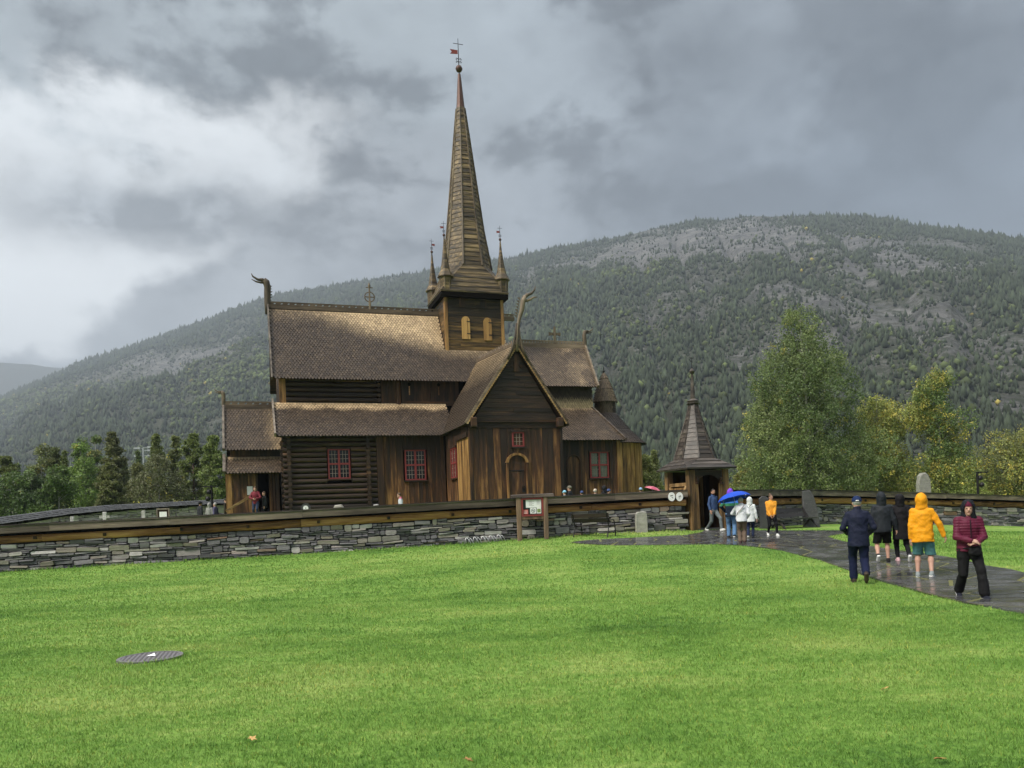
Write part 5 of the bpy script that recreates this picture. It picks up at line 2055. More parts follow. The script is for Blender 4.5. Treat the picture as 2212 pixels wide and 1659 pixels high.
# --- west porch
QX0, QX1, QY = -3.02, -0.05, 1.05
QRY, QRZ, QEY, QEZ = 3.25, 8.38, 1.15, 5.78
mb = MB()
mb.box(QX0 + 0.08, -1.42, QY + 0.06, 5.4, YB, 4.9)
mb.box(QX0 + 0.08, QX1, 1.68, 4.9, 4.9, 5.95)
mb.box(-1.42, -0.02, 2.6, 5.4, YB, 4.9)
porch = mb.build('porch', MATS['void'], church)
qf = S_(QY)
planks(qf, QX0 + 0.30, -1.45, YB, 4.8, 'trans_v', porch, (0.30, 0.44))
for a, b, mt in ((QX0 - 0.02, QX0 + 0.30, 'gold_v'), (-1.45, -1.33, 'tar_v'), (-0.52, -0.42, 'tar_v'), (-0.38, -0.18, 'trans_v')):
    mb = MB()
    slab(mb, qf, a, b, YB, 4.8, -0.2, 0.09)
    mb.build('post', MATS[mt], porch)
mb = MB()
mb.box(-1.40, -0.5, QY + 0.2, 2.59, 1.0, 1.95)
mb.build('threshold', MATS['tar_h'], porch)
mb = MB()
mb.prism([(-0.72, QY + 0.25, 1.96), (-0.55, QY + 0.25, 1.96), (-0.55, QY + 0.25, 4.4), (-0.72, QY + 0.25, 4.4)], (0, 1, 0), 1.2)
mb.build('open_door', MATS['trans_v'], porch)
planks(S_(1.62), QX0 + 0.25, QX1, 5.36, 5.85, 'tar_v', porch, (0.4, 0.6))
mb = MB()
slab(mb, qf, -1.92, -1.62, 3.18, 3.66, 0.058, 0.064)
mb.build('paper_notice', MATS['white'], porch)
QLT, QLE = (1.62, 5.38), (0.52, 4.42)
plroof = sheet((QX0 - 0.05, QLT[0], QLT[1]), (0.0, QLT[0], QLT[1]), (QX0 - 0.05, QLE[0], QLE[1]), (0.0, QLE[0], QLE[1]), 'porch_lower_roof', church)
roof_quad((QX0 + 0.05, QLT[0], QLT[1]), (0.1, QLT[0], QLT[1]), (QX0 + 0.05, QLE[0], QLE[1]), (0.1, QLE[0], QLE[1]), 'porch_low', w_=0.175, row=0.17,
          paleness=lambda p: 0.08 + 0.7 * min(max((p.z - 5.12) / 0.2, 0), 1))
board('bargeboard', (QX0 - 0.06, QLT[0], QLT[1] + 0.12), (QX0 - 0.06, QLE[0] - 0.05, QLE[1] + 0.02), 0.16, 0.16, plroof, 'grey_z', up=(0, -0.6, 0.8))
pr_roof = sheet((QX0 - 0.02, QRY, QRZ), (0.0, QRY, QRZ), (QX0 - 0.02, QEY, QEZ), (0.0, QEY, QEZ), 'porch_roof', church)
sheet((QX0 - 0.02, QRY, QRZ), (0.0, QRY, QRZ), (QX0 - 0.02, 2 * QRY - QEY, QEZ), (0.0, 2 * QRY - QEY, QEZ), 'north_slope', pr_roof)
roof_quad((QX0 + 0.08, QRY, QRZ), (-0.02, QRY, QRZ), (QX0 + 0.08, QEY, QEZ), (-0.02, QEY, QEZ), 'porch', w_=0.175, row=0.17,
          paleness=lambda p: 0.06 + 0.55 * min(max((p.x + 0.95) / 0.8, 0), 1) * float(fbm(p.x * 2, p.z * 1.3, 1.0, 2)) * 1.6)
board('bargeboard', (QX0 - 0.06, QRY, QRZ + 0.10), (QX0 - 0.06, QEY - 0.08, QEZ - 0.04), 0.12, 0.22, pr_roof, 'grey_z', up=(0, -0.75, 0.65))
crest(QX0, -0.15, QRY, QRZ + 0.02, pr_roof, 7, h=0.38)
dragon('dragon_head', (QX0 - 0.05, QRY, QRZ + 0.26), -1, 0.58, pr_roof)
mb = MB()
mb.beam((-3.05, 0.05, 2.30), (-1.35, 0.55, 3.32), 0.05, 0.13)
mb.beam((-2.95, 0.05, 1.3), (-2.95, 0.05, 2.3), 0.08, 0.08)
mb.beam((-1.38, 0.55, 1.6), (-1.38, 0.55, 3.25), 0.08, 0.08)
mb.build('handrail', MATS['handrail'], church)
for i in range(4):
    mb = MB()
    mb.box(-2.2 + i * 0.32, -0.3, 0.15 + 0.0, QY + 0.15, 1.0 + i * 0.2, 1.2 + i * 0.2 - 0.003)
    mb.build('step', MATS['grey_x'], church)

# --- shingles: the 300 that show largest singly, the rest as one mass per roof
by_key = {}
for sh in SHING:
    by_key.setdefault(sh[2], []).append(sh)
parents = {'nave': nroof, 'aisle': aroof, 'transept': tr_w, 'chancel_low': croof, 'chancel_wall': chan, 'chancel': chroof, 'apse': aproof, 'turret': turret,
           'turret_cone': turret, 'porch_low': plroof, 'porch': pr_roof}
single = sorted((s for s in by_key['aisle']), key=lambda s: s[0][4].z)[:290]
ids = set(id(s) for s in single)
for v, tone, key in single:
    me = bpy.data.meshes.new('shingle')
    me.from_pydata([tuple(p) for p in v], [], SH_F)
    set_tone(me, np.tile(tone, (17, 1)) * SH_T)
    me.materials.append(MATS['shingle'])
    link('shingle', me, parents[key])
lt = np.array([len(f) for f in SH_F])
flat = np.concatenate([np.array(f) for f in SH_F])
for key, lst in by_key.items():
    lst = [s for s in lst if id(s) not in ids]
    if not lst:
        continue
    V = np.array([[tuple(p) for p in s[0]] for s in lst]).reshape(-1, 3)
    idx = (flat[None] + (np.arange(len(lst)) * 17)[:, None]).ravel()
    me = np_mesh('shingles', V, idx, np.tile(lt, len(lst)))
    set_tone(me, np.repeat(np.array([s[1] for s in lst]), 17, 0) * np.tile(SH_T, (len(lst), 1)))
    me.materials.append(MATS['shingle'])
    props(link('shingles', me, parents[key]), kind='stuff')


# ------------------------------------------------------------------ gatehouse in the churchyard wall
gc = ground_at(1493, 1146)
gd = Vector((gc.x, gc.y)).normalized()
gp = Vector((gd.y, -gd.x))
gb = R_(33)
g1 = gp * math.cos(gb) + gd * math.sin(gb)            # along the open front, to the right
gate_rz = math.atan2(g1.y, g1.x)
gate = thing('lych_gate', 'weathered wooden gatehouse with pointed spire roof in the churchyard wall', 'gatehouse', (gc.x, gc.y, gc.z), gate_rz)
# local frame: x along the front, y back along the left flank
W0, D0, HP = 2.02, 2.02, 2.62
mid = (W0 / 2, D0 / 2)
lean = 0.10            # posts spread a little towards the foot


def gpost(x, y, wx, wy, name='post', mat='gatepost', z0=-0.1, z1=HP, flare=(0, 0)):
    mb = MB()
    fx, fy = flare
    mb.hexa([(x + fx, y + fy, z0), (x + wx + fx, y + fy, z0), (x + wx + fx, y + wy + fy, z0), (x + fx, y + wy + fy, z0), (x, y, z1), (x + wx, y, z1), (x + wx, y + wy, z1), (x, y + wy, z1)])
    return mb.build(name, MATS[mat], gate, bevel=0.015)


gpost(0, 0, 0.30, 0.30, flare=(0.06, 0))
gpost(W0 - 0.30, 0, 0.30, 0.30)
gpost(0, D0 - 0.28, 0.28, 0.28)
gpost(W0 - 0.28, D0 - 0.28, 0.28, 0.28)
gpost(0.305, 0.03, 0.17, 0.10, 'door_jamb', z1=2.02, flare=(0.04, 0))
gpost(W0 - 0.475, 0.03, 0.17, 0.10, 'door_jamb', z1=2.02)
# boards beside the front opening and the arched lintel board over it
mb = MB()
x0, x1 = 0.31, W0 - 0.31
xm = (x0 + x1) / 2
r = 0.565
arc = [(xm + r * math.cos(q), 1.98 + r * 0.72 * math.sin(q)) for q in np.linspace(0, math.pi, 15)]
for (a, za), (b_, zb_) in zip(arc, arc[1:]):
    mb.hexa([(b_, 0.05, zb_), (a, 0.05, za), (a, 0.11, za), (b_, 0.11, zb_), (b_, 0.05, HP - 0.02), (a, 0.05, HP - 0.02), (a, 0.11, HP - 0.02), (b_, 0.11, HP - 0.02)])
mb.hexa([(x0, 0.05, 1.98), (xm - r, 0.05, 1.98), (xm - r, 0.11, 1.98), (x0, 0.11, 1.98), (x0, 0.05, HP - 0.02), (xm - r, 0.05, HP - 0.02), (xm - r, 0.11, HP - 0.02), (x0, 0.11, HP - 0.02)])
mb.hexa([(xm + r, 0.05, 1.98), (x1, 0.05, 1.98), (x1, 0.11, 1.98), (xm + r, 0.11, 1.98), (xm + r, 0.05, HP - 0.02), (x1, 0.05, HP - 0.02), (x1, 0.11, HP - 0.02), (xm + r, 0.11, HP - 0.02)])
mb.build('arched_lintel', MATS['tar_h'], gate)
for sx in (0.39, W0 - 0.39):
    mb = MB()
    mb.lathe([(0.085, 1.99), (0.09, 2.05), (0.05, 2.08), (0.08, 2.16), (0.07, 2.24), (0.02, 2.28)], 8, (sx, 0.0, 0))
    mb.build('carved_knob', MATS['tar_v'], gate)
# back and flanks: boarded, dark inside, open panel with braces over the wall on the left flank
for a in np.arange(0.30, W0 - 0.3, 0.24):
    mb = MB()
    mb.box(a + 0.004, a + 0.236, D0 - 0.14, D0 - 0.10, -0.1, HP)
    mb.build('back_plank', MATS['tar_v'], gate)
for a in np.arange(0.32, D0 - 0.3, 0.24):
    mb = MB()
    mb.box(W0 - 0.16, W0 - 0.12, a + 0.004, a + 0.236, -0.1, HP)
    mb.build('flank_plank', MATS['tar_v'], gate)
    mb = MB()
    mb.box(0.12, 0.16, a + 0.004, a + 0.236, -0.1, 1.88)
    mb.build('flank_plank', MATS['gold_v'], gate)
mb = MB()
mb.box(0.06, 0.11, 0.31, D0 - 0.29, 1.93, 2.08)
mb.build('rail', MATS['gatepost'], gate)
for ya, yb in ((D0 - 0.34, 1.16), (0.36, 0.86)):
    mb = MB()
    mb.beam((0.06, ya, 1.92), (0.06, yb, 1.05), 0.05, 0.13, up=(0, 1, 0.6))
    mb.build('brace', MATS['handrail'], gate)
mb = MB()
mb.prism([(0.35, 0.16, 0.0), (1.0, 1.75, 0.0), (1.0, 1.75, 2.3), (0.35, 0.16, 2.3)], (1, 0, 0), 0.06)
mb.build('gate_leaf', MATS['tar_v'], gate)
mb = MB()
mb.box(0.3, W0 - 0.3, 0.02, D0 - 0.15, -0.06, 0.05)
mb.build('threshold', MATS['slate_stone'], gate)
# roof: low flared skirt, then octagonal spire of boards
E0, E1, ET = 0.26, HP + 0.02, 7.15 - 0.7
sqc = [(-E0, -E0), (W0 + E0, -E0), (W0 + E0, D0 + E0), (-E0, D0 + E0)]
ORG = 0.93
octg = [(mid[0] + ORG * math.cos(R_(-112.5 + 45 * i)), mid[1] + ORG * math.sin(R_(-112.5 + 45 * i))) for i in range(8)]
ZK = HP + 0.52
mb = MB()
mb.prism([(x, y, E1) for x, y in sqc], (0, 0, 1), 0.045)
groof = mb.build('roof', MATS['gateroof'], gate)


def face_boards(quad, n, name, parent, mat, c=(0, 0)):
    a, b, d, e = map(Vector, quad)        # bottom a-b, top d-e (d above a)
    nm = (b - a).cross(d - a) if (b - a).length > 1e-6 else (e - a).cross(d - a)
    nm.normalize()
    ctr = (a + b + d + e) / 4
    if nm.dot(Vector((ctr.x - c[0], ctr.y - c[1], 0.2))) < 0:
        nm = -nm
    for i in range(n):
        t0, t1 = i / n, (i + 1) / n
        p, q, s, t = a.lerp(d, t0), b.lerp(e, t0), b.lerp(e, t1), a.lerp(d, t1)
        o = random.uniform(0.022, 0.034)
        mb = MB()
        mb.hexa([p - nm * 0.02, q - nm * 0.02, q + nm * o, p + nm * o, t - nm * 0.02, s - nm * 0.02, s + nm * 0.008, t + nm * 0.008])
        mb.build(name, MATS[mat], parent)


for i in range(4):
    s0, s1 = sqc[i], sqc[(i + 1) % 4]
    o0, o1 = octg[2 * i], octg[(2 * i + 1) % 8]
    onx = octg[(2 * i + 2) % 8]
    face_boards(((*s0, E1 + 0.046), (*s1, E1 + 0.046), (*o0, ZK), (*o1, ZK)), 3, 'roof_board', groof, 'gateroof', mid)
    mb = MB()
    mb.add([(*s1, E1 + 0.046), (*o1, ZK), (*onx, ZK), (s1[0] * 0.9 + mid[0] * 0.1, s1[1] * 0.9 + mid[1] * 0.1, E1 + 0.03)], [(0, 1, 2), (0, 3, 1), (1, 3, 2), (0, 2, 3)])
    mb.build('corner_face', MATS['gateroof'], groof)
prof = [(ORG, ZK), (0.62, ZK + 0.95), (0.30, ZK + 1.95), (0.19, ZK + 2.42)]
for i in range(8):
    a0, a1 = R_(-112.5 + 45 * i), R_(-67.5 + 45 * i)
    pt = lambda r_, a, z: (mid[0] + r_ * math.cos(a), mid[1] + r_ * math.sin(a), z)
    for (r0, z0), (r1, z1) in zip(prof, prof[1:]):
        face_boards((pt(r0, a0, z0), pt(r0, a1, z0), pt(r1, a0, z1), pt(r1, a1, z1)), max(2, round((z1 - z0) / 0.2)), 'roof_board', groof, 'gateroof', mid)
    mb = MB()
    mb.tube([pt(r_ + 0.02, a0, z) for r_, z in prof], [0.04, 0.035, 0.03, 0.025], 5)
    mb.build('hip_batten', MATS['gateroof'], groof)
mb = MB()
zt = ZK + 2.40
mb.lathe([(0.17, zt), (0.27, zt + 0.05), (0.29, zt + 0.10), (0.24, zt + 0.14), (0.27, zt + 0.20), (0.16, zt + 0.27), (0.11, zt + 0.30), (0.075, zt + 0.95), (0.05, zt + 1.40), (0.10, zt + 1.47), (0.115, zt + 1.54), (0.07, zt + 1.61), (0.03, zt + 1.66)], 10, (mid[0], mid[1], 0))
fin = mb.build('finial', MATS['gateroof'], groof)
mb = MB()
mb.tube([(mid[0], mid[1], zt + 1.6), (mid[0], mid[1], zt + 2.15)], 0.016, 5)
mb.tube([(mid[0] - 0.10, mid[1], zt + 2.13), (mid[0] + 0.12, mid[1], zt + 2.13)], 0.02, 5)
mb.tube([(mid[0], mid[1], zt + 1.95), (mid[0] - 0.07, mid[1], zt + 2.0), (mid[0] - 0.1, mid[1], zt + 2.08)], 0.014, 5)
mb.build('vane', MATS['iron'], fin)

# ------------------------------------------------------------------ notice board on two posts
na_, nb_ = ground_at(1123, 1166), ground_at(1180, 1162)
na_, nb_ = na_ - Vector((0, 0.42, 0)), nb_ - Vector((0, 0.42, 0))
na_.z, nb_.z = G(na_.x, na_.y), G(nb_.x, nb_.y)
nb_dir = (nb_ - na_)
nrz = math.atan2(nb_dir.y, nb_dir.x)
NW = nb_dir.xy.length
nboard = thing('notice_board', 'red-framed notice board on two weathered posts by the wall', 'notice board', na_, nrz)
NH = 1.86
for x in (0.0, NW):
    mb = MB()
    mb.box(x - 0.095, x + 0.095, -0.09, 0.09, -0.15, NH - 0.10)
    mb.build('post', MATS['board_post'], nboard, bevel=0.02)
mb = MB()
for k, (a, b) in enumerate(((-0.30, NW * 0.55), (NW * 0.55 + 0.01, NW + 0.34))):
    mb.hexa([(a, -0.13, NH - 0.095), (b, -0.13, NH - 0.095), (b, 0.24, NH - 0.095), (a, 0.24, NH - 0.095), (a, -0.11, NH + 0.0), (b, -0.11, NH + 0.01), (b, 0.2, NH + 0.05), (a, 0.2, NH + 0.03)])
mb.build('board_roof', MATS['grey_x'], nboard)
mb = MB()
mb.box(0.10, NW - 0.10, -0.06, 0.06, 0.86, 0.98)
mb.build('cross_rail', MATS['board_post'], nboard)
fx0, fx1, fz0, fz1 = 0.10, NW - 0.10, 0.985, NH - 0.12
mb = MB()
for a, b, c, d in ((fx0, fx0 + 0.07, fz0, fz1), (fx1 - 0.07, fx1, fz0, fz1), (fx0 + 0.07, fx1 - 0.07, fz0, fz0 + 0.07), (fx0 + 0.07, fx1 - 0.07, fz1 - 0.07, fz1)):
    mb.box(a, b, -0.085, 0.05, c, d)
mb.build('red_frame', MATS['red_paint'], nboard)
mb = MB()
mb.box(fx0 + 0.07, fx1 - 0.07, -0.03, 0.04, fz0 + 0.07, fz1 - 0.07)
panel = mb.build('panel', MATS['board_black'], nboard)
iw, ih = fx1 - fx0 - 0.14, fz1 - fz0 - 0.14
ix, iz = fx0 + 0.07, fz0 + 0.07


def sheet_on(a, b, c, d, mat, name, parent, k=0.034):
    mb = MB()
    mb.box(ix + iw * a, ix + iw * b, -k - 0.004, -k, iz + ih * c, iz + ih * d)
    return mb.build(name, MATS[mat], parent)


ps = sheet_on(0.16, 0.98, 0.46, 0.98, 'poster', 'notice_sheet', panel)
mb = MB()
for i in range(6):
    z = iz + ih * (0.90 - i * 0.06)
    mb.box(ix + iw * 0.32, ix + iw * (0.50 + 0.1 * (i % 2)), -0.0405, -0.039, z, z + 0.008)
for i in range(5):
    z = iz + ih * (0.93 - i * 0.085)
    mb.box(ix + iw * 0.74, ix + iw * 0.90, -0.0405, -0.039, z, z + 0.012)
mb.build('text_lines', MATS['grey_x'], ps)
sheet_on(0.0, 0.27, 0.03, 0.34, 'ink_red', 'red_sheet', panel)
mb = MB()
for i in range(3):
    z = iz + ih * (0.24 - i * 0.08)
    mb.box(ix + iw * 0.03, ix + iw * 0.24, -0.0405, -0.039, z, z + 0.016)
mb.build('text_lines', MATS['white'], panel)
s1 = sheet_on(0.38, 0.70, 0.06, 0.44, 'white', 'emblem_sheet', panel)
mb = MB()
ecx, ecz = ix + iw * 0.54, iz + ih * 0.25
mb.tube([(ecx + 0.075 * math.cos(q), -0.040, ecz + 0.075 * math.sin(q)) for q in np.linspace(0, 2 * math.pi, 21)], 0.008, 4)
mb.beam((ecx - 0.05, -0.041, ecz + 0.03), (ecx + 0.04, -0.041, ecz - 0.03), 0.004, 0.022)
mb.beam((ecx - 0.02, -0.0415, ecz - 0.02), (ecx + 0.05, -0.0415, ecz + 0.02), 0.004, 0.016)
mb.build('emblem', MATS['ink'], s1)
s2 = sheet_on(0.73, 0.97, 0.06, 0.66, 'white', 'photo_sheet', panel, 0.039)
mb = MB()
mb.box(ix + iw * 0.76, ix + iw * 0.94, -0.0452, -0.0435, iz + ih * 0.12, iz + ih * 0.36)
mb.build('photo', MATS['ink_green'], s2)

# ------------------------------------------------------------------ benches
ba, bb = ground_at(1240, 1160), ground_at(1316, 1161)
bdir = (bb - ba)
bench = thing('bench', 'brown slatted bench with its back to the lawn, beside the notice board', 'bench', ba, math.atan2(bdir.y, bdir.x))
BW = bdir.xy.length
# its back faces the camera: the back slats lean towards the viewer
for k, (z0, z1, y0, y1) in enumerate(((0.58, 0.75, 0.02, -0.04), (0.77, 0.94, -0.05, -0.11))):
    mb = MB()
    mb.hexa([(-0.05, y0, z0), (BW + 0.05, y0, z0), (BW + 0.05, y0 + 0.03, z0), (-0.05, y0 + 0.03, z0), (-0.05, y1, z1), (BW + 0.05, y1, z1), (BW + 0.05, y1 + 0.03, z1), (-0.05, y1 + 0.03, z1)])
    mb.build('back_slat', MATS['bench_wood'], bench)
for k in range(3):
    mb = MB()
    mb.box(-0.05, BW + 0.05, 0.14 + k * 0.15, 0.26 + k * 0.15, 0.42, 0.46)
    mb.build('seat_slat', MATS['bench_wood'], bench)
for x in (0.03, BW - 0.03):
    mb = MB()
    mb.tube([(x, -0.10, -0.02), (x, 0.06, 0.40), (x, -0.12, 0.95)], 0.028, 6)
    mb.tube([(x, 0.06, 0.40), (x, 0.58, 0.41), (x, 0.62, -0.02)], 0.028, 6)
    mb.tube([(x, 0.0, 0.66), (x, 0.50, 0.66), (x, 0.58, 0.42)], 0.022, 6)
    mb.build('iron_leg', MATS['iron'], bench)
mb = MB()
mb.tube([(0.03, 0.1, 0.2), (BW - 0.03, 0.1, 0.2)], 0.016, 5)
mb.build('stretcher', MATS['iron'], bench)
b2a, b2b = ground_at(1683, 1143), ground_at(1760, 1139)
bd2 = b2b - b2a
bench2 = thing('bench', 'low black plank bench leaning beside the tall slate slab', 'bench', b2a, math.atan2(bd2.y, bd2.x))
B2 = bd2.xy.length
for k in range(2):
    mb = MB()
    z0, y0 = 0.50 + k * 0.21, 0.36 + k * 0.09
    mb.hexa([(0, y0, z0), (B2 - 0.2, y0, z0), (B2 - 0.2, y0 + 0.05, z0), (0, y0 + 0.05, z0), (0, y0 + 0.08, z0 + 0.19), (B2 - 0.2, y0 + 0.08, z0 + 0.19), (B2 - 0.2, y0 + 0.13, z0 + 0.19), (0, y0 + 0.13, z0 + 0.19)])
    mb.build('back_plank', MATS['dark_bench'], bench2)
for k in range(2):
    mb = MB()
    mb.box(-0.05, B2 + 0.05, -0.12 + k * 0.23, 0.10 + k * 0.23, 0.39, 0.45)
    mb.build('seat_plank', MATS['dark_bench'], bench2)
for x in (0.1, B2 - 0.15):
    mb = MB()
    mb.beam((x, -0.25, 0.0), (x, 0.1, 0.42), 0.09, 0.07)
    mb.beam((x + 0.1, 0.55, 0.0), (x + 0.1, 0.12, 0.45), 0.09, 0.07)
    mb.beam((x + 0.05, 0.28, 0.42), (x + 0.05, 0.55, 0.92), 0.08, 0.06)
    mb.build('leg', MATS['dark_bench'], bench2)


# ------------------------------------------------------------------ standing stones
def standing(name, label, cat, u, v, Y_off, outline, th, mat, rz=0.0, lean=0.0, group=None, pos=None):
    """upright stone: outline points (x, z), worn edges"""
    p = pos if pos is not None else ground_at(u, v)
    p = Vector(p) + Vector((0, Y_off, 0))
    n = len(outline)
    v_, f = [], []
    cx_ = sum(a for a, b in outline) / n
    cz_ = sum(b for a, b in outline) / n
    rings = [(0.0, 0.93), (0.12, 1.0), (0.88, 1.0), (1.0, 0.93)]
    for t, k in rings:
        for a, b in outline:
            jx = (float(vnoise(a * 7 + u, b * 7, t * 3)) - 0.5) * 0.03
            v_.append((cx_ + (a - cx_) * k + jx, (t - 0.5) * th + lean * b + jx, (cz_ + (b - cz_) * k if b > 0.02 else b)))
    for i in range(3):
        for c in range(n):
            c2 = (c + 1) % n
            f.append((i * n + c, i * n + c2, (i + 1) * n + c2, (i + 1) * n + c))
    f += [tuple(range(n - 1, -1, -1)), tuple(3 * n + c for c in range(n))]
    mb = MB()
    mb.add(v_, f)
    o = mb.build(name, MATS[mat], None)
    o.location = p
    o.rotation_euler = (0, 0, rz)
    props(o, label, cat, group)
    return o


standing('stone_pillar', 'pale lichened stone pillar with a notch, standing against the wall', 'stone pillar', 1386, 1150, 0,
         [(-0.25, -0.1), (0.25, -0.1), (0.25, 0.45), (0.245, 0.70), (0.22, 0.86), (0.10, 0.89), (-0.16, 0.87), (-0.235, 0.80), (-0.25, 0.5)], 0.24, 'stone_pale', 0.1)
standing('slate_slab', 'low dark slate slab leaning on the wall behind the pale pillar', 'slate slab', 1391, 1147, 0.35,
         [(-0.30, -0.1), (0.34, -0.1), (0.34, 0.90), (0.28, 1.02), (-0.22, 1.02), (-0.30, 0.85)], 0.10, 'slate_stone', 0.0, 0.05)
standing('slate_slab', 'narrow upright slate post next to the woman in the orange top', 'slate slab', 1652, 1142, 0,
         [(-0.22, -0.1), (0.24, -0.1), (0.22, 0.6), (0.22, 1.34), (0.10, 1.44), (-0.08, 1.46), (-0.21, 1.36), (-0.22, 0.7)], 0.16, 'slate_stone', -0.2)
standing('slate_slab', 'tall pointed slate slab with a rusty tip leaning against the right wall', 'slate slab', 1756, 1138, 0,
         [(-0.42, -0.1), (0.34, -0.1), (0.26, 0.8), (0.14, 1.42), (-0.02, 1.72), (-0.38, 1.70), (-0.42, 0.9)], 0.13, 'slate_stone', 0.0, 0.10)
mb_pos = at(1995, 1062, 47.0)
standing('memorial_stone', 'tall rounded pale memorial stone rising beyond the right wall', 'memorial stone', 1995, 1062, 0,
         [(-0.40, -0.3), (0.40, -0.3), (0.39, 1.8), (0.36, 2.35), (0.27, 2.70), (0.08, 2.88), (-0.12, 2.86), (-0.28, 2.68), (-0.37, 2.2), (-0.39, 1.2)], 0.4, 'stone_pale', 0.0, 0.0,
         pos=(mb_pos.x, 47.0, at(1995, 1021, 47.0).z - 2.88))
# two round signs on the beam by the gate
for u, lab in ((1451, 'round white sign with a pictogram, on the wall beam, further from the gatehouse'), (1468, 'round white sign with a pictogram, on the wall beam, right next to the gatehouse')):
    sdist = 33.0
    for _ in range(6):
        p = at(u, 1073, sdist)
        k = (p - WL0).xy.dot(wl_dir.xy) / wl_dir.xy.length_squared
        q = WL0 + wl_dir * k
        sdist = q.y - 0.30
    p = at(u, 1073, sdist)
    so = thing('round_sign', lab, 'sign', p, math.atan2(wl_dir.y, wl_dir.x))
    mb = MB()
    mb.prism([(0.155 * math.cos(q), 0, 0.19 * math.sin(q)) for q in np.linspace(0, 2 * math.pi, 25)[:-1]], (0, 1, 0), 0.02)
    pl = mb.build('plate', MATS['white'], so)
    mb = MB()
    if u < 1460:
        mb.beam((-0.06, -0.003, 0.03), (0.05, -0.003, 0.06), 0.004, 0.03)
        mb.beam((0.0, -0.003, -0.02), (0.06, -0.003, -0.06), 0.004, 0.02)
    else:
        mb.beam((-0.03, -0.003, -0.07), (-0.03, -0.003, 0.04), 0.004, 0.035)
        mb.beam((0.04, -0.003, -0.02), (0.04, -0.003, 0.06), 0.004, 0.03)
        mb.beam((-0.03, -0.0035, 0.02), (0.04, -0.0035, 0.03), 0.004, 0.02)
    mb.build('pictogram', MATS['iron'], pl)
    mb = MB()
    mb.box(-0.02, 0.02, 0.02, 0.32, -0.02, 0.02)
    mb.build('bracket', MATS['iron'], so)

# ------------------------------------------------------------------ bicycle rack hoops in the grass, left of the notice board
for u, nth in ((1016, 'hoop farthest from the notice board'), (1033, 'fourth hoop from the notice board'), (1050, 'middle hoop of five'), (1067, 'second hoop from the notice board'), (1084, 'hoop closest to the notice board post')):
    p = ground_at(u, 1176 - (u - 1016) * 0.10)
    ho = thing('bike_rack_hoop', 'steel bicycle rack ' + nth + ', in the grass', 'bike rack', p, 0.25, 'row of bicycle rack hoops')
    mb = MB()
    for dx_ in (-0.06, 0.06):
        mb.tube([(dx_ + 0.10, -0.12, -0.05), (dx_ + 0.02, -0.06, 0.14), (dx_ - 0.04, 0.0, 0.24), (dx_ - 0.10, 0.06, 0.27)], 0.013, 6)
    mb.build('rod', MATS['galv'], ho, smooth=True)
    mb = MB()
    mb.tube([(-0.16, 0.06, 0.27), (0.0, 0.06, 0.27)], 0.013, 6)
    mb.tube([(-0.16, 0.06, 0.27), (-0.22, 0.16, -0.05)], 0.013, 6)
    mb.tube([(0.0, 0.06, 0.27), (-0.08, 0.16, -0.05)], 0.013, 6)
    mb.build('back_rod', MATS['galv'], ho, smooth=True)

# ------------------------------------------------------------------ round iron grating sunk in the lawn
dp = ground_at(325, 1424)
drain = thing('drain_cover', 'round iron grating sunk in the lawn with a birch leaf on it', 'drain cover', dp + Vector((0, 0, 0.0)), 0.3)
mb = MB()
mb.lathe([(0.38, -0.02), (0.38, 0.036), (0.335, 0.038), (0.335, -0.02)], 32)
mb.build('rim', MATS['grate_iron'], drain)
mb = MB()
mb.lathe([(0.335, -0.02), (0.335, 0.010)], 32)
mb.build('pit', MATS['void'], drain)
mb = MB()
for i in range(-6, 7):
    o = i * 0.052
    h = math.sqrt(max(0.335 ** 2 - o * o, 0.0004)) - 0.004
    mb.box(-h, h, o - 0.012, o + 0.012, 0.014, 0.034)
    mb.box(o - 0.012, o + 0.012, -h, h, 0.0145, 0.0345)
mb.build('grate', MATS['grate_iron'], drain)
mb = MB()
mb.add([(-0.05, 0, 0.042), (0.08, -0.03, 0.046), (0.02, 0.07, 0.065), (0.03, 0.02, 0.038)], [(0, 1, 2), (0, 3, 1), (1, 3, 2), (0, 2, 3)])
lf = mb.build('fallen_leaf', MATS['white'], None)
lf.location = dp
props(lf, 'pale fallen leaf lying on the iron grating', 'leaf')
for i, (u, v) in enumerate(((545, 1606), (1011, 1653), (2030, 1652), (1912, 1497), (1297, 1279))):
    p = ground_at(u, v)
    mb = MB()
    st = []
    for k in range(10):
        r_ = (0.035, 0.016)[k % 2] * (1 + 0.2 * random.random())
        a = k * math.pi / 5
        st.append((r_ * math.cos(a), r_ * math.sin(a), 0.0 + 0.012 * random.random()))
    mb.prism(st, (0, 0, 1), 0.003)
    o = mb.build('fallen_leaf', MATS['shutter'], None)
    o.location = p + Vector((0, 0, 0.035))
    o.rotation_euler = (0.2, 0.3, i)
    props(o, 'small yellow fallen leaf lying alone on the lawn', 'leaf', 'fallen leaves on the lawn')


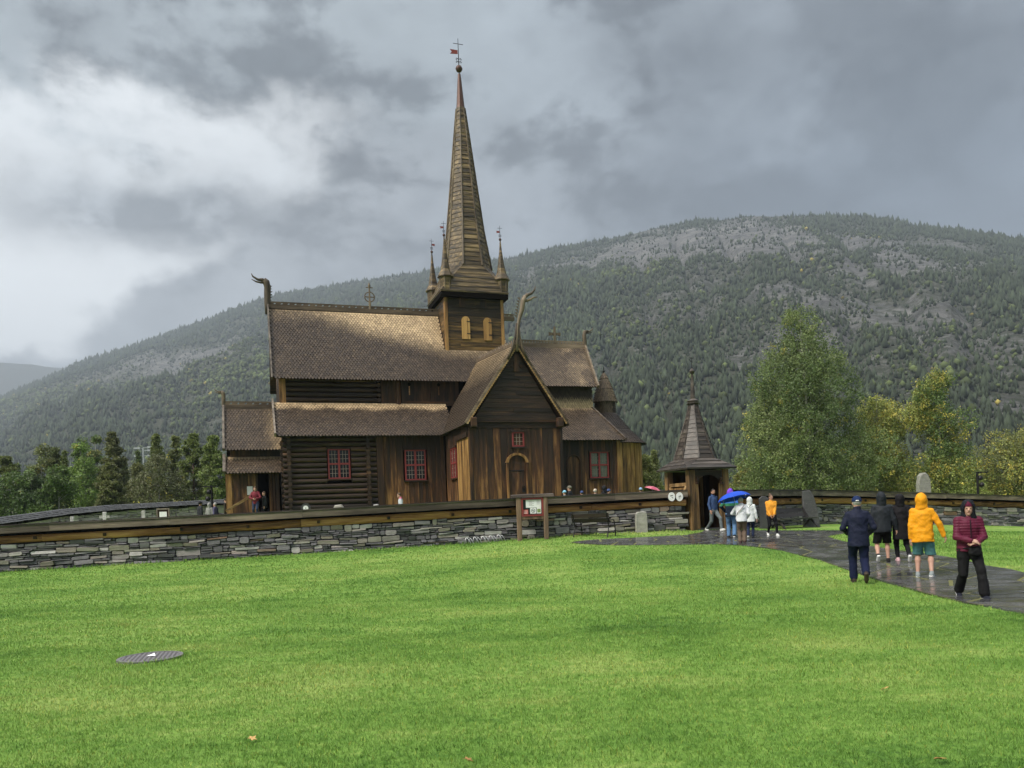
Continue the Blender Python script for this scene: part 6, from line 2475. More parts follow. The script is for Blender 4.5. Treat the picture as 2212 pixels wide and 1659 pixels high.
# ------------------------------------------------------------------ floodlight posts, mast, house, graves
def lamp_post(u, vtop, vbase, Y, label, arm=1):
    top = at(u, vtop, Y)
    o = thing('lamp_post', label, 'lamp post', (top.x, Y, G(top.x, Y)), 0.0)
    h = top.z - G(top.x, Y)
    mb = MB()
    mb.tube([(0, 0, -0.1), (0, 0, h)], 0.07, 8)
    mb.build('pole', MATS['iron'], o)
    mb = MB()
    mb.box(-0.25 * arm - 0.25, -0.25 * arm + 0.35, -0.12, 0.12, h, h + 0.07)
    mb.build('head', MATS['iron'], o)
    mb = MB()
    for hh, sx in ((h - 0.30, -0.16 * arm), (h - 0.72, -0.24 * arm)):
        mb.lathe([(0.02, hh - 0.15), (0.13, hh - 0.11), (0.15, hh), (0.10, hh + 0.13), (0.02, hh + 0.16)], 10, (sx, -0.02, 0))
        mb.beam((0, 0, hh), (sx, 0, hh), 0.05, 0.05)
    mb.build('floodlight', MATS['iron'], o, smooth=True)
    return o


lamp_post(2111, 1022, 1060, 47, 'black floodlight post standing beyond the right wall near the memorial stone', -1)
lamp_post(457, 1052, 1090, 47, 'dark floodlight post beside the church porch', 1)
mt = at(309, 968, 120)
mast = thing('floodlight_mast', 'thin mast with pale floodlights among the distant trees', 'floodlight mast', (mt.x, 120, -0.5))
mb = MB()
mb.tube([(0, 0, 0), (0, 0, mt.z + 0.5)], 0.12, 6)
mb.build('pole', MATS['galv'], mast)
for k, (dx_, dz_) in enumerate(((-0.9, 0), (1.2, 0.1), (-0.9, -1.2), (1.2, -1.2), (1.2, -0.4))):
    mb = MB()
    z = mt.z + 0.5 + dz_
    mb.beam((0, 0, z), (dx_, 0, z), 0.06, 0.06)
    mb.box(dx_ - 0.5, dx_ + 0.5, -0.15, 0.15, z - 0.10, z + 0.14)
    mb.build('floodlight', MATS['galv'], mast)
hp = at(545, 1075, 80)
house = thing('timber_house', 'dark timber house with grey roof behind the church porch', 'house', (hp.x, 80, 0.2), R_(8))
mb = MB()
mb.box(-4.6, 4.6, 0, 8, 0, 3.1)
mb.prism([(-4.6, 0, 3.1), (4.6, 0, 3.1), (0, 0, 5.3)], (0, 1, 0), 8.0)
mb.build('wall', MATS['tar_h'], house)
rf = None
for sg in (-1, 1):
    mb = MB()
    mb.hexa([(sg * 5.5, -0.6, 2.78), (0, -0.6, 5.42), (0, 8.6, 5.42), (sg * 5.5, 8.6, 2.78), (sg * 5.5, -0.6, 3.0), (0, -0.6, 5.64), (0, 8.6, 5.64), (sg * 5.5, 8.6, 3.0)])
    rf = mb.build('roof_slope', MATS['slate_stone'], house)
mb = MB()
mb.box(-3.0, -2.7, -0.05, 0.0, 2.0, 2.35)
mb.build('wall_lamp', MATS['white'], house)


def on_plane(u, v, Y):
    p = at(u, v, Y)
    return (p.x, p.y, G(p.x, p.y)), p.z - G(p.x, p.y)


# rounded dark headstone with a white disc, in front of the church logs
gp_, gh = on_plane(660, 1087, 39.0)
hs = thing('headstone', 'rounded grey headstone with a white disc before the log wall', 'headstone', gp_, 0.15)
mb = MB()
arc = [(0.36, 0.0)] + [(0.36, gh - 0.36)] + [(0.24, gh - 0.33)] + [(0.24 * math.cos(q), gh - 0.24 + 0.24 * math.sin(q)) for q in np.linspace(0, math.pi, 11)] + [(-0.24, gh - 0.33), (-0.36, gh - 0.36), (-0.36, 0.0)]
mb.prism([(a, 0, b) for a, b in arc], (0, 1, 0), 0.14)
mb.build('stone', MATS['slate_stone'], hs)
mb = MB()
mb.prism([(0.13 * math.cos(q), -0.006, gh - 0.25 + 0.13 * math.sin(q)) for q in np.linspace(0, 2 * math.pi, 21)[:-1]], (0, 1, 0), 0.012)
ds = mb.build('disc', MATS['white'], hs)
mb = MB()
mb.prism([(0.025 * math.cos(q), -0.010, gh - 0.25 + 0.025 * math.sin(q)) for q in np.linspace(0, 2 * math.pi, 9)[:-1]], (0, 1, 0), 0.012)
mb.build('disc_centre', MATS['iron'], ds)
for u, v, wd, lab in ((731, 1090, 0.32, 'low rough brown boulder grave marker beside the rounded headstone'), (812, 1089, 0.22, 'small pale block just showing over the wall cap below the corner post')):
    gp_, gh = on_plane(u, v, 39.0)
    standing('grave_marker', lab, 'grave marker', u, v, 0, [(-wd, -0.1), (wd, -0.1), (wd, gh * 0.8), (wd * 0.5, gh), (-wd * 0.5, gh * 0.98), (-wd, gh * 0.75)], 0.25, 'grave' if u > 800 else 'stone', 0, pos=gp_)
for u, v, Y, hh, lab in ((226, 1106, 44, 0.75, 'white stone cross grave marker in front of the far tiled wall'), (310, 1103, 45, 0.75, 'white grave pillar on a wide foot in front of the far tiled wall'),
                         (156, 1116, 42.5, 0.4, 'small pinkish grave block in front of the far tiled wall')):
    gp_, gh = on_plane(u, v, Y)
    go = thing('grave_marker', lab, 'grave marker', gp_, 0.1)
    mb = MB()
    mb.box(-0.10, 0.10, -0.06, 0.06, 0, gh)
    mb.build('shaft', MATS['grave'], go, bevel=0.015)
    mb = MB()
    if u == 226:
        mb.box(-0.28, 0.28, -0.045, 0.045, gh - 0.36, gh - 0.2)
    else:
        mb.box(-0.3, 0.3, -0.15, -0.062, 0, gh * 0.72)
    mb.build('arm' if u == 226 else 'foot_block', MATS['grave'], go)
gp_, gh = on_plane(352, 1098, 44.5)
ifr = thing('sign_frame', 'white sheet in a wooden frame standing before the far wall', 'sign', gp_, 0.1)
mb = MB()
for a, b, c, d in ((-0.36, -0.30, 0, gh), (0.30, 0.36, 0, gh), (-0.30, 0.30, gh - 0.08, gh), (-0.30, 0.30, gh - 0.86, gh - 0.80)):
    mb.box(a, b, -0.04, 0.04, c, d)
mb.build('frame', MATS['grey_z'], ifr)
mb = MB()
mb.box(-0.20, 0.20, -0.02, 0.02, gh - 0.62, gh - 0.2)
mb.build('sheet', MATS['white'], ifr)
mb = MB()
mb.box(-0.30, 0.30, 0.021, 0.035, gh - 0.80, gh - 0.08)
mb.build('backing', MATS['tar_h'], ifr)


# ------------------------------------------------------------------ trees
def leaf_cloud(name, parent, centers, normals, size, cols, n_each, spread, droop=0.0, mat='leaf', aspect=0.6, flat=0.5):
    """one crown mesh of many single leaf blades spread round twig points"""
    N = len(centers)
    c = np.repeat(centers, n_each, 0) + RNG.normal(0, 1, (N * n_each, 3)) * spread
    if droop:
        c[:, 2] -= np.abs(RNG.normal(0, droop, len(c)))
    M = len(c)
    d = RNG.normal(0, 1, (M, 3))
    d[:, 2] -= droop * 1.5
    d /= np.linalg.norm(d, axis=1, keepdims=True)
    e = RNG.normal(0, 1, (M, 3))
    e -= d * (e * d).sum(1, keepdims=True)
    e /= np.linalg.norm(e, axis=1, keepdims=True)
    s = size * RNG.uniform(0.6, 1.3, (M, 1))
    V = np.stack([c, c + d * s * 0.5 + e * s * aspect * 0.5, c + d * s, c + d * s * 0.5 - e * s * aspect * 0.5], 1).reshape(-1, 3)
    me = np_mesh(name, V, np.arange(M * 4), 4)
    cc = np.repeat(cols, n_each, 0) * RNG.uniform(0.65, 1.6, (M, 1)) * 1.35
    set_tone(me, np.repeat(cc, 4, 0))
    me.materials.append(MATS[mat])
    return link(name, me, parent)


def tree_base(u, Y, vtop):
    top = at(u, vtop, Y)
    z0 = G(top.x, Y) if Y < 75 else -0.4
    return Vector((top.x, Y, z0)), top.z - z0


GREEN, DGREEN, YGREEN, YEL, OLIVE = (0.075, 0.112, 0.034), (0.050, 0.078, 0.028), (0.195, 0.215, 0.062), (0.36, 0.31, 0.07), (0.120, 0.132, 0.052)


def broadleaf(name, label, u, Y, vtop, wpx, seed, cols, yellow=0.05, leaf=0.15, n_tw=1500, n_each=9, lobes=9, low=0.12, taper=0.75, group=None, barkm='birch_bark', shape=None, droop=0.12, bare=0.0):
    global RNG
    RNG = np.random.default_rng(seed)
    rnd = random.Random(seed)
    p, h = tree_base(u, Y, vtop)
    rad = wpx / F * Y / 2
    o = thing(name, label, 'tree', p, rnd.uniform(0, 6), group)
    mb = MB()
    lean = (rnd.uniform(-0.04, 0.04) * h, rnd.uniform(-0.04, 0.04) * h)
    tp = [(lean[0] * t * t, lean[1] * t * t, h * 0.93 * t) for t in np.linspace(0, 1, 9)]
    mb.tube([(x, y, z - 0.1) for x, y, z in tp], [max(h * 0.012 * (1 - t) + 0.012, 0.015) for t in np.linspace(0, 1, 9)], 7)
    tr = mb.build('trunk', MATS[barkm], o, smooth=True)
    # limbs carry rounded leaf masses of different size all the way up
    L = []
    for i in range(lobes):
        t = low + (0.97 - low) * (i + rnd.random() * 0.8) / lobes
        prof = shape(t) if shape else (math.sin(min(1, (t - low + 0.10) / (0.45)) * math.pi / 2) * (1 - max(0, t - 0.35) / 0.72) ** taper)
        for k in range(4 if t > 0.55 else 3):
            a = rnd.uniform(0, 2 * math.pi)
            rr_ = rad * prof * rnd.uniform(0.45, 0.82)
            lr = rad * max(prof, 0.24) * rnd.uniform(0.36, 0.54) + 0.12
            L.append((lean[0] * t * t + rr_ * math.cos(a), lean[1] * t * t + rr_ * math.sin(a), h * t, lr, a, t))
    L.append((lean[0], lean[1], h * 0.95, rad * 0.20 + 0.12, 0, 0.95))
    mb = MB()
    for x, y, z, lr, a, t in L:
        z0 = max(h * 0.1, z - 0.5 * math.hypot(x, y) - 0.3)
        t0 = min(z0 / h, 0.95)
        b0 = (lean[0] * t0 * t0, lean[1] * t0 * t0, z0)
        mb.tube([b0, (b0[0] * 0.4 + x * 0.6, b0[1] * 0.4 + y * 0.6, (z0 + z) / 2 + 0.1), (x, y, z)], [0.006 * h * (1 - t) + 0.012, 0.02, 0.008], 5)
    props(mb.build('limbs', MATS[barkm], tr), kind='stuff')
    tot = sum(l[3] ** 2 for l in L)
    C, K = [], []
    for x, y, z, lr, a, t in L:
        n = max(12, int(n_tw * lr ** 2 / tot))
        v = RNG.normal(0, 1, (n, 3))
        v /= np.linalg.norm(v, axis=1, keepdims=True)
        rr_ = lr * (0.55 + 0.5 * RNG.random((n, 1)) ** 0.6)
        rr_ *= 1 + 0.35 * (fbm(v[:, :1] * 2.2 + x, v[:, 1:2] * 2.2 + y, v[:, 2:] * 2.2, 2) - 0.5) * 2
        q = np.array([x, y, z]) + v * rr_ * np.array([1, 1, 0.85])
        C.append(q)
        base = np.array(cols[rnd.randrange(len(cols))])
        cc = base * (0.85 + 0.3 * RNG.random((n, 1)))
        yl = RNG.random(n) < yellow * rnd.choice((0.2, 0.6, 1.0, 2.6))
        cc[yl] = np.array(YEL) * RNG.uniform(0.6, 1.1, (yl.sum(), 1))
        K.append(cc)
    C, K = np.concatenate(C), np.concatenate(K)
    leaf_cloud('crown', o, C, None, leaf, K, n_each, 0.035 * rad ** 0.5 + 0.045, droop)
    return o


def conifer(name, label, u, Y, vtop, wpx, seed, col=DGREEN, kind='pine', group=None, n_each=10, dens=1.0):
    global RNG
    RNG = np.random.default_rng(seed)
    rnd = random.Random(seed)
    p, h = tree_base(u, Y, vtop)
    rad = wpx / F * Y / 2
    o = thing(name, label, 'tree', p, rnd.uniform(0, 6), group)
    mb = MB()
    mb.tube([(0, 0, -0.1), (0.02 * h * rnd.uniform(-1, 1), 0, h * 0.5), (0, 0, h * 0.98)], [h * 0.017 + 0.03, h * 0.010 + 0.02, 0.015], 7)
    tr = mb.build('trunk', MATS['pine_bark'], o, smooth=True)
    lm = MB()
    C, K = [], []
    if kind == 'spruce':
        nw = 22
        for i in range(nw):
            t = 0.06 + 0.92 * i / nw
            r0 = rad * (1 - t) ** 0.85 + 0.05
            for k in range(9):
                a = rnd.uniform(0, 6.28)
                r1 = r0 * rnd.uniform(0.7, 1.1)
                z0 = h * t
                lm.tube([(0, 0, z0), (r1 * math.cos(a), r1 * math.sin(a), z0 - 0.22 * r1)], [0.02, 0.008], 4)
                n = max(4, int(9 * dens * r1 / 0.5))
                s = RNG.random((n, 1)) ** 0.7
                C.append(np.array([0, 0, z0]) + s * np.array([r1 * math.cos(a), r1 * math.sin(a), -0.22 * r1]) + RNG.normal(0, 0.05, (n, 3)))
    else:
        nw = 26
        for i in range(nw):
            t = 0.18 + 0.81 * (i + rnd.random() * 1.2) / (nw + 0.4)
            r0 = rad * min(1.0, (1 - t) * 2.0 + 0.06) ** 0.75 * rnd.uniform(0.75, 1.15)
            for k in range(4):
                a = rnd.uniform(0, 6.28)
                r1 = max(r0, 0.12) * rnd.uniform(0.3, 1.1)
                z0, z1 = h * t - 0.1 * r1, h * t + 0.25 * r1
                e = np.array([r1 * math.cos(a), r1 * math.sin(a), z1])
                lm.tube([(0, 0, z0 - 0.2 * r1), (e[0] * 0.6, e[1] * 0.6, z0), tuple(e)], [0.035, 0.02, 0.01], 4)
                n = int(20 * dens)
                v = RNG.normal(0, 1, (n, 3)) * np.array([0.22, 0.22, 0.11]) * (0.30 + 0.30 * max(r0, 0.2))
                C.append(e * np.array([0.85, 0.85, 1]) + v)
    props(lm.build('limbs', MATS['pine_bark'], tr), kind='stuff')
    C = np.concatenate(C)
    K = np.array(col)[None] * np.array((1.15, 1.0, 0.95))[None] * (0.75 + 0.5 * RNG.random((len(C), 1)))
    leaf_cloud('crown', o, C, None, 0.26 if kind == 'pine' else 0.22, K * 1.55, n_each, 0.06, 0.0, aspect=0.36)
    return o


# the big birch and the yellowing birches right of the gate
def big_shape(t):
    return float(np.interp(t, [0, 0.08, 0.2, 0.38, 0.48, 0.55, 0.66, 0.80, 0.92, 1.0], [0.5, 0.92, 1.0, 0.95, 0.88, 0.98, 0.74, 0.42, 0.28, 0.08]))


broadleaf('birch_tree', 'tall dense green birch with pointed crown beyond the wall right of the gatehouse', 1738, 56, 658, 268, 31, [(0.070, 0.100, 0.036), (0.105, 0.138, 0.050), (0.150, 0.182, 0.070)], 0.02, 0.14, 6000, 20, 18, 0.06, group=None, shape=big_shape, droop=0.16)
broadleaf('birch_tree', 'slender yellowing birch between the tall green birch and the loose-crowned birch', 1893, 60, 853, 140, 32, [YGREEN, (0.23, 0.24, 0.065), (0.12, 0.15, 0.045)], 0.14, 0.15, 2200, 14, 11, 0.12, taper=0.5, droop=0.18)
broadleaf('birch_tree', 'loose-crowned birch flecked with yellow, white trunk, behind the memorial stone', 2022, 58, 793, 178, 33, [YGREEN, GREEN, (0.125, 0.155, 0.045)], 0.13, 0.15, 2800, 14, 14, 0.08, droop=0.22,
          shape=lambda t: float(np.interp(t, [0, 0.1, 0.3, 0.45, 0.6, 0.75, 0.9, 1], [0.75, 1.0, 0.85, 0.62, 0.70, 0.62, 0.42, 0.15])))
broadleaf('birch_tree', 'round olive birch standing beyond the right wall next to the floodlight post', 2190, 62, 930, 190, 34, [YGREEN, OLIVE, (0.15, 0.16, 0.045)], 0.12, 0.15, 2200, 14, 10, 0.05, taper=0.5)
for k, (u, Y, vt, wp, cols, lab) in enumerate((
        (1835, 66, 1000, 110, [GREEN, OLIVE], 'low green bush at the foot of the tall green birch'),
        (1948, 66, 1005, 110, [YGREEN, GREEN], 'yellow-green bush between the two yellowing birches'),
        (2092, 64, 1010, 90, [YGREEN, OLIVE], 'yellow-green bush behind the floodlight post'),
        (2140, 70, 1022, 90, [OLIVE, GREEN], 'low olive bush between the floodlight post and the round olive birch'),
        (2270, 60, 960, 150, [OLIVE, GREEN], 'olive bush past the round olive birch at the wall'),
        (1660, 66, 1010, 110, [DGREEN, GREEN], 'dark green bush just right of the gatehouse behind the wall'))):
    broadleaf('bush', lab, u, Y, vt, wp, 50 + k, cols, 0.08, 0.17, 1000, 10, 6, 0.04, taper=0.4, barkm='pine_bark')
conifer('pine_tree', 'bushy green pine left of the gatehouse behind the wall', 1392, 62, 988, 62, 61, (0.075, 0.095, 0.034), 'pine')
conifer('spruce_tree', 'small pointed spruce touching the gatehouse roof', 1412, 68, 968, 34, 62, (0.065, 0.085, 0.030), 'spruce', dens=1.6)
conifer('pine_tree', 'low olive pine right of the gatehouse roof', 1612, 66, 1000, 70, 63, (0.085, 0.098, 0.032), 'pine')
# the row of trees beyond the far wall on the left
row = [
    ('c', 12, 78, 984, 70, (0.055, 0.075, 0.026), 'pine', 'dark pine behind the wall, its top half cut off by the row of bushes'),
    ('c', 38, 88, 993, 24, (0.045, 0.070, 0.026), 'spruce', 'thin young spruce between the dark pine and the open-crowned birch'),
    ('b', 84, 82, 954, 66, [OLIVE, (0.12, 0.14, 0.05)], 0.03, 'open-crowned olive birch with a broad loose top'),
    ('c', 118, 84, 968, 52, (0.050, 0.070, 0.027), 'pine', 'dark pine next to the open-crowned birch'),
    ('c', 139, 80, 964, 44, (0.060, 0.085, 0.030), 'spruce', 'pointed spruce between dark pine and tall aspen'),
    ('b', 172, 86, 937, 50, [DGREEN, GREEN], 0.01, 'tall dark aspen rising above the left row'),
    ('b', 184, 74, 952, 62, [(0.12, 0.18, 0.045), (0.15, 0.21, 0.055)], 0.01, 'bright fresh-green birch standing out in the left row'),
    ('b', 212, 84, 934, 40, [OLIVE, GREEN], 0.03, 'thin olive birch behind the bright fresh-green one'),
    ('c', 243, 80, 934, 58, (0.058, 0.072, 0.030), 'pine', 'tall dark pine right of the bright green birch'),
    ('c', 268, 86, 986, 44, (0.052, 0.075, 0.028), 'spruce', 'shorter spruce right of the tall dark pine'),
    ('c', 298, 88, 965, 34, (0.045, 0.072, 0.026), 'spruce', 'dark pointed spruce beside the floodlight mast'),
    ('c', 338, 82, 936, 44, (0.070, 0.095, 0.034), 'pine', 'tall narrow pine above the round willow'),
    ('b', 342, 72, 985, 112, [(0.085, 0.092, 0.042), (0.10, 0.105, 0.05)], 0.03, 'broad round grey-green willow in the left row'),
    ('c', 378, 84, 944, 40, (0.065, 0.085, 0.032), 'pine', 'slim pine behind the willow'),
    ('c', 416, 76, 933, 78, (0.062, 0.088, 0.028), 'pine', 'broad layered pine near the church porch'),
    ('c', 460, 74, 938, 62, (0.068, 0.098, 0.032), 'pine', 'lighter pine right beside the church porch'),
    ('b', 24, 68, 1020, 90, [(0.050, 0.080, 0.024), GREEN], 0.01, 'dark leafy bush at the wall under the dark pine'),
    ('b', 68, 68, 1014, 80, [GREEN, DGREEN], 0.01, 'green leafy bush under the open-crowned birch'),
    ('b', 124, 68, 1004, 84, [(0.065, 0.10, 0.028), GREEN], 0.01, 'green leafy tree in front of the pointed spruce'),
    ('c', 300, 76, 1000, 60, (0.060, 0.075, 0.030), 'pine', 'low spreading pine under the floodlight mast'),
    ('c', 235, 72, 1000, 60, (0.062, 0.078, 0.030), 'pine', 'low pine at the foot of the bright green birch'),
    ('c', -30, 74, 970, 80, (0.055, 0.078, 0.026), 'pine', 'dark pine at the far end of the left row'),
]
for k, t in enumerate(row):
    if t[0] == 'c':
        conifer('pine_tree' if t[6] == 'pine' else 'spruce_tree', t[7], t[1], t[2], t[3], t[4] * 1.15, 100 + k, t[5], t[6], 'trees beyond the far wall', dens=1.1)
    else:
        broadleaf('bush' if 'bush' in t[7] else 'leafy_tree', t[7], t[1], t[2], t[3], t[4] * 1.15, 100 + k, t[5], t[6], 0.20, 1300, 10, 10, 0.08, group='trees beyond the far wall', taper=0.55)
# the wood floor behind: darker thicket closing the gaps under the row
RNG = np.random.default_rng(77)
n = 2600
uu = RNG.uniform(-160, 620, n)
YY_ = RNG.uniform(90, 120, n)
xs = (uu - CX) / F * YY_
zs = RNG.uniform(0.0, 4.2, n) * (0.7 + 0.5 * fbm(xs / 4, YY_ / 9))
leaf_cloud('thicket', None, np.stack([xs, YY_, zs - 0.5], 1), None, 0.35, np.array((0.040, 0.058, 0.022))[None] * RNG.uniform(0.6, 1.4, (n, 1)), 14, 0.42)
props(bpy.data.objects['thicket'], 'dark thicket closing the gaps beneath the left tree row', 'undergrowth', kind='stuff')
n = 1500
uu = RNG.uniform(1560, 2420, n)
YY_ = RNG.uniform(74, 100, n)
xs = (uu - CX) / F * YY_
zs = RNG.uniform(0.0, 3.2, n) * (0.6 + 0.7 * fbm(xs / 4, YY_ / 9))
leaf_cloud('thicket', None, np.stack([xs, YY_, zs - 0.5], 1), None, 0.32, np.array((0.085, 0.098, 0.030))[None] * RNG.uniform(0.6, 1.4, (n, 1)), 14, 0.42)
props([o for o in bpy.data.objects if o.name.startswith('thicket') and 'kind' not in o][0], 'olive thicket behind the birches and the right wall', 'undergrowth', kind='stuff')


# ------------------------------------------------------------------ people: bodies and clothes grown as smooth surfaces
class Field:
    def __init__(s, lo, hi, vox):
        s.lo, s.v = np.array(lo, float), vox
        s.n = (np.ceil((np.array(hi, float) - s.lo) / vox).astype(int) + 1)
        s.f = np.full(s.n, 0.5, np.float32)

    def region(s, lo, hi):
        a = np.clip(np.floor((np.array(lo) - s.lo) / s.v).astype(int), 0, s.n - 1)
        b = np.clip(np.ceil((np.array(hi) - s.lo) / s.v).astype(int) + 1, 1, s.n)
        sl = tuple(slice(i, max(j, i + 1)) for i, j in zip(a, b))
        g = np.meshgrid(*[s.lo[k] + s.v * np.arange(sl[k].start, sl[k].stop) for k in range(3)], indexing='ij')
        return sl, g

    def put(s, sl, d, k):
        c = s.f[sl]
        h = np.clip(0.5 + 0.5 * (c - d) / k, 0, 1)
        s.f[sl] = c * (1 - h) + d * h - k * h * (1 - h)

    def cone(s, a, b, ra, rb, k=0.03, sy=1.0, sx=1.0):
        """tapered limb from a to b; sy < 1 flattens front to back"""
        a, b = np.array(a, float), np.array(b, float)
        m = max(ra, rb) + k + 2 * s.v
        sl, (X, Y, Z) = s.region(np.minimum(a, b) - m, np.maximum(a, b) + m)
        c = (a + b) / 2
        X, Y = (X - c[0]) / sx + c[0], (Y - c[1]) / sy + c[1]
        ab = b - a
        ab2 = np.array([ab[0] / sx, ab[1] / sy, ab[2]])
        a2 = c - ab2 / 2
        t = np.clip(((X - a2[0]) * ab2[0] + (Y - a2[1]) * ab2[1] + (Z - a2[2]) * ab2[2]) / max((ab2 ** 2).sum(), 1e-9), 0, 1)
        d = np.sqrt((X - a2[0] - t * ab2[0]) ** 2 + (Y - a2[1] - t * ab2[1]) ** 2 + (Z - a2[2] - t * ab2[2]) ** 2) - (ra + (rb - ra) * t)
        s.put(sl, d * min(sy, sx, 1.0), k)

    def ell(s, c, r, k=0.02):
        c, r = np.array(c, float), np.array(r, float)
        sl, (X, Y, Z) = s.region(c - r - k - 2 * s.v, c + r + k + 2 * s.v)
        q = np.sqrt(((X - c[0]) / r[0]) ** 2 + ((Y - c[1]) / r[1]) ** 2 + ((Z - c[2]) / r[2]) ** 2)
        s.put(sl, (q - 1) * r.min(), k)

    def cut_ell(s, c, r):
        c, r = np.array(c, float), np.array(r, float)
        sl, (X, Y, Z) = s.region(c - r - 0.05, c + r + 0.05)
        q = np.sqrt(((X - c[0]) / r[0]) ** 2 + ((Y - c[1]) / r[1]) ** 2 + ((Z - c[2]) / r[2]) ** 2)
        s.f[sl] = np.maximum(s.f[sl], -(q - 1) * r.min())

    def grid(s):
        return np.meshgrid(*[s.lo[k] + s.v * np.arange(s.n[k]) for k in range(3)], indexing='ij')

    def below(s, z, slope=0.0):
        Z = s.lo[2] + s.v * np.arange(s.n[2])
        s.f = np.maximum(s.f, (z - Z)[None, None, :])

    def above(s, z):
        Z = s.lo[2] + s.v * np.arange(s.n[2])
        s.f = np.maximum(s.f, (Z - z)[None, None, :])

    def wrinkle(s, amp, fr, seed):
        X, Y, Z = s.grid()
        m = np.abs(s.f) < 0.04
        n = fbm(X[m] * fr + seed, Y[m] * fr, Z[m] * fr * 1.3 + seed, 2) - 0.5
        s.f[m] += (n * 2 * amp).astype(np.float32)

    def bands(s, amp, step, z0):
        Z = s.lo[2] + s.v * np.arange(s.n[2])
        s.f = s.f + (amp * (np.abs(np.sin((Z - z0) * math.pi / step)) ** 0.5 * -1 + 0.6))[None, None, :].astype(np.float32)

    def mesh(s):
        f = s.f
        ins = f < 0
        nx, ny, nz = f.shape
        c = np.zeros((nx - 1, ny - 1, nz - 1), np.int8)
        for i in (0, 1):
            for j in (0, 1):
                for k in (0, 1):
                    c += ins[i:nx - 1 + i, j:ny - 1 + j, k:nz - 1 + k]
        act = (c > 0) & (c < 8)
        idx = -np.ones(act.shape, np.int64)
        I, J, K = np.nonzero(act)
        idx[I, J, K] = np.arange(len(I))
        P = np.zeros((len(I), 3))
        W = np.zeros(len(I))
        cor = [(i, j, k) for i in (0, 1) for j in (0, 1) for k in (0, 1)]
        for a in cor:
            for ax in range(3):
                if a[ax] == 0:
                    b = list(a)
                    b[ax] = 1
                    fa, fb = f[I + a[0], J + a[1], K + a[2]], f[I + b[0], J + b[1], K + b[2]]
                    m = (fa < 0) != (fb < 0)
                    t = fa[m] / (fa[m] - fb[m])
                    q = np.tile(np.array(a, float), (m.sum(), 1))
                    q[:, ax] += t
                    P[m] += q
                    W[m] += 1
        P = P / np.maximum(W, 1)[:, None] + np.stack([I, J, K], 1)
        V = s.lo + P * s.v
        Fs = []
        for ax in range(3):
            o = [a for a in range(3) if a != ax]
            sl0, sl1 = [slice(None)] * 3, [slice(None)] * 3
            sl0[ax], sl1[ax] = slice(0, -1), slice(1, None)
            e = ins[tuple(sl0)] != ins[tuple(sl1)]
            E = np.array(np.nonzero(e))
            ok = (E[o[0]] > 0) & (E[o[1]] > 0) & (E[o[0]] < f.shape[o[0]] - 1) & (E[o[1]] < f.shape[o[1]] - 1)
            E = E[:, ok]
            q = []
            for d0, d1 in ((1, 1), (0, 1), (0, 0), (1, 0)):
                g = E.copy()
                g[o[0]] -= d0
                g[o[1]] -= d1
                q.append(idx[g[0], g[1], g[2]])
            Fs.append(np.stack(q, 1))
        Fq = np.concatenate(Fs)
        Fq = Fq[(Fq >= 0).all(1)]
        return V, Fq

    def build(s, name, mat, parent, extra=None):
        V, Fq = s.mesh()
        if extra:
            for V2, F2 in extra:
                Fq = np.concatenate([Fq, F2 + len(V)])
                V = np.concatenate([V, V2])
        me = np_mesh(name, V, Fq.ravel(), 4, True)
        me.materials.append(mat)
        bm = bmesh.new()
        bm.from_mesh(me)
        bmesh.ops.recalc_face_normals(bm, faces=bm.faces[:])
        bm.to_mesh(me)
        bm.free()
        return link(name, me, parent)


def ik(a, b, l1, l2, hint):
    """middle joint between a and b, bent towards hint"""
    a, b, hint = map(Vector, (a, b, hint))
    d = b - a
    L = min(d.length, (l1 + l2) * 0.995)
    u = d.normalized()
    x = (l1 * l1 - l2 * l2 + L * L) / (2 * L)
    h = math.sqrt(max(l1 * l1 - x * x, 0))
    p = hint - u * hint.dot(u)
    p.normalize()
    return a + u * x + p * h, a + u * L


def hand_mesh(w_, fwd, palm, side, size, curl, fine):
    """palm, four unequal fingers in three bones and a thumb leaving the side of the palm"""
    w_, fwd, palm = Vector(w_), Vector(fwd).normalized(), Vector(palm)
    palm = (palm - fwd * palm.dot(fwd)).normalized()
    ac = fwd.cross(palm) * side
    k = size / 0.185
    F_ = Field(w_ - Vector((0.24, 0.24, 0.24)) * k, w_ + Vector((0.24, 0.24, 0.24)) * k, fine)
    F_.cone(w_ - fwd * 0.03, w_ + fwd * 0.02 * k, 0.027 * k, 0.026 * k, 0.02)
    for q in (-0.026, -0.009, 0.009, 0.026):
        F_.cone(w_ + fwd * 0.02 * k + ac * q * 0.7 * k, w_ + fwd * 0.085 * k + ac * q * k, 0.015 * k, 0.0135 * k, 0.018)
    for q, ln, sp in ((-0.029, 0.060, -0.10), (-0.010, 0.074, -0.03), (0.010, 0.078, 0.03), (0.029, 0.070, 0.10)):
        p = w_ + fwd * 0.088 * k + ac * q * k
        d = (fwd + ac * sp).normalized()
        for seg, rr_ in ((0.45, 0.0095), (0.32, 0.0088), (0.23, 0.0078)):
            d = (d + palm * curl).normalized()
            e = p + d * ln * seg * k * 1.08
            F_.cone(p, e, rr_ * k, rr_ * 0.95 * k, 0.004)
            p = e
    p = w_ + fwd * 0.030 * k + ac * 0.026 * k
    d = (fwd * 0.65 + ac * 0.75 + palm * 0.35).normalized()
    for ln, rr_ in ((0.038, 0.0125), (0.030, 0.0105), (0.022, 0.0092)):
        e = p + d * ln * k
        F_.cone(p, e, rr_ * k, rr_ * 0.93 * k, 0.008)
        p = e
        d = (d + fwd * 0.35 + palm * 0.1).normalized()
    return F_.mesh()


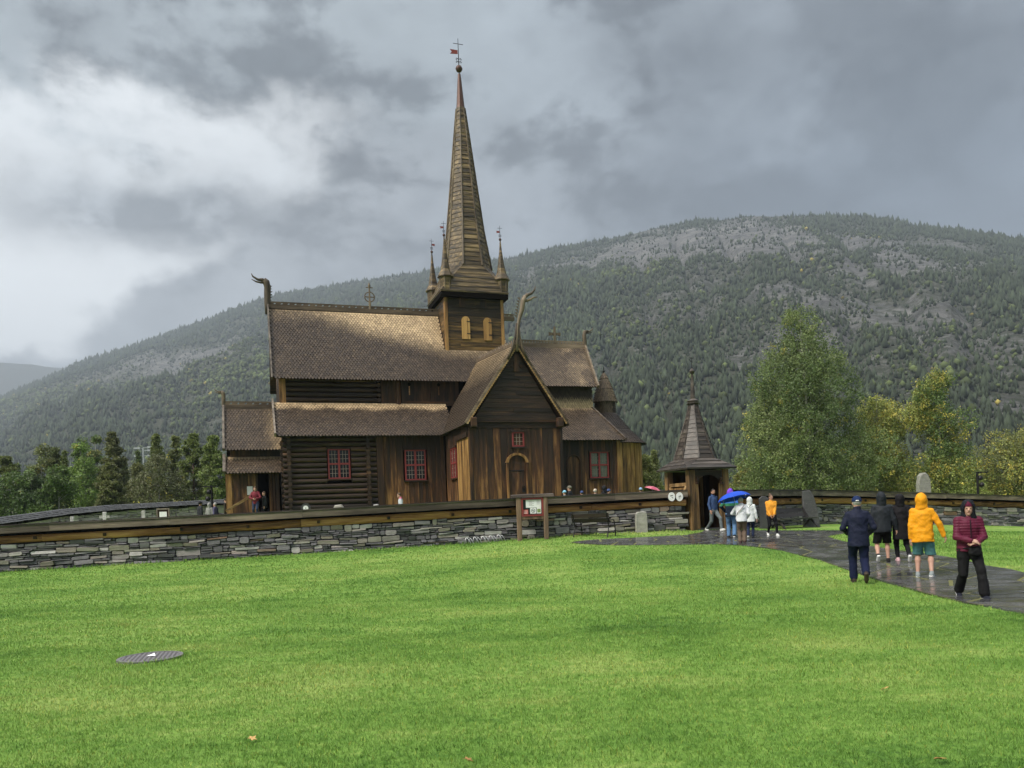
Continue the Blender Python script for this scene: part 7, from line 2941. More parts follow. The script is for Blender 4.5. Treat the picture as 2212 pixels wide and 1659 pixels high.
def person(label, pos, face, H, spec, group=None):
    """spec keys: lf, rf feet (x, y, lift), lh, rh hand targets (fractions of H), top/bottom/shoes/head options"""
    o = thing('person', label, 'person', pos, face, group)
    g = spec.get
    vox = g('vox', 0.014)
    build_ = g('build', 1.0)
    skin = MATS[g('skin', 'skin')]
    S = H / 1.75
    lean = g('lean', 0.02)
    hipz = 0.525 * H - g('dip', 0.012) * H
    hy = 0.0
    sw = g('sway', 0.0)
    pel = Vector((sw, hy, hipz))
    chest = Vector((sw * 0.5, hy + lean * 0.6, 0.735 * H))
    neck = Vector((0, hy + lean, 0.835 * H))
    turn = g('turn', 0.0)
    nod = g('nod', 0.0)
    head = Vector((0, hy + lean + 0.018 + nod * 0.05, 0.918 * H - nod * 0.02))
    ct, stn = math.cos(turn), math.sin(turn)
    HD = lambda x, y, z: (head.x + (x * ct - y * stn) * S, head.y + (x * stn + y * ct) * S, head.z + (z - nod * y * 0.5) * S)
    shz = 0.792 * H
    shx = 0.092 * H * (0.5 + 0.5 * build_) * g('shoulder', 1.0)
    LA, LB = 0.172 * H, 0.150 * H
    LT, LS = 0.245 * H, 0.245 * H
    J = {}
    for sd_, s in (('l', -1), ('r', 1)):
        fx, fy, lift = g(sd_ + 'f', (0.055 * s, 0.0, 0.0))
        ank = Vector((fx * H, fy * H, (0.046 + lift) * H))
        hip = pel + Vector((s * 0.052 * H, 0, -0.01 * H))
        knee, ank = ik(hip, ank, LT, LS, (s * 0.05, 1, 0.0))
        sh = Vector((s * shx + sw * 0.3, hy + lean * 0.8 - 0.005, shz))
        hx, hyy, hz = g(sd_ + 'h', (0.135 * s, 0.01, 0.47))
        wr = Vector((hx * H, hyy * H, hz * H))
        elb, wr = ik(sh, wr, LA, LB, g(sd_ + 'e', (s * 0.35, -1, -0.2)))
        J[sd_] = dict(hip=hip, knee=knee, ank=ank, sh=sh, elb=elb, wr=wr, s=s, tip=g(sd_ + 't', 0.0))
    lo = (-0.42 * S, -0.45 * S, -0.03)
    hi = (0.42 * S, 0.45 * S, H * 1.06)
    # ---- body: one continuous skin
    B = Field(lo, hi, vox)
    hr = 0.076
    B.ell(HD(0, -0.012, 0.030), (0.074 * S, 0.093 * S, 0.092 * S), 0.02)
    B.ell(HD(0, 0.018, -0.045), (0.058 * S, 0.068 * S, 0.070 * S), 0.03)
    B.cone(HD(0, 0.070, 0.005), HD(0, 0.098, -0.026), 0.011 * S, 0.015 * S, 0.016)            # nose
    B.cone(HD(-0.03, 0.066, 0.030), HD(0.03, 0.066, 0.030), 0.013 * S, 0.013 * S, 0.02)       # brow
    B.cone(HD(-0.018, 0.072, -0.058), HD(0.018, 0.072, -0.058), 0.010 * S, 0.010 * S, 0.012)  # lips
    B.ell(HD(0, 0.060, -0.098), (0.024 * S, 0.022 * S, 0.020 * S), 0.02)                      # chin
    for s in (-1, 1):
        B.ell(HD(0.078 * s, -0.005, -0.010), (0.012 * S, 0.026 * S, 0.034 * S), 0.01)         # ears
    B.cone(neck - Vector((0, 0.01, 0.05 * S)), HD(0, -0.025, -0.05), 0.056 * S, 0.054 * S, 0.03)
    B.cone(chest, neck - Vector((0, 0, 0.03 * H)), 0.115 * S * build_, 0.075 * S, 0.06, sy=0.72)
    B.cone(pel, chest, 0.125 * S * build_, 0.120 * S * build_, 0.05, sy=0.72)
    for q in J.values():
        B.cone(q['sh'], q['elb'], 0.044 * S, 0.036 * S, 0.04)
        B.cone(q['elb'], q['wr'], 0.036 * S, 0.026 * S, 0.02)
        bare = 1.0 if g('bottom', {}).get('len') else 0.66
        B.cone(q['hip'], q['knee'], 0.074 * S * build_, 0.052 * S * bare, 0.04)
        m_ = q['knee'].lerp(q['ank'], 0.32)
        B.cone(q['knee'], m_ + Vector((0, -0.012, 0)), 0.050 * S * bare, 0.054 * S * bare, 0.03)
        B.cone(m_ + Vector((0, -0.010, 0)), q['ank'], 0.053 * S * bare, 0.033 * S * bare, 0.03)
    hands = []
    if g('hands', True):
        for sd_, q in J.items():
            fw = (q['wr'] - q['elb']).normalized()
            hands.append(hand_mesh(q['wr'], g(sd_ + 'hd', fw), g(sd_ + 'p', (-q['s'], 0.1, 0)), q['s'] * g('thumb', 1), 0.185 * S, g(sd_ + 'c', 0.22), 0.0065 if vox < 0.02 else 0.010))
    B.build('body', skin, o, hands)
    # ---- face
    if g('faced', True):
        for s in (-1, 1):
            mb = MB()
            mb.lathe([(0.001, -0.008 * S), (0.013 * S, 0), (0.001, 0.008 * S)], 8, HD(0.030 * s, 0.083, 0.010))
            mb.build('eye', MATS['eye'], o)
        mb = MB()
        mb.tube([HD(-0.022, 0.082, -0.058), HD(0, 0.086, -0.056), HD(0.022, 0.082, -0.058)], 0.006 * S, 5)
        mb.build('mouth', MATS['lip'], o)
    # ---- trousers or shorts
    bt = g('bottom', dict(c=(0.03, 0.03, 0.04)))
    wd = bt.get('w', 1.0)
    T = Field(lo, hi, vox)
    T.cone(pel + Vector((-0.04 * S, -0.012 * S, 0.0)), pel + Vector((0.04 * S, -0.012 * S, 0.0)), 0.118 * S * build_, 0.118 * S * build_, 0.03, sy=0.9)
    T.cone(pel, pel + Vector((0, 0, 0.03 * S)), 0.132 * S * build_, 0.118 * S * build_, 0.04, sy=0.76)
    kcut = bt.get('len', None)
    for q in J.values():
        T.cone(q['hip'], q['knee'], 0.096 * S * build_, 0.070 * S * wd, 0.035)
        if kcut is None:
            e = q['knee'].lerp(q['ank'], bt.get('end', 0.92))
            T.cone(q['knee'], e, 0.070 * S * wd, bt.get('hem', 0.058) * S * wd, 0.03)
        else:
            e = q['hip'].lerp(q['knee'], 1.0)
            T.cone(q['hip'].lerp(q['knee'], 0.45), e, 0.088 * S * wd, 0.092 * S * wd, 0.02)
    if kcut is not None:
        T.below(kcut * H)
    T.wrinkle(0.010 * S, 11, 3.0)
    T.build('trousers' if kcut is None else 'shorts', clo(bt['c'], bt.get('rough', 0.8)), o)
    # ---- top
    tp = g('top', dict(c=(0.05, 0.05, 0.06)))
    th = tp.get('th', 1.0)
    A = Field(lo, hi, vox)
    hem = tp.get('hem', 0.46) * H
    cw_ = 0.128 * S * build_ * th
    A.cone(chest + Vector((0, 0, 0.0)), neck - Vector((0, 0.005, 0.060 * H)), cw_ * 1.04, 0.085 * S * th, 0.05, sy=0.80)
    A.cone(Vector((sw, 0, hem)), chest, 0.142 * S * build_ * th * tp.get('flare', 1.0), cw_ * 1.05, 0.05, sy=0.80)
    for s in (-1, 1):
        A.cone(Vector((sw + s * 0.05 * S, -0.005, hem)), chest + Vector((s * 0.045 * S, 0, 0)), 0.105 * S * build_ * th * tp.get('flare', 1.0), 0.105 * S * build_ * th, 0.05, sy=0.9)
    sl = 0.5 + 0.5 * th
    for q in J.values():
        A.cone(neck + Vector((0.02 * q['s'], -0.01, -0.045 * S)), q['sh'] + Vector((0.0, -0.005, 0.0)), 0.052 * S * sl, 0.055 * S * sl, 0.04)
        A.cone(q['sh'], q['elb'], 0.060 * S * sl, 0.056 * S * sl, 0.025)
        A.cone(q['elb'], q['elb'].lerp(q['wr'], 0.97), 0.056 * S * sl, 0.045 * S * sl, 0.02)
    A.cone(neck - Vector((0, 0.012, 0.055 * S)), neck + Vector((0, -0.005, tp.get('collar', 0.0) * S)), 0.085 * S, 0.072 * S, 0.03)
    A.below(hem)
    if tp.get('bands'):
        A.bands(tp['bands'], tp.get('step', 0.045) * S, hem)
    A.wrinkle(tp.get('wr', 0.012) * S, tp.get('fr', 9), 7.0)
    cols = tp['c']
    ob = A.build(tp.get('name', 'jacket'), clo(cols, tp.get('rough', 0.7)), o)
    for zlim, cc in tp.get('blocks', ()):                     # colour blocks of the fabric by height
        ob.data.materials.append(clo(cc, tp.get('rough', 0.7)))
    if tp.get('blocks'):
        n = len(ob.data.polygons)
        ce = np.empty(n * 3)
        ob.data.polygons.foreach_get('center', ce)
        z = ce.reshape(-1, 3)[:, 2] / H
        mi = np.zeros(n, int)
        for k, (zl, _) in enumerate(tp['blocks']):
            mi[z > zl] = k + 1
        ob.data.polygons.foreach_set('material_index', mi.tolist())
    for st_ in tp.get('strips', ()):
        mb = MB()
        mb.tube([Vector(p) * H for p in st_[0]], st_[1] * S, 5, (1, 1))
        mb.build(st_[2], MATS[st_[3]] if isinstance(st_[3], str) else clo(st_[3]), ob)
    # ---- shoes
    sh_ = g('shoes', dict(c=(0.05, 0.05, 0.05), sole='sole_white'))
    for sd_, q in J.items():
        a = q['ank']
        pit = q['tip']                        # heel raised: foot pitches forward about the toes
        fwv = Vector((0.10 * q['s'], 1, 0)).normalized()
        d = (fwv * math.cos(pit) - Vector((0, 0, math.sin(pit)))).normalized()
        dn = (Vector((0, 0, -1)) * math.cos(pit) - fwv * math.sin(pit)).normalized()
        heel = a + dn * 0.038 * S - d * 0.055 * S
        ball = a + dn * 0.044 * S + d * 0.095 * S
        toe = a + dn * 0.046 * S + d * 0.165 * S
        K_ = Field(a - Vector((0.26, 0.26, 0.26)) * S, a + Vector((0.26, 0.26, 0.22)) * S, min(vox, 0.012))
        K_.cone(heel, ball, 0.038 * S, 0.043 * S, 0.02)
        K_.cone(ball, toe, 0.042 * S, 0.030 * S, 0.02)
        K_.cone(heel + d * 0.03 * S - dn * 0.02, a - dn * 0.015 * S, 0.042 * S, 0.044 * S, 0.03)
        so = K_.build('shoe', clo(sh_.get(sd_, sh_['c']), 0.6), o)
        K2 = Field(a - Vector((0.26, 0.26, 0.26)) * S, a + Vector((0.26, 0.26, 0.22)) * S, min(vox, 0.012))
        K2.cone(heel + dn * 0.028 * S - d * 0.005, ball + dn * 0.026 * S, 0.026 * S, 0.030 * S, 0.02, )
        K2.cone(ball + dn * 0.026 * S, toe + dn * 0.016 * S, 0.030 * S, 0.024 * S, 0.02)
        K2.cone(heel + dn * 0.022 * S + Vector((0.016, 0, 0)), ball + dn * 0.022 * S + Vector((0.018, 0, 0)), 0.027 * S, 0.027 * S, 0.02)
        K2.cone(heel + dn * 0.022 * S - Vector((0.016, 0, 0)), ball + dn * 0.022 * S - Vector((0.018, 0, 0)), 0.027 * S, 0.027 * S, 0.02)
        K2.build('sole', MATS[sh_.get('sole', 'sole_white')], so)
    # ---- hair, hood, cap, hat
    hd = g('head', {})
    if 'hair' in hd:
        K_ = Field(np.array(head) - 0.22 * S, np.array(head) + 0.24 * S, min(vox, 0.011))
        K_.ell(HD(0, -0.022, 0.036), (0.083 * S, 0.098 * S, 0.098 * S), 0.02)
        if hd.get('long'):
            K_.cone(HD(0, -0.07, 0.0), HD(0, -0.08, -0.09), 0.06 * S, 0.04 * S, 0.03)
        if hd.get('bun'):
            K_.ell(HD(0.012, -0.055, 0.135), (0.046 * S, 0.046 * S, 0.042 * S), 0.02)
        K_.cut_ell(HD(0, 0.092, -0.050), (0.085 * S, 0.085 * S, 0.115 * S))
        K_.wrinkle(0.010, 26, 1.0)
        K_.build('hair', MATS[hd['hair']], o)
    if 'beard' in hd:
        K_ = Field(np.array(head) - 0.22 * S, np.array(head) + 0.24 * S, min(vox, 0.011))
        K_.ell(HD(0, 0.030, -0.080), (0.058 * S, 0.060 * S, 0.046 * S), 0.02)
        K_.cut_ell(HD(0, 0.095, -0.050), (0.028 * S, 0.05 * S, 0.016 * S))
        K_.build('beard', MATS[hd['beard']], o)
    if 'beanie' in hd:
        K_ = Field(np.array(head) - 0.22 * S, np.array(head) + 0.24 * S, min(vox, 0.011))
        K_.ell(HD(0, -0.015, 0.046), (0.092 * S, 0.109 * S, 0.108 * S), 0.02)
        Z = K_.lo[2] + K_.v * np.arange(K_.n[2])
        K_.f = np.maximum(K_.f, (head.z + 0.026 * S - Z)[None, None, :])
        K_.build('beanie', clo(hd['beanie']), o)
    if 'cap' in hd:
        K_ = Field(np.array(head) - 0.24 * S, np.array(head) + 0.26 * S, min(vox, 0.011))
        K_.ell(HD(0, -0.016, 0.046), (0.095 * S, 0.114 * S, 0.104 * S), 0.02)
        K_.f = np.maximum(K_.f, (head.z + 0.030 * S - (K_.lo[2] + K_.v * np.arange(K_.n[2])))[None, None, :])
        K_.cone(HD(-0.03, 0.085, 0.045), HD(-0.025, 0.150, 0.034), 0.018 * S, 0.012 * S, 0.012)
        K_.cone(HD(0.03, 0.085, 0.045), HD(0.025, 0.150, 0.034), 0.018 * S, 0.012 * S, 0.012)
        cp = K_.build('cap', clo(hd['cap']), o)
        if hd.get('tab'):
            mb = MB()
            mb.tube([HD(-0.028, -0.122, 0.040), HD(0, -0.130, 0.044), HD(0.028, -0.122, 0.040)], 0.011 * S, 6)
            mb.build('cap_strap', MATS['white'], cp)
    if 'hood' in hd:
        K_ = Field(np.array(head) - 0.30 * S, np.array(head) + 0.28 * S, min(vox, 0.012))
        pk = hd.get('peak', 0.0)
        K_.ell(HD(0, -0.030, 0.035 + pk * 0.2), (0.108 * S, 0.128 * S, (0.122 + pk) * S), 0.03)
        K_.cone(HD(0, -0.03, -0.02), HD(0, -0.045, -0.15), 0.105 * S, 0.098 * S, 0.05)
        for s in (-1, 1):
            K_.cone(HD(0.05 * s, -0.02, -0.10), HD(0.085 * s, -0.03, -0.19), 0.055 * S, 0.05 * S, 0.03)
        K_.cut_ell(HD(0, 0.115, -0.030), (0.080 * S, 0.125 * S, 0.135 * S))
        K_.wrinkle(0.012, 14, 5.0)
        K_.build('hood', clo(hd['hood'], hd.get('rough', 0.7)), o)
    if 'hood_down' in hd:
        K_ = Field(np.array(head) - 0.30 * S, np.array(head) + 0.28 * S, min(vox, 0.014))
        K_.ell((head.x, head.y - 0.085 * S, head.z - 0.15 * S), (0.115 * S, 0.06 * S, 0.06 * S), 0.03)
        K_.build('hood', clo(hd['hood_down']), o)
    for b_ in g('bags', ()):
        K_ = Field(np.array(b_['c']) * H - 0.2, np.array(b_['c']) * H + 0.2, 0.012)
        r = b_['r']
        for sx in (-1, 1):
            K_.cone((np.array(b_['c']) * H) + np.array((sx * r[0] * 0.5, 0, -r[2] * 0.3)), (np.array(b_['c']) * H) + np.array((sx * r[0] * 0.5, 0, r[2] * 0.4)), r[0] * 0.55, r[0] * 0.5, 0.05, sy=0.7)
        K_.wrinkle(0.008, 18, 2.0)
        bo = K_.build(b_.get('name', 'bag'), clo(b_['col'], 0.6), o)
        if b_.get('strap'):
            mb = MB()
            mb.tube([Vector(p) * H for p in b_['strap']], 0.012, 5)
            mb.build('strap', clo(b_['col'], 0.6), bo)
    return o


AWAY, TOCAM = 0.0, math.pi
NAVY, BLACK, CHAR = (0.012, 0.015, 0.034), (0.010, 0.010, 0.012), (0.018, 0.021, 0.026)
YELLOW, TEAL, MAROON = (0.72, 0.30, 0.012), (0.085, 0.215, 0.225), (0.100, 0.014, 0.034)
WHITE_, GREYT, DENIM = (0.66, 0.67, 0.72), (0.13, 0.15, 0.155), (0.10, 0.19, 0.33)


def hgt(u, vtop, p):
    """stature that brings the crown of the head to picture height vtop"""
    return at(u, vtop, p.y).z - p.z


def face_az(u, deg):
    """0 = walking straight away along the line of sight through u, 180 = towards the camera, 90 = to the left"""
    return -math.atan((u - CX) / F) + R_(deg)


p = ground_at(1858, 1260)
person('man in navy jacket and blue cap stepping off the path onto the lawn', p, face_az(1858, 6), hgt(1856, 1071, p) , dict(
    vox=0.0125, lf=(-0.055, 0.10, 0.0), rf=(0.05, -0.17, 0.075), rt=0.95, lh=(-0.10, 0.12, 0.575), rh=(0.12, 0.12, 0.56), le=(-0.7, -0.8, -0.5), re=(0.7, -0.8, -0.5), build=1.10, lean=0.05,
    top=dict(c=NAVY, hem=0.425, th=1.12, flare=1.06, collar=0.03, rough=0.6), bottom=dict(c=(0.010, 0.014, 0.040), w=1.12, hem=0.066), shoes=dict(c=(0.035, 0.027, 0.022), sole='sole_brown'),
    head=dict(hair='hair_grey', cap=(0.012, 0.024, 0.075), tab=True), nod=0.15))
p = ground_at(1909, 1217)
person('man in black hooded jacket and black shorts walking towards the gatehouse', p, face_az(1909, 4), hgt(1906, 1063, p) * 0.985 , dict(
    vox=0.0125, lf=(-0.075, -0.13, 0.075), lt=0.75, rf=(0.065, 0.06, 0.0), lh=(-0.175, -0.02, 0.475), rh=(0.185, 0.03, 0.47), build=1.10, lean=0.04, rp=(-0.6, 0.6, 0), rc=0.4,
    top=dict(c=CHAR, hem=0.445, th=1.22, flare=1.08, rough=0.55, fr=7, wr=0.016), bottom=dict(c=(0.008, 0.008, 0.009), len=0.285, w=1.14), shoes=dict(c=(0.012, 0.012, 0.012)),
    head=dict(hood=CHAR, peak=0.025, rough=0.6, hair='hair_dark')))
p = ground_at(1949, 1214.5)
person('person in long black padded coat and pink shoe walking beside the man in shorts', p, face_az(1949, 10), hgt(1944, 1065, p) * 0.985 , dict(
    vox=0.0125, lf=(-0.045, 0.05, 0.0), rf=(0.075, -0.15, 0.055), rt=0.85, lh=(-0.11, 0.10, 0.55), rh=(0.13, 0.08, 0.55), build=1.0, lean=0.03,
    top=dict(c=(0.012, 0.011, 0.013), hem=0.335, th=1.18, flare=1.12, bands=0.004, step=0.16, name='coat'), bottom=dict(c=BLACK, w=0.95, hem=0.050, end=0.88), shoes=dict(c=(0.55, 0.35, 0.37), r=(0.10, 0.10, 0.11)),
    head=dict(hood=(0.012, 0.011, 0.013), peak=0.0, hair='hair_dark')))
p = ground_at(1996, 1248.5)
person('man in bright yellow hooded rain jacket and teal shorts on the wet path', p, face_az(1995, -4), hgt(1992, 1064, p) * 0.985 , dict(
    vox=0.0125, lf=(-0.065, 0.03, 0.0), rf=(0.085, -0.03, 0.012), rt=0.2, lh=(-0.125, -0.02, 0.455), rh=(0.225, 0.05, 0.50), re=(1, -0.35, -0.1), build=1.05, lean=0.05, lp=(0.8, 0.5, 0), rc=0.55,
    top=dict(c=YELLOW, hem=0.43, th=1.20, flare=1.12, rough=0.5, fr=10, wr=0.017), bottom=dict(c=TEAL, len=0.270, w=1.12), shoes=dict(c=(0.23, 0.26, 0.26)),
    head=dict(hood=YELLOW, peak=0.012, rough=0.5)))
p = ground_at(2097, 1292)
person('woman in maroon quilted jacket, black hood and maroon beanie walking with folded hands', p, face_az(2093, 197), hgt(2090, 1078, p) * 0.99 , dict(
    vox=0.0115, lf=(-0.075, 0.17, 0.0), rf=(0.065, -0.15, 0.015), rt=0.35, dip=0.02, lh=(-0.035, 0.155, 0.575), rh=(0.030, 0.165, 0.59), le=(-0.8, -0.5, -0.7), re=(0.8, -0.5, -0.7), build=1.12, lean=0.02, turn=-0.22, nod=0.2,
    lp=(0.3, -0.6, -0.7), rp=(-0.3, -0.6, -0.7), lhd=(0.9, 0.25, -0.05), rhd=(-0.9, 0.25, -0.15), lc=0.38, rc=0.38,
    top=dict(c=MAROON, hem=0.475, th=1.10, bands=0.012, step=0.050, wr=0.008, rough=0.45, strips=[(((0.015, 0.105, 0.50), (0.012, 0.118, 0.62), (0.008, 0.105, 0.72), (0.004, 0.085, 0.80)), 0.008, 'zip', BLACK)]),
    bottom=dict(c=(0.011, 0.011, 0.012), w=1.06, hem=0.080, end=0.90), shoes=dict(c=(0.016, 0.018, 0.028)),
    head=dict(hood=(0.012, 0.013, 0.017), beanie=(0.085, 0.010, 0.030), peak=0.0, hair='hair_grey'),
    bags=[dict(c=(-0.015, 0.135, 0.485), r=(0.10, 0.06, 0.085), col=(0.010, 0.010, 0.011), name='belt_bag', strap=[(-0.09, 0.04, 0.51), (-0.05, 0.11, 0.515), (0.03, 0.115, 0.515), (0.09, 0.04, 0.51)])]))
p = ground_at(1543, 1147.5)
person('man in blue sweater and grey trousers striding out of the gatehouse', p, face_az(1543, 222), hgt(1541, 1055.5, p) , dict(
    vox=0.015, lf=(-0.045, 0.20, 0.01), lt=-0.1, rf=(0.045, -0.20, 0.02), rt=0.45, dip=0.035, lh=(-0.15, -0.06, 0.48), rh=(0.15, 0.06, 0.49), lean=0.0, turn=-0.35,
    top=dict(c=(0.040, 0.070, 0.155), hem=0.50, th=0.98, collar=0.03, name='sweater'), bottom=dict(c=GREYT, w=0.95, hem=0.062), shoes=dict(c=(0.62, 0.62, 0.60)),
    head=dict(hair='hair_dark', beard='hair_dark'), skin='skin_tan'))
p = ground_at(1581, 1163)
person('person in blue, green and navy jacket with purple hood behind the blue umbrella', p, face_az(1581, -2), hgt(1577, 1055.5, p) * 0.985 , dict(
    vox=0.015, lf=(-0.06, 0.06, 0.0), rf=(0.055, -0.05, 0.015), rt=0.3, lh=(-0.11, 0.10, 0.55), rh=(0.12, 0.10, 0.55), le=(-1, -0.4, -0.3), build=1.06, lean=0.05,
    top=dict(c=(0.010, 0.018, 0.034), blocks=((0.665, (0.035, 0.16, 0.075)), (0.715, (0.045, 0.16, 0.52))), hem=0.445, th=1.18), bottom=dict(c=DENIM, w=1.05, hem=0.065), shoes=dict(c=(0.016, 0.018, 0.02)),
    head=dict(hood=(0.18, 0.055, 0.52), peak=0.02)))
p8 = ground_at(1604, 1174)
H8 = hgt(1604, 1073, p8)
person('woman in white jacket and brown trousers holding the blue umbrella', p8, face_az(1604, 2), H8 , dict(
    vox=0.015, lf=(-0.042, 0.0, 0.0), rf=(0.045, 0.01, 0.0), lh=(-0.085, 0.17, 0.62), rh=(0.13, 0.10, 0.56), le=(-1, -0.3, -0.5), build=1.16, lean=0.05, lc=0.6,
    top=dict(c=WHITE_, hem=0.475, th=1.16, rough=0.6, fr=8, wr=0.018, strips=[(((0.06, -0.075, 0.82), (0.0, -0.098, 0.74), (-0.075, -0.09, 0.66), (-0.105, -0.03, 0.60)), 0.013, 'shoulder_strap', (0.16, 0.12, 0.10))]),
    bottom=dict(c=(0.135, 0.098, 0.074), w=1.06, hem=0.075), shoes=dict(c=(0.045, 0.022, 0.024), sole='sole_brown'),
    head=dict(hair='hair_grey', hood_down=WHITE_), nod=0.2))
p = ground_at(1622, 1163.5)
person('person in white hooded raincoat with black shoulder strap under the gatehouse eave', p, face_az(1622, -6), hgt(1621, 1073, p) * 0.99 , dict(
    vox=0.015, lf=(-0.05, -0.09, 0.03), lt=0.5, rf=(0.045, 0.05, 0.0), lh=(-0.12, 0.08, 0.53), rh=(0.15, 0.02, 0.47), build=1.02,
    top=dict(c=(0.68, 0.71, 0.70), hem=0.405, th=1.14, flare=1.08, rough=0.5, name='raincoat', strips=[(((-0.055, -0.075, 0.70), (0.0, -0.095, 0.765), (0.06, -0.075, 0.83)), 0.012, 'shoulder_strap', BLACK)]),
    bottom=dict(c=(0.018, 0.026, 0.060), w=0.95, hem=0.06), shoes=dict(c=(0.015, 0.018, 0.025)),
    head=dict(hood=(0.68, 0.71, 0.70), peak=0.0, rough=0.5)))
p = ground_at(1668, 1158.5)
person('woman in orange pullover and black leggings crossing the path by the slate post', p, face_az(1668, 196), hgt(1667, 1064, p) * 0.97 , dict(
    vox=0.014, lf=(-0.085, 0.13, 0.0), rf=(0.06, -0.12, 0.03), rt=0.5, lh=(-0.02, 0.15, 0.50), rh=(0.06, 0.12, 0.50), le=(-0.5, -0.8, -0.4), re=(0.5, -0.8, -0.4), build=1.14, turn=0.35,
    top=dict(c=(0.72, 0.31, 0.035), hem=0.475, th=1.10, collar=0.02, name='pullover'), bottom=dict(c=BLACK, w=0.92, hem=0.042, end=0.90), shoes=dict(c=(0.66, 0.66, 0.64)),
    head=dict(hair='hair_brown', bun=True, long=True), skin='skin_tan'))

# the blue umbrella, tilted, held by the woman in white
up_ = at(1586, 1078, p8.y + 0.25)
umb = thing('umbrella', 'tilted blue umbrella held up between the visitors at the gatehouse', 'umbrella', up_, 0.0)
umb.rotation_euler = (R_(-8), R_(-12), face_az(1604, 0))
NR_ = 8
RU, HU = 0.56, 0.24
for i in range(NR_):
    mb = MB()
    a0, a1 = 2 * math.pi * i / NR_, 2 * math.pi * (i + 1) / NR_
    v, f = [], []
    n = 6
    for j in range(n + 1):
        t = j / n
        r = RU * math.sin(t * 1.35) / math.sin(1.35)
        z = HU * (math.cos(t * 1.35) - math.cos(1.35)) / (1 - math.cos(1.35))
        for q in range(4):
            a = a0 + (a1 - a0) * q / 3
            sag = 0.035 * math.sin(math.pi * q / 3) * t
            v.append(((r - sag) * math.cos(a), (r - sag) * math.sin(a), z + 0.4 * sag))
    for j in range(n):
        for q in range(3):
            f.append((j * 4 + q, j * 4 + q + 1, (j + 1) * 4 + q + 1, (j + 1) * 4 + q))
    mb.add(v, f)
    mb.build('canopy_panel', clo((0.018, 0.075, 0.50), 0.5, 0.15), umb, smooth=True)
    mb = MB()
    mb.tube([(RU * math.sin(t * 1.35) / math.sin(1.35) * math.cos(a0), RU * math.sin(t * 1.35) / math.sin(1.35) * math.sin(a0), HU * (math.cos(t * 1.35) - math.cos(1.35)) / (1 - math.cos(1.35)) - 0.008) for t in np.linspace(0, 1.02, 7)], 0.004, 4)
    mb.build('rib', MATS['galv'], umb)
mb = MB()
mb.tube([(0, 0, HU + 0.05), (0, 0, -0.42)], 0.007, 6)
mb.build('shaft', MATS['galv'], umb)
mb = MB()
mb.tube([(0, 0, -0.42), (0, 0, -0.52)], 0.014, 6)
mb.build('handle', MATS['iron'], umb)


def yard(u, vtop, Y, label, spec, deg=0, H=None):
    X, Z = ray(u, vtop)
    g0 = G(X * Y, Y)
    z0 = EYE + Z * Y
    H = H or max(1.35, min(1.86, z0 - g0))
    spec = dict(dict(vox=0.022, hands=True, faced=True), **spec)
    return person(label, (X * Y, Y, z0 - H), face_az(u, deg), H, spec)


fxy = lambda s: s
# on the porch steps
yard(551, 1050, 42.6, 'man in maroon checked shirt and jeans with a camera on the porch steps', dict(lh=(-0.05, 0.14, 0.60), rh=(0.04, 0.15, 0.60), le=(-1, -0.3, -0.4), re=(1, -0.3, -0.4), nod=0.5, build=1.05, lf=(-0.07, 0.05, 0), rf=(0.06, -0.03, 0),
     top=dict(c=(0.17, 0.028, 0.040), hem=0.44, th=1.05, name='shirt'), bottom=dict(c=(0.030, 0.040, 0.075)), shoes=dict(c=(0.03, 0.03, 0.03)), head=dict(hair='hair_brown'), bags=[dict(c=(0.0, 0.16, 0.61), r=(0.07, 0.04, 0.045), col=BLACK, name='camera')]), 165, 1.78)
yard(571, 1061, 43.0, 'person in dark grey jacket beside the man in the checked shirt at the porch door', dict(lh=(-0.12, 0.06, 0.47), top=dict(c=(0.022, 0.024, 0.026), hem=0.43, th=1.12), bottom=dict(c=BLACK), head=dict(hair='hair_brown')), 110, 1.62)
# in the churchyard left of the porch
yard(431, 1083, 45.5, 'man in dark jacket and black cap, one of the group left of the porch', dict(top=dict(c=(0.028, 0.030, 0.034), hem=0.44, th=1.15), bottom=dict(c=BLACK), head=dict(hair='hair_dark', cap=(0.02, 0.02, 0.022)), nod=0.2), -60, 1.75)
yard(452, 1086, 45.0, 'person in pale grey hooded jacket in the group left of the porch', dict(top=dict(c=(0.25, 0.25, 0.24), hem=0.44, th=1.12), bottom=dict(c=GREYT), head=dict(hood=(0.30, 0.30, 0.285))), -30, 1.68)
yard(465, 1085, 44.6, 'man in violet-grey jacket with grey hair in the group left of the porch', dict(top=dict(c=(0.105, 0.095, 0.175), hem=0.45, th=1.10), bottom=dict(c=CHAR), head=dict(hair='hair_grey')), 60, 1.70)
yard(489, 1076, 43.8, 'man in brown jacket and cap next to the porch corner', dict(top=dict(c=(0.045, 0.038, 0.028), hem=0.42, th=1.10), bottom=dict(c=(0.05, 0.045, 0.035)), head=dict(hair='hair_brown', cap=(0.05, 0.045, 0.03))), 60, 1.76)
# man walking along the church
yard(865, 1063, 40.3, 'man in white patterned shirt walking head down along the church wall', dict(top=dict(c=(0.52, 0.55, 0.60), hem=0.47, th=0.98, name='shirt', blocks=((0.80, (0.40, 0.10, 0.16)),)), bottom=dict(c=(0.06, 0.07, 0.09)), head=dict(hair='hair_brown'), nod=0.9, lf=(-0.05, 0.10, 0), rf=(0.05, -0.10, 0.02)), 95, 1.78)
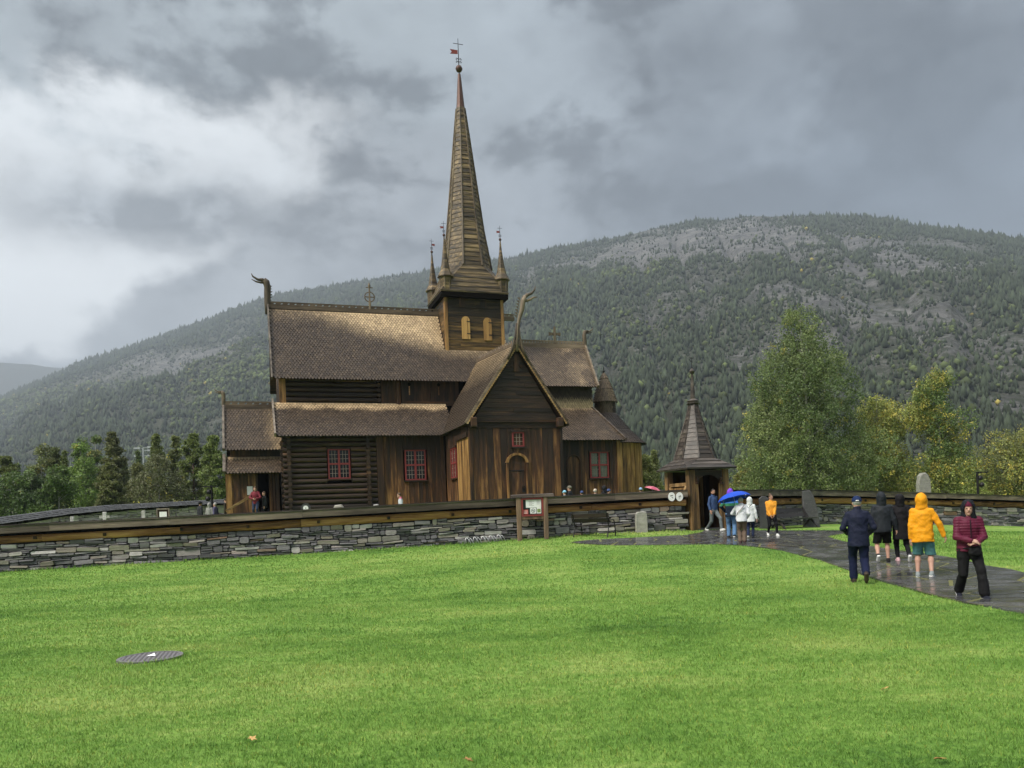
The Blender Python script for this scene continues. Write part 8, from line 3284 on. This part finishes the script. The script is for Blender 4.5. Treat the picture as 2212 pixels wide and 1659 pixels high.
# heads showing over the wall in front of the chancel
BL_, LB_ = (0.055, 0.085, 0.20), (0.24, 0.50, 0.66)
yard(1220, 1059, 39.0, 'person in light blue cap behind the wall before the transept corner', dict(head=dict(cap=LB_, hair='hair_brown'), top=dict(c=(0.2, 0.25, 0.3))), 40)
yard(1231, 1049, 40.0, 'person in camouflage cap and dark jacket behind the wall before the transept corner', dict(head=dict(cap=(0.16, 0.15, 0.12), hair='hair_brown'), top=dict(c=(0.02, 0.022, 0.026), th=1.15)), 70)
yard(1257, 1060, 39.5, 'person in blue cap behind the wall in front of the priest door', dict(head=dict(cap=BL_, hair='hair_dark'), top=dict(c=(0.05, 0.05, 0.06))), 20)
yard(1285, 1056, 39.8, 'person in cream hat behind the wall below the curtained window', dict(head=dict(beanie=(0.55, 0.47, 0.38), hair='hair_grey'), top=dict(c=(0.2, 0.18, 0.16))), -30)
yard(1305, 1049, 40.6, 'person in black hood behind the wall below the curtained window', dict(head=dict(hood=(0.014, 0.015, 0.018)), top=dict(c=(0.014, 0.015, 0.018), th=1.15)), 60)
yard(1314, 1056, 39.6, 'person in blue hat beside the black hood behind the wall', dict(head=dict(beanie=BL_, hair='hair_dark'), top=dict(c=(0.05, 0.07, 0.13))), -60)
yard(1384, 1053, 39.2, 'person in pale blue cap behind the wall near the gatehouse', dict(head=dict(beanie=(0.22, 0.36, 0.52), hair='hair_brown'), top=dict(c=(0.1, 0.12, 0.15))), 0)
yard(1412, 1066, 40.4, 'person under the pink umbrella behind the wall by the gatehouse', dict(head=dict(hair='hair_brown'), top=dict(c=(0.20, 0.05, 0.08)), rh=(0.05, 0.16, 0.66)), 0)
pk = at(1410, 1057, 40.2)
pumb = thing('umbrella', 'pink patterned umbrella just showing over the wall left of the gatehouse', 'umbrella', pk, 0.4)
pumb.rotation_euler = (R_(10), R_(14), 0.4)
for i in range(8):
    a0, a1 = 2 * math.pi * i / 8, 2 * math.pi * (i + 1) / 8
    mb = MB()
    v = [(0, 0, 0.16)] + [(r * math.cos(a), r * math.sin(a), z) for r, z in ((0.24, 0.12), (0.46, 0.0)) for a in (a0, (a0 + a1) / 2, a1)]
    mb.add(v, [(0, 1, 2), (0, 2, 3), (1, 4, 5, 2), (2, 5, 6, 3)])
    mb.build('canopy_panel', clo((0.42, 0.09, 0.14) if i % 2 else (0.50, 0.16, 0.20), 0.6), pumb)
mb = MB()
mb.tube([(0, 0, 0.17), (0, 0, -0.55)], 0.008, 6)
mb.build('shaft', MATS['galv'], pumb)


# ------------------------------------------------------------------ grass blades on the lawn
RNG = np.random.default_rng(5)
GA = []
for y0, y1, dens, hgt_, wid in ((4.2, 7.0, 3400, 0.030, 0.0050), (7.0, 11.0, 1900, 0.030, 0.0070), (11.0, 17.0, 680, 0.034, 0.011), (17.0, 26.0, 240, 0.038, 0.018), (26.0, 34.0, 110, 0.045, 0.028)):
    half = 0.86
    area = (y1 * y1 - y0 * y0) * half
    n = int(area * dens)
    y = np.sqrt(RNG.random(n) * (y1 * y1 - y0 * y0) + y0 * y0)
    x = RNG.uniform(-half, half, n) * y
    GA.append(np.stack([x, y, np.full(n, hgt_), np.full(n, wid)], 1))
GA = np.concatenate(GA)
x, y = GA[:, 0], GA[:, 1]
ok = ~inside(PX, x, y)
dd_ = (x - dp.x) ** 2 + (y - dp.y) ** 2
ok &= dd_ > 0.375 ** 2
# stay on the lawn side of the walls
wlx, wly = WL0.x, WL0.y
side_l = (x - wlx) * wl_dir.y - (y - wly) * wl_dir.x
ok &= ~((side_l < 0.02) & (x < WL1.x + 0.3))
wrx = np.array([p_.x for p_ in wr_pts])
wry = np.array([p_.y for p_ in wr_pts])
ok &= ~((x > wrx[0] - 1.6) & (y > np.interp(x, wrx, wry) - 0.02))
GA = GA[ok]
x, y, hh_, ww_ = GA.T
n = len(x)
tall = 0.75 + 0.6 * fbm(x * 1.2, y * 1.2, 4.0, 3)
# longer tufts at the foot of the wall and round the grating
side_l = (x - wlx) * wl_dir.y - (y - wly) * wl_dir.x
tall = tall * np.where((np.abs(side_l) < 0.35) & (x < WL1.x), 2.0, 1.0) * np.where((x - dp.x) ** 2 + (y - dp.y) ** 2 < 0.48 ** 2, 1.4, 1.0)
hh_ = hh_ * tall * RNG.uniform(0.6, 1.3, n)
z = gz(x, y) + 0.02 * (fbm(x * 0.7, y * 0.7) - 0.5) * 2 - 0.004
a = RNG.uniform(0, 6.283, n)
b_ = RNG.uniform(0, 6.283, n)
bend = RNG.uniform(0.2, 1.0, n) * hh_
dx_, dy_ = np.cos(a) * ww_ / 2, np.sin(a) * ww_ / 2
V = np.empty((n, 5, 3), np.float32)
V[:, 0] = np.stack([x - dx_, y - dy_, z], 1)
V[:, 1] = np.stack([x + dx_, y + dy_, z], 1)
mx2, my2 = x + np.cos(b_) * bend * 0.35, y + np.sin(b_) * bend * 0.35
V[:, 2] = np.stack([mx2 + dx_ * 0.8, my2 + dy_ * 0.8, z + hh_ * 0.6], 1)
V[:, 3] = np.stack([mx2 - dx_ * 0.8, my2 - dy_ * 0.8, z + hh_ * 0.6], 1)
V[:, 4] = np.stack([x + np.cos(b_) * bend, y + np.sin(b_) * bend, z + hh_], 1)
idx = np.array([0, 1, 2, 3, 3, 2, 4])[None] + (np.arange(n) * 5)[:, None]
me = np_mesh('grass', V.reshape(-1, 3), idx.ravel(), np.tile([4, 3], n))
tn = RNG.uniform(0.75, 1.45, (n, 1)) * np.array([[1, 1, 1]])
dry_ = RNG.random(n) < 0.04
tn[dry_] = tn[dry_] * np.array([1.9, 1.25, 1.2])
set_tone(me, np.repeat(tn, 5, 0))
me.materials.append(MATS['blades'])
props(link('grass', me), 'short mown grass blades of the front lawn', 'grass', kind='stuff')

# ------------------------------------------------------------------ damp air in the valley
mb = MB()
me = bpy.data.meshes.new('haze')
me.from_pydata([(a, b, c) for c in (-60, 1080) for a, b in ((-6500, -2600), (6500, -2600), (6500, 6200), (-6500, 6200))], [], BOXF)
hm = bpy.data.materials.new('haze_air')
hm.use_nodes = True
hm.node_tree.nodes.clear()
hn = NT(hm.node_tree)
pv = hn.n('ShaderNodeVolumePrincipled')
pv.inputs['Color'].default_value = (0.70, 0.80, 0.93, 1)
pv.inputs['Density'].default_value = 0.00021
pv.inputs['Anisotropy'].default_value = 0.2
ho_ = hn.n('ShaderNodeOutputMaterial')
hm.node_tree.links.new(pv.outputs[0], ho_.inputs['Volume'])
me.materials.append(hm)
props(link('haze', me), 'pale damp air filling the valley', 'haze', kind='stuff')
